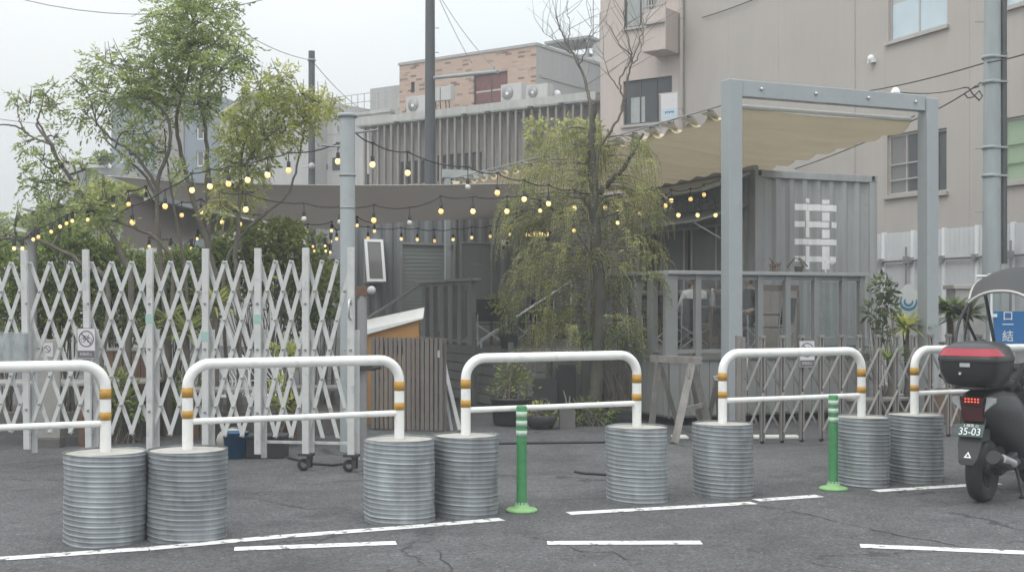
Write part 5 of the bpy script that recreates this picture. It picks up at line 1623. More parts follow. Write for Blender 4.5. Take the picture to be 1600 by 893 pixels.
# ------------------------------------------------------------------ foliage
def leafblob(centers, dirs, lens, wids, mats_idx, mats, name, parent):
    """leaf-shaped faces: each a folded diamond of two triangles"""
    n = len(centers)
    d = dirs / np.maximum(1e-6, np.linalg.norm(dirs, axis=1, keepdims=True))
    r = rng.normal(size=(n, 3)); s = np.cross(d, r); s /= np.maximum(1e-6, np.linalg.norm(s, axis=1, keepdims=True))
    u = np.cross(s, d)
    L = lens[:, None]; Wd = wids[:, None]
    p0 = centers; p2 = centers + d * L
    mid = centers + d * L * .45 + u * Wd * .18
    p1 = mid + s * Wd * .5; p3 = mid - s * Wd * .5
    vs = np.stack([p0, p1, p2, p3], 1).reshape(-1, 3)
    inv = np.array(wm(parent).inverted())
    vs = vs @ inv[:3, :3].T + inv[:3, 3]
    me = bpy.data.meshes.new(name)
    me.vertices.add(4 * n); me.vertices.foreach_set('co', vs.astype(np.float32).ravel())
    tri = (np.arange(n)[:, None] * 4 + np.array([0, 1, 2, 0, 2, 3])[None]).ravel()
    me.loops.add(6 * n); me.loops.foreach_set('vertex_index', tri.astype(np.int32))
    me.polygons.add(2 * n); me.polygons.foreach_set('loop_start', (np.arange(2 * n) * 3).astype(np.int32))
    for m in mats: me.materials.append(m)
    me.polygons.foreach_set('material_index', np.repeat(mats_idx, 2).astype(np.int32))
    me.update(); me.validate()
    o = bpy.data.objects.new(name, me); C.objects.link(o); o.parent = parent
    WM[o.name] = wm(parent).copy()
    return o

def compound(cs, n_each, L=.20, nl=7, ll=.085, lw=.028, droop=.5, shell=.55):
    """compound leaves through ellipsoid clumps: cs = [(centre, radius)]"""
    C_, D_, LL, WW, IX = [], [], [], [], []
    for (c, r) in cs:
        k = max(6, int(n_each * (r / .4) ** 2))
        q = rng.normal(size=(k, 3)); q /= np.linalg.norm(q, axis=1, keepdims=True)
        rad = (shell + (1 - shell) * rng.random(k)) ** 1 * rng.random(k) ** .33
        rad *= 1 + .13 * rng.normal(size=k)
        pos = np.array(c) + q * (rad * r)[:, None] * np.array([1.05, 1.0, .82])
        dr = q * .9 + rng.normal(size=(k, 3)) * .5; dr[:, 2] -= droop * rng.random(k) - .15
        dr /= np.linalg.norm(dr, axis=1, keepdims=True)
        tone = rng.random() * .7
        for i in range(k):
            sd = np.cross(dr[i], [0, 0, 1]); sd /= max(1e-6, np.linalg.norm(sd))
            t_ = rng.random()
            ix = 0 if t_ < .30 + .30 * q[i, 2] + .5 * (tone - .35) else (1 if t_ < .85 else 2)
            Lr = L * rng.uniform(.7, 1.2)
            for j in range(nl):
                f = (j + 1) / nl
                sg = 1 if j % 2 else -1
                if j == nl - 1: dd = dr[i]
                else: dd = dr[i] * .55 + sd * sg * .8 + np.array([0, 0, -.35])
                C_.append(pos[i] + dr[i] * Lr * f + np.array([0, 0, -.05 * f * f])); D_.append(dd + rng.normal(size=3) * .18)
                LL.append(ll * rng.uniform(.7, 1.15)); WW.append(lw * rng.uniform(.8, 1.2)); IX.append(ix)
    return np.array(C_), np.array(D_), np.array(LL), np.array(WW), np.array(IX)

def smooth(pts, k=6):
    pts = [Vector(p) for p in pts]
    if len(pts) < 3: return pts
    return [lerp_poly(pts, i / (k * (len(pts) - 1))) for i in range(k * (len(pts) - 1) + 1)]

def tree(name, label, cat, base, limbs, clumps, Y, spread, mats, n_each, bark, grp=None, **kw):
    """limbs: [(r0, r1, [(px,py,Y)...])] ; clumps: [(px,py,rpx)]"""
    t = thing(name, label, cat, base, 0, grp)
    mb = MB(); nodes = []
    for r0, r1, pts in limbs:
        q = smooth([p if isinstance(p, Vector) else P(*p) for p in pts]); n = len(q)
        q = [p + V(*(rng.normal(size=3) * .006)) for p in q]
        mb.tube(q, [.72 * (r0 + (r1 - r0) * i / (n - 1)) for i in range(n)], 8)
        nodes += [(p, r0 + (r1 - r0) * i / (n - 1)) for i, p in enumerate(q)]
    cs = []
    for (px, py, rp) in clumps:
        yy = Y + rng.uniform(-spread, spread)
        cs.append((P(px, py, yy), rp / F * yy))
    for c, r in cs:
        cand = sorted(nodes, key=lambda nd: (nd[0] - c).length + max(0, nd[0].z - c.z) * 1.5)[0]
        a = cand[0]; mid = a.lerp(c, .55) + V(*(rng.normal(size=3) * r * .18)); rr = min(cand[1] * .75, .02)
        mb.tube(smooth([a, mid, c], 4), [rr + (.005 - rr) * i / 8 for i in range(9)], 5)
        for k in range(7):
            d = V(*rng.normal(size=3)); d.normalize(); d.z += .3
            s = a.lerp(c, rng.uniform(.6, 1)); mb.tube([s, s + d * r * .45, s + d * r * .9 + V(0, 0, .05)], [.007, .005, .003], 4)
    build('trunk', mb, bark, t, world=True)
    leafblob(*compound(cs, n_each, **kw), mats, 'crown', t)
    return t

def gnd(px, Y): q = P(px, 500, Y); return V(q.x, q.y, 0)
T1b = gnd(285, 15.6)
tree('garden_tree', 'tallest multi stemmed tree with airy fresh green crown behind the white gate', 'tree', T1b, [
    (.062, .02, [T1b + V(.15, 0, 0), (335, 470, 15.6), (328, 395, 15.6), (303, 318, 15.6), (286, 250, 15.7), (276, 190, 15.7), (296, 110, 15.7), (305, 40, 15.7)]),
    (.055, .018, [T1b + V(.2, .1, 0), (325, 440, 15.8), (324, 300, 15.8), (322, 205, 15.8), (312, 140, 15.8), (330, 70, 15.8)]),
    (.055, .015, [T1b + V(-.1, 0, 0), (256, 470, 15.4), (250, 390, 15.4), (246, 290, 15.4), (265, 230, 15.4), (262, 185, 15.4), (235, 155, 15.4), (205, 110, 15.4)]),
    (.035, .012, [(250, 300, 15.4), (215, 245, 15.3), (172, 216, 15.2), (150, 190, 15.2)]),
    (.03, .012, [(250, 320, 15.4), (222, 270, 15.6), (180, 232, 15.8), (160, 215, 15.8)]),
    (.04, .012, [T1b + V(.05, 0, 0), (292, 470, 15.5), (289, 420, 15.5), (275, 340, 15.5), (262, 260, 15.5), (258, 200, 15.5)]),
    (.02, .008, [(322, 150, 15.8), (350, 105, 15.8), (378, 85, 15.8)])],
    [(300, 35, 52), (345, 55, 42), (258, 25, 38), (290, 95, 55), (345, 105, 42), (250, 110, 42), (235, 60, 26), (195, 95, 34), (158, 95, 26), (128, 122, 22), (165, 145, 34), (210, 150, 40), (250, 160, 40),
     (128, 172, 22), (150, 190, 24), (308, 160, 30), (372, 78, 26), (384, 95, 16), (215, 205, 32), (240, 230, 30), (205, 240, 22), (322, 170, 26), (282, 265, 20), (290, -10, 45), (345, 5, 36), (270, 140, 36), (330, 135, 24), (310, 70, 40), (275, 60, 40), (190, 125, 26), (225, 120, 30)],
    15.6, .5, LEAF_ASH, 150, M['bark'], 'trees behind the white gate', L=.145, ll=.072, lw=.024)
T2b = gnd(190, 14.6)
tree('garden_tree', 'leaning tree at far left with crooked bare limbs and sparse leaf tufts', 'tree', T2b, [
    (.06, .016, [T2b, (205, 460, 14.6), (190, 400, 14.6), (160, 345, 14.6), (120, 295, 14.6), (95, 255, 14.6), (72, 215, 14.6), (60, 190, 14.6)]),
    (.028, .010, [(95, 262, 14.6), (80, 225, 14.5), (58, 198, 14.5), (62, 178, 14.5), (66, 162, 14.5)]),
    (.022, .008, [(42, 208, 14.5), (32, 200, 14.5), (10, 195, 14.5), (-20, 196, 14.5)]),
    (.018, .007, [(78, 225, 14.5), (42, 208, 14.5), (30, 186, 14.5), (26, 165, 14.5)]),
    (.04, .014, [T2b + V(.4, .1, 0), (270, 440, 14.8), (252, 382, 14.7), (210, 355, 14.6), (160, 340, 14.5), (118, 328, 14.5)]),
    (.045, .014, [T2b + V(-.3, -.2, 0), (170, 460, 14.4), (128, 412, 14.4), (80, 384, 14.4), (40, 371, 14.4), (0, 374, 14.4), (-40, 380, 14.4)])],
    [(26, 155, 14), (70, 145, 24), (84, 168, 17), (52, 160, 14), (40, 222, 18), (62, 250, 22), (52, 285, 24), (85, 285, 26), (118, 300, 24), (138, 262, 18), (88, 215, 16), (108, 252, 16), (178, 335, 26), (25, 338, 22), (138, 325, 22), (80, 325, 22), (10, 365, 20), (60, 350, 18), (100, 350, 22), (165, 300, 20)],
    14.6, .35, LEAF_ASH, 150, M['bark'], 'trees behind the white gate', L=.13, ll=.070, lw=.024)
T3b = gnd(375, 14.9)
tree('garden_tree', 'yellow green tree with a slim trunk just left of the grey post', 'tree', T3b, [
    (.05, .014, [T3b, (372, 470, 14.9), (368, 390, 14.9), (376, 300, 14.9), (378, 235, 14.9), (395, 180, 14.9), (430, 150, 14.9)]),
    (.035, .010, [T3b + V(-.15, .1, 0), (350, 450, 15), (366, 384, 15), (412, 335, 15), (452, 300, 15), (468, 240, 15), (478, 195, 15), (500, 170, 15)]),
    (.02, .008, [(377, 270, 14.9), (405, 225, 14.9), (445, 195, 14.9)])],
    [(440, 120, 26), (405, 138, 28), (425, 165, 32), (462, 165, 28), (498, 160, 24), (522, 165, 13), (380, 185, 30), (412, 212, 34), (448, 205, 26), (362, 225, 26), (385, 265, 26), (355, 285, 22), (408, 250, 22), (480, 188, 18), (348, 250, 20), (345, 320, 20), (395, 300, 18), (470, 145, 18), (360, 200, 20)],
    14.9, .4, LEAF_YEL, 230, M['bark'], 'trees behind the white gate', L=.145, ll=.074, lw=.023, droop=.9)

# hedge shrubs behind the gate
def shrub(label, base, blobs, mats, n, ll=.07, lw=.035, grp='shrubs behind the white gate', name='shrub', stems=6, cat='shrub'):
    """blobs: [(px,py,Y,rpx, squash)]"""
    t = thing(name, label, cat, base, 0, grp)
    A_, D_, L_, W_, I_ = [], [], [], [], []
    mb = MB()
    for (px, py, Y, rp, sq) in blobs:
        c = P(px, py, Y); r = rp / F * Y
        k = int(n * (r / .5) ** 2)
        q = rng.normal(size=(k, 3)); q /= np.linalg.norm(q, axis=1, keepdims=True)
        rad = rng.random(k) ** .4 * (1 + .13 * rng.normal(size=k))
        A_.append(np.array(c) + q * (rad * r)[:, None] * np.array([1, .75, sq]))
        d = q + rng.normal(size=(k, 3)) * .7; D_.append(d)
        L_.append(ll * rng.uniform(.6, 1.25, k)); W_.append(lw * rng.uniform(.7, 1.2, k))
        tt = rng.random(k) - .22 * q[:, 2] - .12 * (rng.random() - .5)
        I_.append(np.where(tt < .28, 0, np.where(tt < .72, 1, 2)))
        for j in range(stems):
            e = c + V(*(rng.normal(size=3) * r * .4)); b = base + V(*(rng.normal(size=2) * .08), 0)
            mb.tube(smooth([b, b.lerp(e, .5) + V(rng.normal() * .06, rng.normal() * .06, .08), e], 3), [.011, .010, .009, .007, .005, .004, .003], 5)
    build('stems', mb, M['bark'], t, world=True)
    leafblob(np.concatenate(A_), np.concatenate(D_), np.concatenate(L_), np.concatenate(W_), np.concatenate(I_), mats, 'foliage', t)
    return t
shrub('dark green hedge shrub at the left picture edge behind the gate', gnd(10, 15.5), [(0, 430, 15.5, 62, 1), (-50, 470, 15.5, 60, 1), (30, 490, 15.4, 50, 1), (-20, 390, 15.6, 36, .8)], LEAF_HEDGE, 1500, .085, .045)
shrub('rounded hedge shrub left of the no bicycle sign', gnd(100, 15.6), [(95, 410, 15.6, 60, .9), (70, 470, 15.6, 56, 1), (120, 480, 15.6, 52, 1), (100, 370, 15.6, 36, .8)], LEAF_HEDGE, 1500, .085, .045)
shrub('dense hedge shrub behind the third gate post', gnd(190, 15.8), [(180, 430, 15.8, 58, .9), (215, 440, 15.8, 48, .9), (190, 490, 15.8, 46, 1), (160, 395, 15.8, 34, .8)], LEAF_HEDGE, 1500, .085, .045)
shrub('dark shrub under the smaller shade sail', gnd(275, 16.4), [(265, 440, 16.4, 55, .9), (300, 470, 16.4, 52, 1), (250, 490, 16.3, 40, 1), (285, 410, 16.4, 32, .8)], LEAF_HEDGE, 1500, .085, .045)
shrub('broad yellow green bush under the wide shade sail', gnd(420, 16.8), [(375, 385, 16.8, 40, .85), (425, 380, 16.8, 48, .85), (470, 395, 16.8, 44, .85), (355, 425, 16.8, 46, .9), (420, 430, 16.8, 50, .9), (485, 435, 16.8, 42, .9), (335, 395, 16.9, 26, .8), (445, 362, 16.9, 28, .7)], LEAF_YEL[1:] + LEAF_HEDGE[1:2], 1500, .085, .045)
shrub('dark shrub beside the base of the grey post', gnd(505, 17.0), [(500, 470, 17, 40, 1), (470, 490, 17, 40, .9), (520, 430, 17.2, 26, 1)], LEAF_HEDGE, 1500, .085, .045)
shrub('small bright green shrub low behind the right half of the white gate', gnd(448, 14.2), [(440, 548, 14.2, 24, .9), (462, 556, 14.2, 20, .9)], LEAF_YEL, 1000, .09, .035)
shrub('yellow green leafy plant near the ground behind the guard rail', gnd(440, 13.6), [(432, 610, 13.6, 24, 1), (448, 632, 13.6, 18, .9)], LEAF_YEL, 1000, .09, .035)
shrub('low ragged green shrub behind the left guard rail end', gnd(196, 14.0), [(190, 620, 14, 30, 1.1), (215, 640, 14, 22, 1), (178, 590, 14, 18, 1)], LEAF_HEDGE, 1000, .09, .04)
shrub('dark green shrub in the gap behind the fourth gate post', gnd(300, 15.2), [(295, 620, 15.2, 34, 1), (265, 640, 15.2, 26, .9), (320, 645, 15.2, 22, .9)], LEAF_HEDGE, 1200, .085, .04)

# spiky plants
def spiky(label, base, c, n, L, wd, mats, trunk=True, name='yucca_plant', grp='spiky plants', up=.5, cat='plant'):
    t = thing(name, label, cat, base, 0, grp)
    if trunk:
        mb = MB(); mb.tube([base, base.lerp(c, .5) + V(.02, 0, 0), c], [.045, .04, .045], 8); build('stem', mb, M['bark'], t, world=True)
    mb = MB()
    for i in range(n):
        a = rng.uniform(0, 2 * math.pi); el = rng.uniform(-.5, 1.4) * up + .25
        d = V(math.cos(a) * math.cos(el), math.sin(a) * math.cos(el), math.sin(el)); l = L * rng.uniform(.7, 1.1)
        s = d.cross(EZ).normalized() * wd / 2
        pts = [c + d * (l * f) - EZ * (.30 * l * f * f) for f in (0, .35, .7, 1)]
        mb.cur = 0 if rng.random() < .4 else (1 if rng.random() < .7 else 2)
        for q, (a_, b_) in enumerate(zip(pts[:-1], pts[1:])):
            k0, k1 = (.7, 1, .7, .05)[q], (.7, 1, .7, .05)[q + 1]
            mb.quad(a_ - s * k0, a_ + s * k0, b_ + s * k1, b_ - s * k1)
    build('leaves', mb, mats, t, world=True)
    return t
spiky('tall spiky yucca behind the fourth gate post', gnd(335, 14.6), P(335, 478, 14.6), 80, .55, .035, LEAF_YEL)
spiky('lower spiky yucca with drooping leaves behind the third gate bay', gnd(290, 14.4), P(290, 520, 14.4), 70, .6, .035, LEAF_DARK[:1] + LEAF_YEL[1:])
spiky('drooping spiky plant left of the fourth gate post', gnd(262, 14.7), P(262, 500, 14.7), 60, .55, .03, LEAF_YEL[1:] + LEAF_DARK[:1])
spiky('bright spiky plant in front of the white surfboard', gnd(1417, 16.9), P(1415, 512, 16.9), 90, .52, .05, LEAF_YEL, name='spiky_plant')
spiky('left bushy strap leaved plant right of the pergola post', gnd(1487, 17.2), P(1484, 488, 17.2), 150, .52, .06, LEAF_ASH[1:] + LEAF_DARK[:1], name='strap_leaf_plant')
spiky('right bushy strap leaved plant before the grey utility box', gnd(1510, 17.0), P(1510, 494, 17.0), 150, .50, .06, LEAF_DARK, name='strap_leaf_plant')
spiky('ragged grassy plant low behind the bronze gate', gnd(1392, 15.9), P(1390, 560, 15.9), 70, .5, .03, LEAF_HEDGE, name='grassy_plant')

# the feathery willow in front of the deck
Wb = V(1.12, 16.45, 0)
t = thing('feathery_tree', 'feathery yellow green tree with a dark trunk and bare top branches before the deck', 'tree', Wb)
WT = t
limbs = [(.105, .06, [Wb, (933, 600, 16.5), (938, 520, 16.5), (936, 430, 16.5), (930, 350, 16.5), (927, 280, 16.5)]),
         (.06, .03, [(927, 290, 16.5), (924, 240, 16.5), (925, 200, 16.5), (930, 160, 16.5)]),
         (.036, .008, [(930, 300, 16.5), (935, 235, 16.4), (958, 200, 16.3), (975, 165, 16.3), (968, 130, 16.3), (985, 85, 16.3), (975, 40, 16.3), (980, 5, 16.2)]),
         (.03, .007, [(972, 172, 16.3), (980, 130, 16.4), (988, 95, 16.4), (1000, 60, 16.5), (1012, 25, 16.5)]),
         (.042, .018, [(936, 300, 16.5), (962, 275, 16.3), (985, 245, 16.2), (1003, 210, 16.2)]),
         (.05, .012, [(926, 210, 16.5), (922, 160, 16.6), (912, 120, 16.7), (896, 85, 16.8), (880, 55, 16.9), (868, 25, 16.9)]),
         (.018, .006, [(905, 105, 16.7), (918, 70, 16.6), (925, 35, 16.6)]), (.016, .005, [(895, 85, 16.8), (872, 68, 16.9), (848, 50, 17)]), (.014, .005, [(888, 70, 16.8), (890, 40, 16.8), (884, 10, 16.8)]),
         (.016, .005, [(985, 85, 16.3), (962, 60, 16.3), (946, 30, 16.3)]), (.016, .005, [(968, 140, 16.3), (950, 115, 16.3), (942, 85, 16.3)]), (.014, .004, [(990, 100, 16.4), (1003, 75, 16.4), (1007, 45, 16.4)]),
         (.03, .008, [(936, 420, 16.5), (900, 360, 16.3), (860, 320, 16.2), (830, 300, 16.2)]), (.03, .008, [(934, 400, 16.5), (975, 350, 16.4), (1010, 320, 16.4)]), (.025, .008, [(928, 330, 16.5), (890, 290, 16.7), (855, 265, 16.8)]),
         (.022, .006, [(940, 560, 16.4), (965, 520, 16.3), (985, 500, 16.3)]), (.022, .006, [(934, 500, 16.5), (900, 470, 16.3), (870, 440, 16.2)])]
mb = MB()
for r0, r1, pts in limbs:
    kk = .62 if r0 < .055 and r1 < .013 else (.75 if r1 < .014 else 1.0); r0, r1 = r0 * kk, r1 * kk * (.7 if kk < 1 else 1)
    mb.cur = 1 if kk < 1 else 0
    q = smooth([p if isinstance(p, Vector) else P(*p) for p in pts]); n = len(q)
    q = [p + V(*(rng.normal(size=3) * .01)) for p in q]
    mb.tube(q, [r0 + (r1 - r0) * i / (n - 1) for i in range(n)], 9)
# strands: (px range, py start range, length)
cc, dd, ll_, ww_, ii = [], [], [], [], []
plumes = []
for (xa, xb), (ya, yb), num in (((835, 1010), (205, 255), 24), ((808, 1028), (250, 320), 36), ((800, 1035), (310, 400), 40), ((812, 1025), (390, 460), 28), ((845, 930), (455, 520), 15), ((965, 1005), (480, 525), 5), ((905, 950), (185, 225), 4)):
    for _ in range(num):
        px, py = rng.uniform(xa, xb), rng.uniform(ya, yb)
        Y = 16.5 + rng.uniform(-.8, .9)
        if abs(px - 935) < 30 and Y < 16.7: Y += .7
        plumes.append((px, py, Y))
for px, py, Y in plumes:
    c0 = P(px, py, Y); tone0 = rng.random()
    base_d = V((px - 930) / 110 * .8 + rng.normal() * .3, (Y - 16.5) * .7 + rng.normal() * .3, .25)
    for _ in range(int(rng.uniform(8, 15))):
        L = rng.uniform(.22, .62); d0 = base_d + V(rng.normal() * .45, rng.normal() * .45, rng.normal() * .25); d0.normalize()
        n = int(L / .0145); pts = []; tone = tone0 * .6 + rng.random() * .4
        st = c0 + V(rng.normal() * .05, rng.normal() * .05, rng.normal() * .04)
        for i in range(n):
            f = i / n
            p = st + d0 * (L * f * (1 - .45 * f)) - EZ * (L * .95 * f * f)
            pts.append(p); sg = 1 if i % 2 else -1
            sd = d0.cross(EZ); sd.normalize()
            dv = sd * sg * .9 + d0 * .4 + V(rng.normal() * .35, rng.normal() * .35, -.35 - .4 * f + rng.normal() * .3)
            cc.append(p); dd.append(dv); ll_.append(rng.uniform(.034, .06) * (1 - .35 * f)); ww_.append(rng.uniform(.009, .0135))
            tt = rng.random() * .45 + tone * .55
            ii.append(0 if tt < .36 else (1 if tt < .68 else 2))
        if len(pts) > 6: mb.tube(pts[::5] + [pts[-1]], .0025, 3, False)
    near = P(min(max(px, 915), 950), py - 8, 16.5)
    mb.tube(smooth([near, near.lerp(c0, .5) + EZ * .05, c0], 4), [.009, .008, .008, .007, .006, .006, .005, .004, .003], 5)
tw = MB()
for r0, r1, pts in limbs[2:12]:
    if r0 > .055: continue
    q = smooth([P(*p) for p in pts])
    for k in range(len(q) // 3, len(q)):
        if q[k].z < 3.6 or rng.random() < .35: continue
        d = V(rng.normal(), rng.normal() * .6, 1.0 + rng.random()); d.normalize(); L = rng.uniform(.25, .7); e = V(rng.normal() * .2, rng.normal() * .2, .1)
        mb.tube([q[k], q[k] + d * L * .5, q[k] + (d + e) * L], [.004, .003, .0015], 4)
mb.cur = 0
build('trunk', mb, [M['barkdark'], M['bark']], t, world=True)
leafblob(np.array(cc), np.array(dd), np.array(ll_), np.array(ww_), np.array(ii), LEAF_WILLOW, 'crown', t)

# climber on a trellis in front of the slatted building
base = gnd(872, 31)
t = thing('climbing_vine', 'dusty olive climbing vine on a trellis before the slatted building', 'climber', base)
mb = MB()
for k in range(8): px = 826 + k * 16; q = P(px, 215, 31); mb.bar(V(q.x, q.y, 0), V(q.x, q.y, zat(188, 31)), .04, .03)
for py in (190, 225, 262, 300): mb.bar(P(822, py, 30.97), P(940, py, 30.97), .03, .03)
build('trellis', mb, M['slat'], t, world=True)
k = 3600
px = rng.uniform(818, 942, k); py = 183 + rng.random(k) * 125; Yv = 30.8 + rng.normal(size=k) * .18
keep = (rng.random(k) < .55 + .4 * np.sin(px * .31 + py * .2) * np.sin(py * .13)); px, py, Yv = px[keep], py[keep], Yv[keep]; k = len(px)
cen = np.stack([(px - 800) / F * Yv, Yv, CAMZ - (py - HOR) / F * Yv], 1)
dv = rng.normal(size=(k, 3)) * .7 + np.array([0, -.4, -.5]); tt = rng.random(k)
leafblob(cen, dv, rng.uniform(.12, .22, k), rng.uniform(.06, .10, k), np.where(tt < .4, 0, np.where(tt < .75, 1, 2)), LEAF_WILLOW, 'foliage', t)

# planters and pots
def planter(label, base, prof, m=None, n=28, box=None, grp='planters'):
    t = thing('planter', label, 'planter', base, GA * 0, grp)
    mb = MB()
    if box:
        w_, d_, h = box; mb.box(-w_ / 2, w_ / 2, -d_ / 2, d_ / 2, 0, h - .02)
        e = .03
        for q in ((-w_ / 2, w_ / 2, -d_ / 2, -d_ / 2 + e), (-w_ / 2, w_ / 2, d_ / 2 - e, d_ / 2), (-w_ / 2, -w_ / 2 + e, -d_ / 2 + e, d_ / 2 - e), (w_ / 2 - e, w_ / 2, -d_ / 2 + e, d_ / 2 - e)): mb.box(q[0], q[1], q[2], q[3], h - .018, h)
        build('pot', mb, m or M['potgrey'], t, bev=.006)
        mb = MB(); mb.box(-w_ / 2 + e, w_ / 2 - e, -d_ / 2 + e, d_ / 2 - e, h - .0185, h - .008); build('soil', mb, M['soil'], t)
    else:
        mb.lathe(prof, (0, 0, 0), n); build('pot', mb, m or M['pot'], t)
        r, z = prof[-1][0] * .97, prof[-1][1]
        mb = MB(); mb.lathe([(.001, z - .03), (r, z - .03)], (0, 0, 0), n); build('soil', mb, M['soil'], t)
    return t
b = gnd(800, 16.1)
planter('wide black round planter before the stepped deck side', b, [(.001, 0), (.22, 0), (.25, .05), (.28, .33), (.30, .335), (.30, .365), (.275, .365), (.27, .30)])
shrub('airy shrub growing from the wide black planter', b + EZ * .34, [(795, 585, 16.1, 26, 1), (812, 600, 16.1, 24, .9), (778, 605, 16.1, 18, .9), (808, 560, 16.1, 16, .9)], LEAF_YEL[1:] + LEAF_HEDGE[:1], 620, .08, .03, 'potted shrubs')
b = gnd(846, 15.6)
planter('low dark bowl planter right of the wide black planter', b, [(.001, 0), (.14, 0), (.19, .1), (.21, .17), (.20, .18), (.19, .15)])
shrub('yellow leafed plant in the low dark bowl', b + EZ * .16, [(842, 640, 15.6, 20, .7), (858, 646, 15.6, 14, .8), (826, 650, 15.6, 14, .8)], LEAF_YEL, 900, .07, .035, 'potted shrubs')
b = gnd(886, 15.7)
planter('small square grey pot with bare twigs', b, None, None, box=(.20, .20, .27))
t = thing('twig_plant', 'bare pale twigs standing in the small square pot', 'plant', b + EZ * .26)
mb = MB(); mb.tube([(0, 0, 0), (-.02, 0, .14), (-.05, 0, .22)], .010, 6); mb.tube([(.02, 0, 0), (.04, .01, .15)], .009, 6); build('twigs', mb, M['woodgrey'], t)
b = gnd(884, 17.15); planter('tall dark grey box planter against the deck skirt', b, None, M['pot'], box=(.26, .30, .74))
b = gnd(851, 16.95); planter('lower dark grey box planter beside the tall one', b, None, M['pot'], box=(.34, .30, .56))
b = gnd(972, 16.2); planter('black box planter at the foot of the feathery tree', b, None, M['black'], box=(.40, .30, .20))
shrub('low green tuft at the foot of the feathery tree', gnd(925, 16.0), [(915, 640, 16, 24, .8), (945, 645, 16, 22, .8), (895, 655, 16, 14, .7)], LEAF_HEDGE, 1300, .08, .022, 'potted shrubs')
shrub('dark green bush under the railing beside the feathery trunk', gnd(975, 16.6), [(965, 525, 16.6, 24, .8), (985, 540, 16.6, 18, .8), (915, 530, 16.6, 22, .9), (940, 545, 16.5, 16, .8)], LEAF_HEDGE, 1500, .07, .022, 'potted shrubs')
b = pch(795, 18.9); planter('dark pot on the deck before the black chair', b, [(.001, 0), (.12, 0), (.15, .22), (.16, .24), (.14, .22)])
shrub('leggy green plant in the pot on the left deck', b + EZ * .2, [(790, 475, 18.9, 24, 1.1), (806, 492, 18.9, 18, .9), (775, 470, 18.9, 14, .9), (790, 515, 18.9, 18, .9)], LEAF_YEL[1:] + LEAF_HEDGE[:1], 560, .08, .035, 'potted shrubs')
# plants along the deck rail and by the container
def rail_pt(px): return dk(U1, V1 + .06, ZD + RH) + EX * (ur(px))
b = rail_pt(1252); t = planter('small pot with a round bush on the deck railing', b, [(.001, 0), (.05, 0), (.06, .07), (.065, .075), (.055, .07)], M['potgrey'], 16)
q = b; shrub('round yellow green bush on the deck railing before the logo', b + EZ * .07, [((q.x / q.y) * F + 800, 411, q.y, 9, 1)], LEAF_YEL, 900, .035, .02, 'potted shrubs', stems=3)
b = rail_pt(1214); t = thing('sprig', 'reddish dry sprigs on the deck railing left of the round bush', 'plant', b)
mb = MB()
for k in range(9): x = rng.uniform(-.12, .12); h = rng.uniform(.08, .2); mb.tube([(x, 0, 0), (x + rng.normal() * .02, 0, h * .6), (x + rng.normal() * .04, 0, h)], .005, 4); mb.ball((x, 0, h * .7), .014, 6, 4)
build('stems', mb, M['wood'], t)
b = rail_pt(1295); t = thing('wire_ornament', 'white curled ornament standing on the railing before the logo', 'ornament', b)
mb = MB(); mb.tube(smooth([V(0, 0, 0), V(-.02, 0, .08), V(.02, 0, .14), V(-.03, 0, .2), V(.0, 0, .13), V(.06, 0, .17)], 5), .009, 6)
pts = [V(.09 + .045 * (1 - k / 26) * math.cos(k * .5), 0, .15 + .045 * (1 - k / 26) * math.sin(k * .5)) for k in range(26)]; mb.tube(pts, .007, 6); build('scroll', mb, M['whiteflat'], t)
b = gnd(1385, 16.6)
shrub('slim potted tree with glossy leaves at the right end of the deck', b, [(1380, 450, 16.6, 20, 1), (1388, 478, 16.6, 18, 1), (1366, 490, 16.6, 16, 1), (1378, 515, 16.6, 12, 1)], LEAF_DARK, 900, .11, .05, 'potted shrubs')
# surfboard sign
b = gnd(1419, 17.6)
t = thing('surfboard', 'upright white surfboard with a blue wave print behind the spiky plant', 'surfboard', b, R(-4))
ol = [(.001 + .26 * math.sin(math.pi * min(1, (k / 16)) ** .62) * (1 - .10 * k / 16) if 0 < k < 16 else .02, k) for k in range(17)]
pts = [(w_, 1.62 * (1 - k / 16)) for w_, k in ol]; poly = [(x, z) for x, z in pts] + [(-x, z) for x, z in reversed(pts)]
H_ = zat(444, 17.6); poly = [(x, z / 1.62 * H_) for x, z in poly]
mb = MB(); mb.prism(poly, (0, .025, 0), (1, 0, 0), (0, 0, 1), (0, -.05, 0)); build('board', mb, M['surf'], t)
mb = MB(); cz = zat(470, 17.6)
for k, (r0, r1) in enumerate(((.10, .145), (.045, .085))):
    n = 20; a0, a1 = R(150), R(370)
    for i in range(n):
        a, a2 = a0 + (a1 - a0) * i / n, a0 + (a1 - a0) * (i + 1) / n
        f = math.sin(math.pi * i / n) * .6 + .4; f2 = math.sin(math.pi * (i + 1) / n) * .6 + .4
        q = lambda r, a, f, o: (math.cos(a) * (o + (r - o) * 1), -.0275, cz + math.sin(a) * r)
        mb.quad((math.cos(a) * r0, -.0285, cz + math.sin(a) * r0), (math.cos(a2) * r0, -.0285, cz + math.sin(a2) * r0), (math.cos(a2) * (r0 + (r1 - r0) * f2), -.0285, cz + math.sin(a2) * (r0 + (r1 - r0) * f2)), (math.cos(a) * (r0 + (r1 - r0) * f), -.0285, cz + math.sin(a) * (r0 + (r1 - r0) * f)))
build('wave_print', mb, M['surfblue'], t)
t = thing('bicycle', 'dark bicycle parked behind plants beside the surfboard', 'bicycle', gnd(1392, 17.4), R(70))
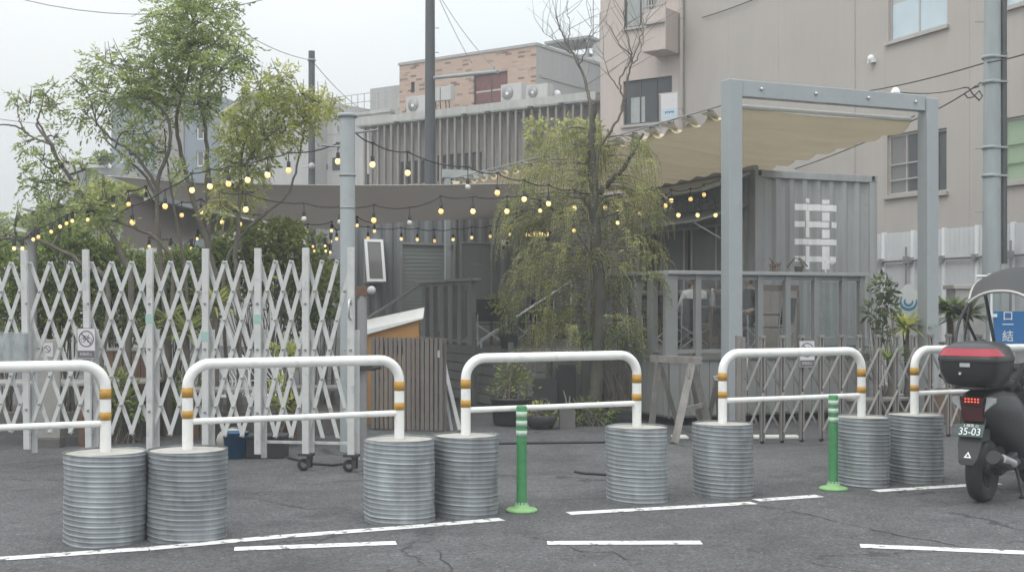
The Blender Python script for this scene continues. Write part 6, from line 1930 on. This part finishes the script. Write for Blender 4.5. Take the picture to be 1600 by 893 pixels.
for y in (-.5, .5):
    mb = MB(); pts = [V(0, y + .31 * math.cos(a), .33 + .31 * math.sin(a)) for a in np.linspace(0, 2 * math.pi, 25)]; mb.tube(pts, .02, 8, False); wl_ = build('wheel', mb, M['rubber'], t)
    mb = MB()
    for k in range(10): a = 2 * math.pi * k / 10; mb.tube([(0, y, .33), (0, y + .3 * math.cos(a), .33 + .3 * math.sin(a))], .003, 4)
    build('spokes', mb, M['chrome'], wl_)
mb = MB()
for a, b_ in (((0, -.5, .33), (0, -.1, .30)), ((0, -.1, .30), (0, .38, .75)), ((0, -.1, .30), (0, -.25, .85)), ((0, -.25, .75), (0, .36, .8)), ((0, .5, .33), (0, .34, .98)), ((0, -.5, .33), (0, -.23, .75))): mb.tube([a, b_], .018, 8)
build('frame', mb, M['whiteflat'], t)
mb = MB(); mb.tube([(-.25, .28, 1.0), (0, .34, 1.0), (.25, .28, 1.0)], .013, 8); build('handlebar', mb, M['chrome'], t)
mb = MB(); mb.ball((0, -.27, .88), .1, 12, 6, (.7, 1.3, .35)); build('saddle', mb, M['black'], t)
t = thing('bench', 'small pale slatted bench low behind the bronze gate', 'bench', gnd(1372, 15.7), GA)
mb = MB()
for k in range(4): mb.box(-.45, .45, -.18 + k * .09, -.10 + k * .09, .36, .39)
build('seat', mb, M['woodgrey'], t)
for x in (-.38, .38): mb = MB(); mb.box(x - .03, x + .03, -.16, .16, 0, .357); build('leg', mb, M['woodgrey'], t)
b = gnd(1497, 16.5); planter('brown square planter box under the strap leaved plants', b, None, M['wood'], box=(.8, .4, .45))
for px in (1372, 1428): 
    b = gnd(px, 15.6); t = thing('wooden_stake', 'round brown stake at the %s end of the pale bench' % ('left' if px < 1400 else 'right'), 'stake', b); mb = MB(); mb.lathe([(.05, 0), (.05, 1.0), (.045, 1.02), (.001, 1.025)], (0, 0, 0), 14); build('stake', mb, M['slatbrown'], t)

# utility box and banner at right
t = thing('utility_box', 'grey metal utility cabinet with an overhanging top behind the plants at right', 'cabinet', gnd(1509, 19.2), A6 + R(90) * 0 + R(67))
mb = MB(); mb.box(-.24, .24, -.2, .2, 0, zat(452, 19.2)); build('casing', mb, M['gatelite'], t, bev=.01)
mb = MB(); mb.box(-.28, .28, -.24, .24, zat(452, 19.2) + .002, zat(445, 19.2)); build('top', mb, M['gatelite'], t, bev=.008)
mb = MB(); mb.box(-.2, .2, -.206, -.201, .1, 1.5); dr = build('door', mb, M['gatelite'], t); mb = MB(); mb.box(.12, .15, -.225, -.2065, .8, .95); build('handle', mb, M['blackmat'], dr)
b = gnd(1549, 14.2)
t = thing('banner_stand', 'white banner stand with a blue lettered banner behind the scooter roof', 'banner', b)
zt_ = zat(427, 14.2)
mb = MB(); mb.tube([(0, 0, 0), (0, 0, zt_)], .014, 10); mb.tube([(-.18, 0, zt_ - .03), (.55, 0, zt_ - .03)], .010, 8); mb.box(-.03, .06, -.03, .03, zt_ - .07, zt_ - .0); mb.box(-.03, .06, -.02, .02, zat(495, 14.2), zat(490, 14.2)); build('pole', mb, M['whiteflat'], t)
mb = MB(); mb.box(-.25, .25, -.25, .25, 0, .04); build('foot', mb, M['whiteflat'], t, bev=.01)
mb = MB(); mb.box(.03, .52, -.004, .004, zat(540, 14.2), zat(486, 14.2)); bn = build('cloth', mb, M['bluesign'], t)
mb = MB(); mb.box(.03, .40, -.004, .004, zat(450, 14.2), zat(431, 14.2)); build('red_band', mb, M['redcloth'], bn)
mb = MB()
for ch_, py in (('ロ', 494), ('一', 508), ('結', 526)):
    mb.text(ch_, .14, (.19, -.0075, zat(py, 14.2)), (1, 0, 0), (0, 0, 1), .001)
build('lettering', mb, M['whiteflat'], bn)

# ------------------------------------------------------------------ garden furniture behind the white gate
def garden_table(label, c, w_, d_, h, m, rz=0, name='garden_table'):
    t = thing(name, label, 'table', c, rz, 'tables behind the white gate')
    mb = MB(); mb.box(-w_ / 2, w_ / 2, -d_ / 2, d_ / 2, h - .04, h); build('top', mb, m, t, bev=.005)
    for x in (-1, 1):
        for y in (-1, 1): mb = MB(); mb.box(x * (w_ / 2 - .07) - .03, x * (w_ / 2 - .07) + .03, y * (d_ / 2 - .07) - .03, y * (d_ / 2 - .07) + .03, 0, h - .042); build('leg', mb, M['wood'], t)
    return t
garden_table('pale long garden table at far left behind the gate', gnd(40, 13.9), 1.6, .6, .72, M['gatelite'])
garden_table('grey topped garden table below the no bicycle sign', gnd(195, 14.6), .9, .6, .70, M['gatelite'])
garden_table('dark low table behind the sixth gate post', gnd(372, 14.2), 1.2, .5, .62, M['woodgrey'])
garden_table('low grey table near the right end of the gate', gnd(500, 13.9), .8, .5, .66, M['potgrey'])
t = thing('wooden_crate_bench', 'brown plank bench back standing behind the third gate bay', 'bench', gnd(205, 15.0), 0)
mb = MB()
for k in range(6): mb.box(-.32 + k * .11, -.22 + k * .11, 0, .03, .1, 1.02)
build('backrest', mb, M['wood'], t)
mb = MB(); mb.box(-.36, .36, -.02, .05, 1.023, 1.06); build('top_rail', mb, M['gatelite'], t); mb = MB(); mb.box(-.36, .36, -.3, -.005, .42, .46); build('seat', mb, M['gatelite'], t)
for x in (-.3, .3): mb = MB(); mb.box(x - .03, x + .03, -.28, -.22, 0, .417); build('leg', mb, M['wood'], t)
def iron_chair(px, Y, rz, label):
    t = thing('ornate_chair', label, 'chair', gnd(px, Y), rz, 'white ornate chairs behind the gate')
    mb = MB(); mb.lathe([(.001, .44), (.21, .44), (.21, .455), (.001, .456)], (0, 0, 0), 20); build('seat', mb, M['whiteflat'], t)
    mb = MB()
    for s in (-1, 1): mb.tube(smooth([V(s * .2, .15, .44), V(s * .21, .22, .7), V(s * .13, .25, .92), V(0, .26, 1.0)], 4), .012, 6)
    for k in range(7):
        x = -.15 + k * .05; mb.tube(smooth([V(x, .17, .46), V(x + .04, .21, .62), V(x - .04, .23, .76), V(x * .7, .25, .93)], 4), .008, 5)
    for z in (.62, .78): mb.tube([(-.19, .22, z), (.19, .22, z)], .008, 5)
    build('backrest', mb, M['whiteflat'], t)
    for a in (45, 135, 225, 315): mb = MB(); c, s = math.cos(R(a)), math.sin(R(a)); mb.tube(smooth([V(.16 * c, .16 * s, .44), V(.15 * c, .15 * s, .2), V(.22 * c, .22 * s, 0)], 4), .012, 6); build('leg', mb, M['whiteflat'], t)
    return t
iron_chair(205, 16.0, R(10), 'white ornate iron chair left of the third gate post')
iron_chair(352, 15.2, R(-15), 'white ornate iron chair beside the spiky yucca')
iron_chair(420, 15.4, R(20), 'white ornate iron chair between the fifth and sixth gate posts')
t = thing('sign_stand', 'grey sign stand with a small white notice behind the gate', 'sign', gnd(75, 13.6), 0)
mb = MB(); mb.box(-.14, .14, -.02, .02, .1, zat(530, 13.6)); build('board', mb, M['gatelite'], t, bev=.004)
mb = MB(); mb.box(-.065, .065, -.024, -.0205, zat(557, 13.6), zat(535, 13.6)); nb = build('notice', mb, M['signwhite'], t)
mb = MB(); mb.lathe([(.032, 0), (.04, 0), (.04, .001), (.032, .001), (.032, 0)], (0, -.0248, zat(545, 13.6)), 24, Matrix.Rotation(R(90), 3, 'X')); mb.obox((0, -.0253, zat(545, 13.6)), V(.7, 0, -.7) * .037, V(0, .0004, 0), V(.7, 0, .7) * .004); build('ring', mb, M['signgrey'], nb)
mb = MB(); mb.box(-.16, .16, -.1, .1, 0, .098); build('foot', mb, M['potgrey'], t)
t = thing('bucket', 'blue plastic bucket on the ground behind the white gate', 'bucket', gnd(368, 12.6))
mb = MB(); mb.lathe([(.001, 0), (.10, 0), (.13, .26), (.135, .26), (.135, .275), (.122, .275), (.095, .02)], (0, 0, 0), 20); build('body', mb, M['blue'], t)
mb = MB(); mb.tube([V(.125 * math.cos(a), -.02, .26 + .06 * math.sin(a)) for a in np.linspace(0, math.pi, 13)], .005, 5); build('handle', mb, M['panelgrey'], t)
t = thing('toolbox', 'dark flat crate on the ground behind the gate beside the blue bucket', 'crate', gnd(418, 12.7))
mb = MB(); mb.box(-.2, .2, -.14, .14, 0, .2); build('body', mb, M['blackmat'], t, bev=.01); mb = MB(); mb.box(-.21, .21, -.15, .15, .203, .24); build('lid', mb, M['blackmat'], t, bev=.01)
t = thing('stone', 'rounded pale stone by the blue bucket', 'stone', gnd(362, 13.1)); mb = MB(); mb.ball((0, 0, .13), .14, 12, 8, (1.2, 1, .95)); build('body', mb, M['concrete'], t)
# raised grey planter bed and kerb behind the gate
t = thing('garden_bed', 'long low grey edged planting bed behind the white gate', 'planting bed', V(-3.9, 15.2, 0))
mb = MB(); mb.box(-3.6, 1.9, -.35, -.25, 0, .28); mb.box(1.8, 1.9, -.247, 1.6, 0, .28); build('edging', mb, M['potgrey'], t)
mb = MB(); mb.box(-3.6, 1.797, -.247, 1.6, 0, .22); build('soil', mb, M['soil'], t)

# far greenery and small pot plants at the back left
shrub('dark bush on the terrace left of the blue grey house', gnd(163, 45.5) + EZ * zat(262, 45.5), [(158, 246, 45.5, 9, .9), (168, 247, 45.5, 8, .9)], LEAF_HEDGE, 600, .18, .1, 'far shrubs', stems=1)
shrub('dense dark tree far off at left behind the leaning tree', gnd(90, 40), [(85, 340, 40, 30, .8), (60, 360, 40, 30, .8), (115, 350, 40, 26, .8)], LEAF_HEDGE, 420, .24, .13, 'far shrubs', stems=2)
shrub('large round shrub far off left of the smaller shade sail', gnd(150, 30), [(160, 300, 30, 24, .9), (175, 330, 30, 34, .9), (140, 340, 30, 28, .9), (205, 300, 30, 22, .9)], LEAF_YEL, 520, .17, .09, 'far shrubs', stems=3)

# ------------------------------------------------------------------ string lights
def string(label, bulbs, y0, y1, ends=None, drop=.17, off=(), bs=1.0):
    """bulbs: [(px,py)] ordered along the cord; depth runs from y0 to y1"""
    n = len(bulbs)
    bp = []
    for i, (px, py) in enumerate(bulbs): bp.append(P(px, py, y0 + (y1 - y0) * i / max(1, n - 1)))
    tops = [b + EZ * drop for b in bp]
    pts = list(tops)
    if ends:
        if ends[0] is not None: pts = [ends[0]] + pts
        if ends[1] is not None: pts = pts + [ends[1]]
    t = thing('string_lights', label, 'string lights', pts[0], 0, 'string lights over the yard')
    mb = MB(); q = []
    for a, b in zip(pts[:-1], pts[1:]):
        L = (b - a).length
        for i in range(6): s = i / 6; c = a.lerp(b, s); c.z -= min(.05, L * .06) * 4 * s * (1 - s); q.append(c)
    q.append(pts[-1]); mb.tube(q, .0075, 6); build('cord', mb, M['wire'], t, world=True)
    for i, b in enumerate(bp):
        mb = MB(); mb.tube([tops[i], b + EZ * .075], .006, 6, False); mb.tube([b + EZ * .10, b + EZ * .095, b + EZ * .04, b + EZ * .028], [.012, .021, .021, .018], 10); mb.lathe([(.024, -.008), (.024, .012), (.01, .014)], tops[i], 8)
        s = build('socket', mb, M['blackmat'], t, world=True)
        mb = MB(); tl_ = Matrix.Rotation(rng.normal() * .12, 3, 'Y'); mb.lathe([(r_ * bs, z_ * bs) for r_, z_ in ((.001, -.036), (.015, -.033), (.028, -.02), (.033, -.002), (.030, .014), (.019, .028), (.016, .034))], b, 14, tl_)
        build('bulb', mb, M['bulboff'] if i in off else (M['bulb2'] if rng.random() < .4 else M['bulb']), t, world=True)
    return t
pt = lambda z: V(-1.785, 13.2, z)
string('long string of bulbs from the grey post across the feathery tree', [(582, 257), (637, 270), (731, 292), (777, 301), (819, 311), (857, 318), (897, 325), (930, 328), (967, 330), (1000, 333), (1030, 335), (1060, 336), (1090, 336), (1118, 336)], 13.5, 19.3, (pt(3.45) + V(.09, 0, 0), None), .24, (2, 10))
string('upper short string of bulbs beside the container canopy', [(946, 324), (996, 319), (1040, 321), (1049, 313), (1079, 311), (1100, 304)], 17.6, 19.4, (P(905, 300, 17.3), P(1130, 275, 19.6)), .16)
string('string of bulbs from the grey post left into the tall tree', [(528, 252), (451, 266), (418, 273), (387, 281), (357, 287), (328, 291), (300, 297), (258, 322), (207, 347)], 13.6, 14.6, (pt(3.30) + V(-.09, 0, 0), P(160, 340, 14.7)), .20)
string('string of bulbs hanging in front of the wide shade sail', [(384, 327), (475, 342), (531, 347), (584, 344), (640, 348), (689, 330), (739, 330), (792, 330)], 14.4, 15.6, (P(345, 300, 14.4), P(835, 300, 15.8)), .19, (1, 2, 4))
string('string of small bulbs along the dark container wall', [(575, 372), (627, 373), (652, 374), (679, 376), (708, 374), (737, 371), (766, 369), (797, 366), (844, 329)], 21.5, 23.5, (P(545, 345, 21), None), .20, (), .9)
string('string of bulbs under the wide sail behind the grey post', [(405, 355), (416, 364), (436, 357), (459, 361), (481, 364), (518, 360), (526, 373), (558, 352), (585, 361)], 18.5, 20.5, None, .14, (2,), .8)
string('string of bulbs across the smaller shade sail', [(201, 319), (228, 312), (246, 345), (284, 336), (314, 331), (347, 347), (375, 350)], 15.4, 16.6, (P(168, 325, 15.3), P(410, 335, 16.8)), .17, (1,), .85)
string('low string of bulbs in the hedge below the smaller shade sail', [(228, 402), (233, 385), (266, 387), (278, 400), (299, 388), (302, 399), (308, 373), (329, 397)], 16.2, 17.2, None, .12, (), .62)
string('string of bulbs along the hedge at far left', [(22, 388), (35, 388), (52, 374), (60, 370), (80, 362), (94, 354), (104, 349), (113, 345), (137, 343), (177, 320)], 13.7, 14.5, (P(-30, 395, 13.6), None), .10, (), .62)
string('small bulbs in the bush left of the grey post', [(489, 385), (491, 392), (508, 384), (509, 392), (516, 394), (517, 377)], 16.0, 16.3, None, .10, (), .5)
string('loose bulbs hanging inside the feathery tree', [(844, 329), (897, 360), (965, 348)], 16.0, 16.4, (P(820, 305, 15.9), P(990, 325, 16.5)), .14, (), .75)
# ------------------------------------------------------------------ delivery scooter with a roof (x forward, y left)
M['reddark'] = mat('dark_red_lens', (.055, .012, .016), .12)
SH = R(50)
sf_ = V(math.cos(SH), math.sin(SH), 0)
Sc = V(3.80, 9.82, 0)
t = thing('roofed_scooter', 'black scooter with a roof, large top box and red tail lamp at the right edge', 'scooter', Sc, SH)
def wheel(x, r, w_):
    mb = MB(); rx = Matrix.Rotation(R(90), 3, 'X')
    mb.lathe([(r * .62, -w_ * .42), (r * .80, -w_ * .5), (r * .95, -w_ * .42), (r, -w_ * .15), (r, w_ * .15), (r * .95, w_ * .42), (r * .80, w_ * .5), (r * .62, w_ * .42)], (x, 0, r), 40, rx)
    o = build('wheel', mb, M['rubber'], t)
    mb = MB(); mb.lathe([(r * .63, -w_ * .40), (r * .57, -w_ * .36), (r * .57, w_ * .36), (r * .63, w_ * .40)], (x, 0, r), 40, rx)
    mb.lathe([(.001, -w_ * .40), (r * .2, -w_ * .40), (r * .2, w_ * .40), (.001, w_ * .40)], (x, 0, r), 20, rx)
    for k in range(5):
        a = 2 * math.pi * k / 5; d = V(math.cos(a), 0, math.sin(a)); mb.bar(V(x, 0, r) + d * r * .15, V(x, 0, r) + d * r * .6, .035, .03, (0, 1, 0))
    build('rim', mb, M['blackmat'], o)
    mb = MB(); mb.lathe([(r * .3, -w_ * .5), (r * .48, -w_ * .5), (r * .48, -w_ * .47), (r * .3, -w_ * .47), (r * .3, -w_ * .5)], (x, 0, r), 28, rx); build('brake_disc', mb, M['chrome'], o)
wheel(0, .255, .13); wheel(1.25, .255, .11)
def loft(sections, m, name, parent, bev=0, sub=True):
    """sections along x: (x, half width, z0, z1)"""
    mb = MB(); n = 16; vs = []
    for (x, hw, z0, z1) in sections:
        for k in range(n):
            a = 2 * math.pi * k / n; c, s = math.cos(a), math.sin(a)
            e = .6
            vs.append((x, hw * math.copysign(abs(c) ** e, c), (z0 + z1) / 2 + (z1 - z0) / 2 * math.copysign(abs(s) ** e, s)))
    fs = [(i * n + k, i * n + (k + 1) % n, (i + 1) * n + (k + 1) % n, (i + 1) * n + k) for i in range(len(sections) - 1) for k in range(n)]
    mb.add(vs, fs, True); mb.add(vs[:n], [tuple(range(n - 1, -1, -1))]); mb.add(vs[-n:], [tuple(range(n))])
    return build(name, mb, m, parent)
# tail and side fairings
loft([(-.22, .10, .70, .86), (-.12, .14, .62, .90), (.10, .17, .50, .92), (.35, .19, .40, .90), (.55, .19, .30, .80), (.62, .17, .26, .60)], M['black'], 'tail_fairing', t)
loft([(-.05, .12, .91, .96), (.15, .15, .90, 1.0), (.45, .15, .88, .97), (.62, .11, .84, .93)], M['blackmat'], 'seat', t)
loft([(.55, .16, .20, .32), (.80, .19, .20, .28), (1.02, .18, .20, .30)], M['blackmat'], 'footboard', t)
loft([(.98, .19, .25, .95), (1.05, .24, .30, 1.08), (1.12, .22, .42, 1.06), (1.18, .14, .6, .98)], M['black'], 'leg_shield', t)
mb = MB(); mb.hexa([(-.10, -.045, .28), (.38, -.06, .24), (.38, .06, .24), (-.10, .045, .28), (-.10, -.045, .42), (.38, -.06, .44), (.38, .06, .44), (-.10, .045, .42)]); mb.bar((-.02, -.12, .26), (.35, -.14, .34), .07, .09); build('engine', mb, M['blackmat'], t, bev=.015)
mb = MB(); mb.tube([(.35, -.16, .30), (.1, -.18, .30), (-.08, -.185, .33), (-.30, -.185, .40)], [.03, .045, .06, .055], 14); mf_ = build('muffler', mb, M['blackmat'], t)
mb = MB(); mb.tube([(.08, -.215, .315), (-.22, -.225, .385)], .035, 10); build('heat_shield', mb, M['chrome'], mf_)
mb = MB(); mb.tube([(-.03, .16, .30), (.12, .17, .75)], .022, 10); mb.tube([(.01, .165, .42), (.09, .168, .66)], .038, 12); build('shock_absorber', mb, M['blackmat'], t)
# rear mudguard with plate and triangle
mb = MB()
sec = [(-.16, .09, .72), (-.24, .095, .60), (-.30, .09, .47), (-.345, .075, .37), (-.355, .05, .325)]
vs = []
for x, hw, z in sec: vs += [(x, -hw, z), (x, hw, z), (x + .035, hw * .9, z + .005), (x + .035, -hw * .9, z + .005)]
for i in range(len(sec) - 1):
    for k in range(4): pass
fs = [(i * 4 + k, i * 4 + (k + 1) % 4, (i + 1) * 4 + (k + 1) % 4, (i + 1) * 4 + k) for i in range(len(sec) - 1) for k in range(4)] + [(3, 2, 1, 0), tuple(range(len(vs) - 4, len(vs)))]
mb.add(vs, fs); mb.box(-.2, -.02, -.07, .07, .50, .60)
mg = build('mudguard', mb, M['blackmat'], t, bev=.006)
def on_guard(x, z, ny=1.0): return V(x, 0, z)
up_ = (V(-.16, 0, .72) - V(-.30, 0, .47)).normalized(); right_ = V(0, -1, 0); nn = right_.cross(up_)
pc = V(-.285, 0, .595)
mb = MB(); mb.obox(pc, right_ * .105, up_ * .056, nn * .003); pl = build('number_plate', mb, M['platedark'], t, bev=.002)
mb = MB(); mb.text('35-03', .088, pc - up_ * .014, right_, up_, .0045, .165)
mb.text('１練馬 ひ', .030, pc + up_ * .038, right_, up_, .0045, .12); build('plate_lettering', mb, M['whiteflat'], pl)
mb = MB(); c0 = V(-.352, -.035 + .035, .40); u2_ = (V(-.30, 0, .47) - V(-.345, 0, .37)).normalized(); n2_ = right_.cross(u2_)
c0 = V(-.332, 0, .40) + n2_ * .006
tri = [(0, .032), (-.03, -.02), (.03, -.02)]; tri2 = [(0, .014), (-.0135, -.010), (.0135, -.010)]
for i in range(3):
    j = (i + 1) % 3; f = lambda p: c0 + right_ * p[0] + u2_ * p[1]
    mb.quad(f(tri[i]), f(tri[j]), f(tri2[j]), f(tri2[i]))
build('triangle_mark', mb, M['whiteflat'], mg)
# tail lamp
mb = MB(); mb.prism([(-.085, .78), (.085, .78), (.10, .86), (-.10, .86)], (-.245, 0, 0), (0, -1, 0), (0, 0, 1), (.05, 0, 0)); tl_ = build('tail_lamp', mb, M['reddark'], t, bev=.008)
mb = MB()
for r_ in range(2):
    for k in range(5): mb.obox((-.2475, -.05 + k * .025, .818 + r_ * .022), V(.001, 0, 0), V(0, .007, 0), EZ * .006)
build('lit_lamp', mb, M['redlit'], tl_)
mb = MB(); mb.prism([(-.08, .66), (.08, .66), (.085, .777), (-.085, .777)], (-.235, 0, 0), (0, -1, 0), (0, 0, 1), (.05, 0, 0)); build('lower_lens', mb, M['reddark'], tl_, bev=.006)
for s in (-1, 1):
    mb = MB(); mb.prism([(.09, .74), (.165, .81), (.17, .85), (.105, .86)] if s > 0 else [(-.09, .74), (-.105, .86), (-.17, .85), (-.165, .81)], (-.225, 0, 0), (0, -1, 0), (0, 0, 1), (.06, 0, 0)); build('indicator', mb, M['vinyl'] if False else M['glasspale'], t, bev=.006)
# carrier and top box
mb = MB()
for y in (-.11, .11): mb.tube([(-.30, y, .93), (.05, y, .93), (.12, y, .90)], .011, 8)
mb.tube([(-.30, -.11, .93), (-.34, 0, .93), (-.30, .11, .93)], .011, 8); build('rear_rack', mb, M['blackmat'], t)
def boxloft(rings, m, name, parent):
    """rings: (z, x0, x1, half width, corner)"""
    mb = MB(); n = 24; vs = []
    for (z, x0, x1, hw, e) in rings:
        for k in range(n):
            a = 2 * math.pi * k / n; c, s = math.cos(a), math.sin(a)
            vs.append(((x0 + x1) / 2 + (x1 - x0) / 2 * math.copysign(abs(c) ** e, c), hw * math.copysign(abs(s) ** e, s), z))
    fs = [(i * n + k, i * n + (k + 1) % n, (i + 1) * n + (k + 1) % n, (i + 1) * n + k) for i in range(len(rings) - 1) for k in range(n)]
    mb.add(vs, fs, True); mb.add(vs[:n], [tuple(range(n - 1, -1, -1))]); mb.add(vs[-n:], [tuple(range(n))])
    return build(name, mb, m, parent)
tb = boxloft([(.945, -.30, .06, .17, .5), (.965, -.35, .10, .20, .45), (1.06, -.385, .115, .235, .40), (1.135, -.395, .12, .245, .40)], M['black'], 'top_box', t)
boxloft([(1.138, -.40, .122, .248, .40), (1.155, -.402, .123, .25, .40), (1.18, -.395, .12, .245, .42), (1.25, -.34, .10, .215, .45), (1.285, -.26, .06, .16, .5), (1.295, -.16, 0, .08, .7)], M['black'], 'lid', tb)
# red reflector panel hugging the rear of the lid
mb = MB(); n = 24; vs = []
zr_ = [1.185, 1.205, 1.225, 1.243]
ring = [(1.18, -.395, .12, .245, .42), (1.25, -.34, .10, .215, .45)]
for j, z in enumerate(zr_):
    f = (z - 1.18) / .07
    x0, x1, hw, e = [ring[0][k] + (ring[1][k] - ring[0][k]) * f for k in (1, 2, 3, 4)]
    for k in range(n + 1):
        h_ = (88, 82, 78, 62)[j]
        a = R(180 - h_ + 2 * h_ * k / n); c, s_ = math.cos(a), math.sin(a)
        zz_ = z - (.022 * math.cos(math.pi * (k / n - .5)) if j == 0 else 0) * -0 
        vs.append(((x0 + x1) / 2 + ((x1 - x0) / 2 + .005) * math.copysign(abs(c) ** e, c), (hw + .005) * math.copysign(abs(s_) ** e, s_), zz_))
fs = [(j * (n + 1) + k, j * (n + 1) + k + 1, (j + 1) * (n + 1) + k + 1, (j + 1) * (n + 1) + k) for j in range(3) for k in range(n)]
mb.add(vs, fs, True); build('red_reflector', mb, M['redlens'], tb)
mb = MB(); mb.lathe([(.001, 0), (.012, 0), (.012, .006)], (-.392, .04, 1.05), 12, Matrix.Rotation(R(-90), 3, 'Y')); build('lock', mb, M['chrome'], tb)
mb = MB(); mb.box(-.404, -.396, -.04, .04, 1.10, 1.13); build('latch', mb, M['chrome'], tb)
# roof: shell from above the box to the windscreen
mb = MB(); n, m_ = 14, 12; vs = []
def roofp(u, v):  # u along, v across
    x = .44 + 1.0 * u
    z = 1.60 + .34 * math.sin(math.pi * (.10 + .62 * u)) - .02
    hw = .27 + .07 * math.sin(math.pi * min(1, u * 1.1))
    return V(x, hw * v, z - .10 * abs(v) ** 2.4 + (.02 if u == 0 else 0))
vs = [roofp(i / n, -1 + 2 * j / m_) for i in range(n + 1) for j in range(m_ + 1)]
vs2 = [p - EZ * .015 for p in vs]
k1 = m_ + 1
fs = [(i * k1 + j, i * k1 + j + 1, (i + 1) * k1 + j + 1, (i + 1) * k1 + j) for i in range(n) for j in range(m_)]
mb.add(vs, fs, True); mb.add(vs2, [tuple(reversed(f)) for f in fs], True)
rf = build('roof', mb, M['blackmat'], t)
mb = MB(); mb.tube([roofp(0, -1 + 2 * j / m_) - EZ * .006 for j in range(m_ + 1)], .014, 8); mb.tube([roofp(i / n, -1) - EZ * .006 for i in range(n + 1)], .013, 8); mb.tube([roofp(i / n, 1) - EZ * .006 for i in range(n + 1)], .013, 8); build('edge_trim', mb, M['gatelite'], rf)
for s in (-1, 1):
    mb = MB(); mb.tube(smooth([V(.10, s * .20, .90), V(.18, s * .29, 1.15), V(.32, s * .31, 1.42), V(.46, s * .26, 1.63)], 5), .014, 8)
    mb.tube(smooth([V(.20, s * .33, 1.57), V(.45, s * .36, 1.55), V(.75, s * .36, 1.38), V(.98, s * .30, 1.05)], 5), .013, 8)
    mb.tube(smooth([V(.30, s * .22, .90), V(.5, s * .34, 1.15), V(.72, s * .34, 1.66)], 5), .012, 8)
    mb.tube(smooth([V(1.08, s * .22, 1.0), V(1.10, s * .30, 1.4), V(1.04, s * .34, 1.72)], 5), .016, 8); build('roof_strut', mb, M['blackmat'], t)
    mb = MB(); mb.add([roofp(.05, s) - EZ * .03, roofp(.75, s) - EZ * .03, V(.95, s * .33, 1.22), V(.5, s * .33, 1.52)], [(0, 1, 2, 3)]); build('side_curtain', mb, M['acrylic'], t)
    mb = MB(); mb.add([V(.30, s * .31, 1.02), V(.80, s * .35, 1.00), V(.75, s * .36, 1.36), V(.42, s * .35, 1.42)], [(0, 1, 2, 3)]); build('rain_cover', mb, M['vinyl'], t)
mb = MB(); vs = []
for i in range(7):
    f = i / 6
    for j in range(9): y = -1 + 2 * j / 8; vs.append((1.20 - .15 * f + .0 - .07 * y * y, (.24 + .08 * f) * y, .98 + .80 * f))
mb.add(vs, [(i * 9 + j, i * 9 + j + 1, (i + 1) * 9 + j + 1, (i + 1) * 9 + j) for i in range(6) for j in range(8)], True); build('windscreen', mb, M['acrylic'], t)
mb = MB(); mb.tube([(.95, -.33, 1.0), (1.0, -.2, 1.03), (1.05, 0, 1.02), (1.0, .2, 1.03), (.95, .33, 1.0)], .014, 8); build('handlebar', mb, M['blackmat'], t)
for s in (-1, 1): mb = MB(); mb.tube([(1.0, s * .24, 1.03), (1.02, s * .34, 1.2)], .008, 6); mb.ball((1.02, s * .36, 1.24), .06, 12, 8, (.3, 1, .75)); build('mirror', mb, M['black'], t)
mb = MB()
for s in (-1, 1): mb.tube([(1.25, s * .075, .255), (1.14, s * .075, .62)], .022, 10)
mb.tube([(1.14, 0, .60), (1.04, 0, 1.0)], .03, 10); build('fork', mb, M['blackmat'], t)
mb = MB(); n = 12; vs = []
for i in range(n + 1):
    a = R(10 + 150 * i / n)
    for y in (-.075, .075): vs.append((1.25 + .29 * math.cos(a), y, .255 + .29 * math.sin(a)))
mb.add(vs, [(i * 2, i * 2 + 1, i * 2 + 3, i * 2 + 2) for i in range(n)], True); build('front_mudguard', mb, M['black'], t)
mb = MB(); mb.ball((1.17, 0, .86), .1, 14, 8, (.5, 1.2, .8)); build('headlamp', mb, M['glasspale'], t)
mb = MB(); mb.tube([(.40, .13, .26), (.36, .20, .02)], .012, 8); mb.tube([(.40, -.13, .26), (.36, -.20, .02)], .012, 8); mb.box(.33, .40, -.22, -.18, .0, .02); mb.box(.33, .40, .18, .22, .0, .02); mb.tube([(.40, -.14, .25), (.40, .14, .25)], .012, 8); build('centre_stand', mb, M['blackmat'], t)
# ------------------------------------------------------------------ thin haze volume added to lift the dark tones
mb = MB(); mb.box(-155, 155, -30, 205, -1.0, 16.5)
hz = build('haze', mb, bpy.data.materials.new('haze'), origin=(0, 0, 0))
hz['kind'] = 'stuff'
m = hz.data.materials[0]; m.use_nodes = True
for q in list(m.node_tree.nodes):
    if q.type == 'BSDF_PRINCIPLED': m.node_tree.nodes.remove(q)
v = m.node_tree.nodes.new('ShaderNodeVolumePrincipled')
v.inputs['Color'].default_value = (.9, .93, .95, 1); v.inputs['Density'].default_value = .0034; v.inputs['Anisotropy'].default_value = 0.0
m.node_tree.links.new(v.outputs[0], m.node_tree.nodes['Material Output'].inputs['Volume'])
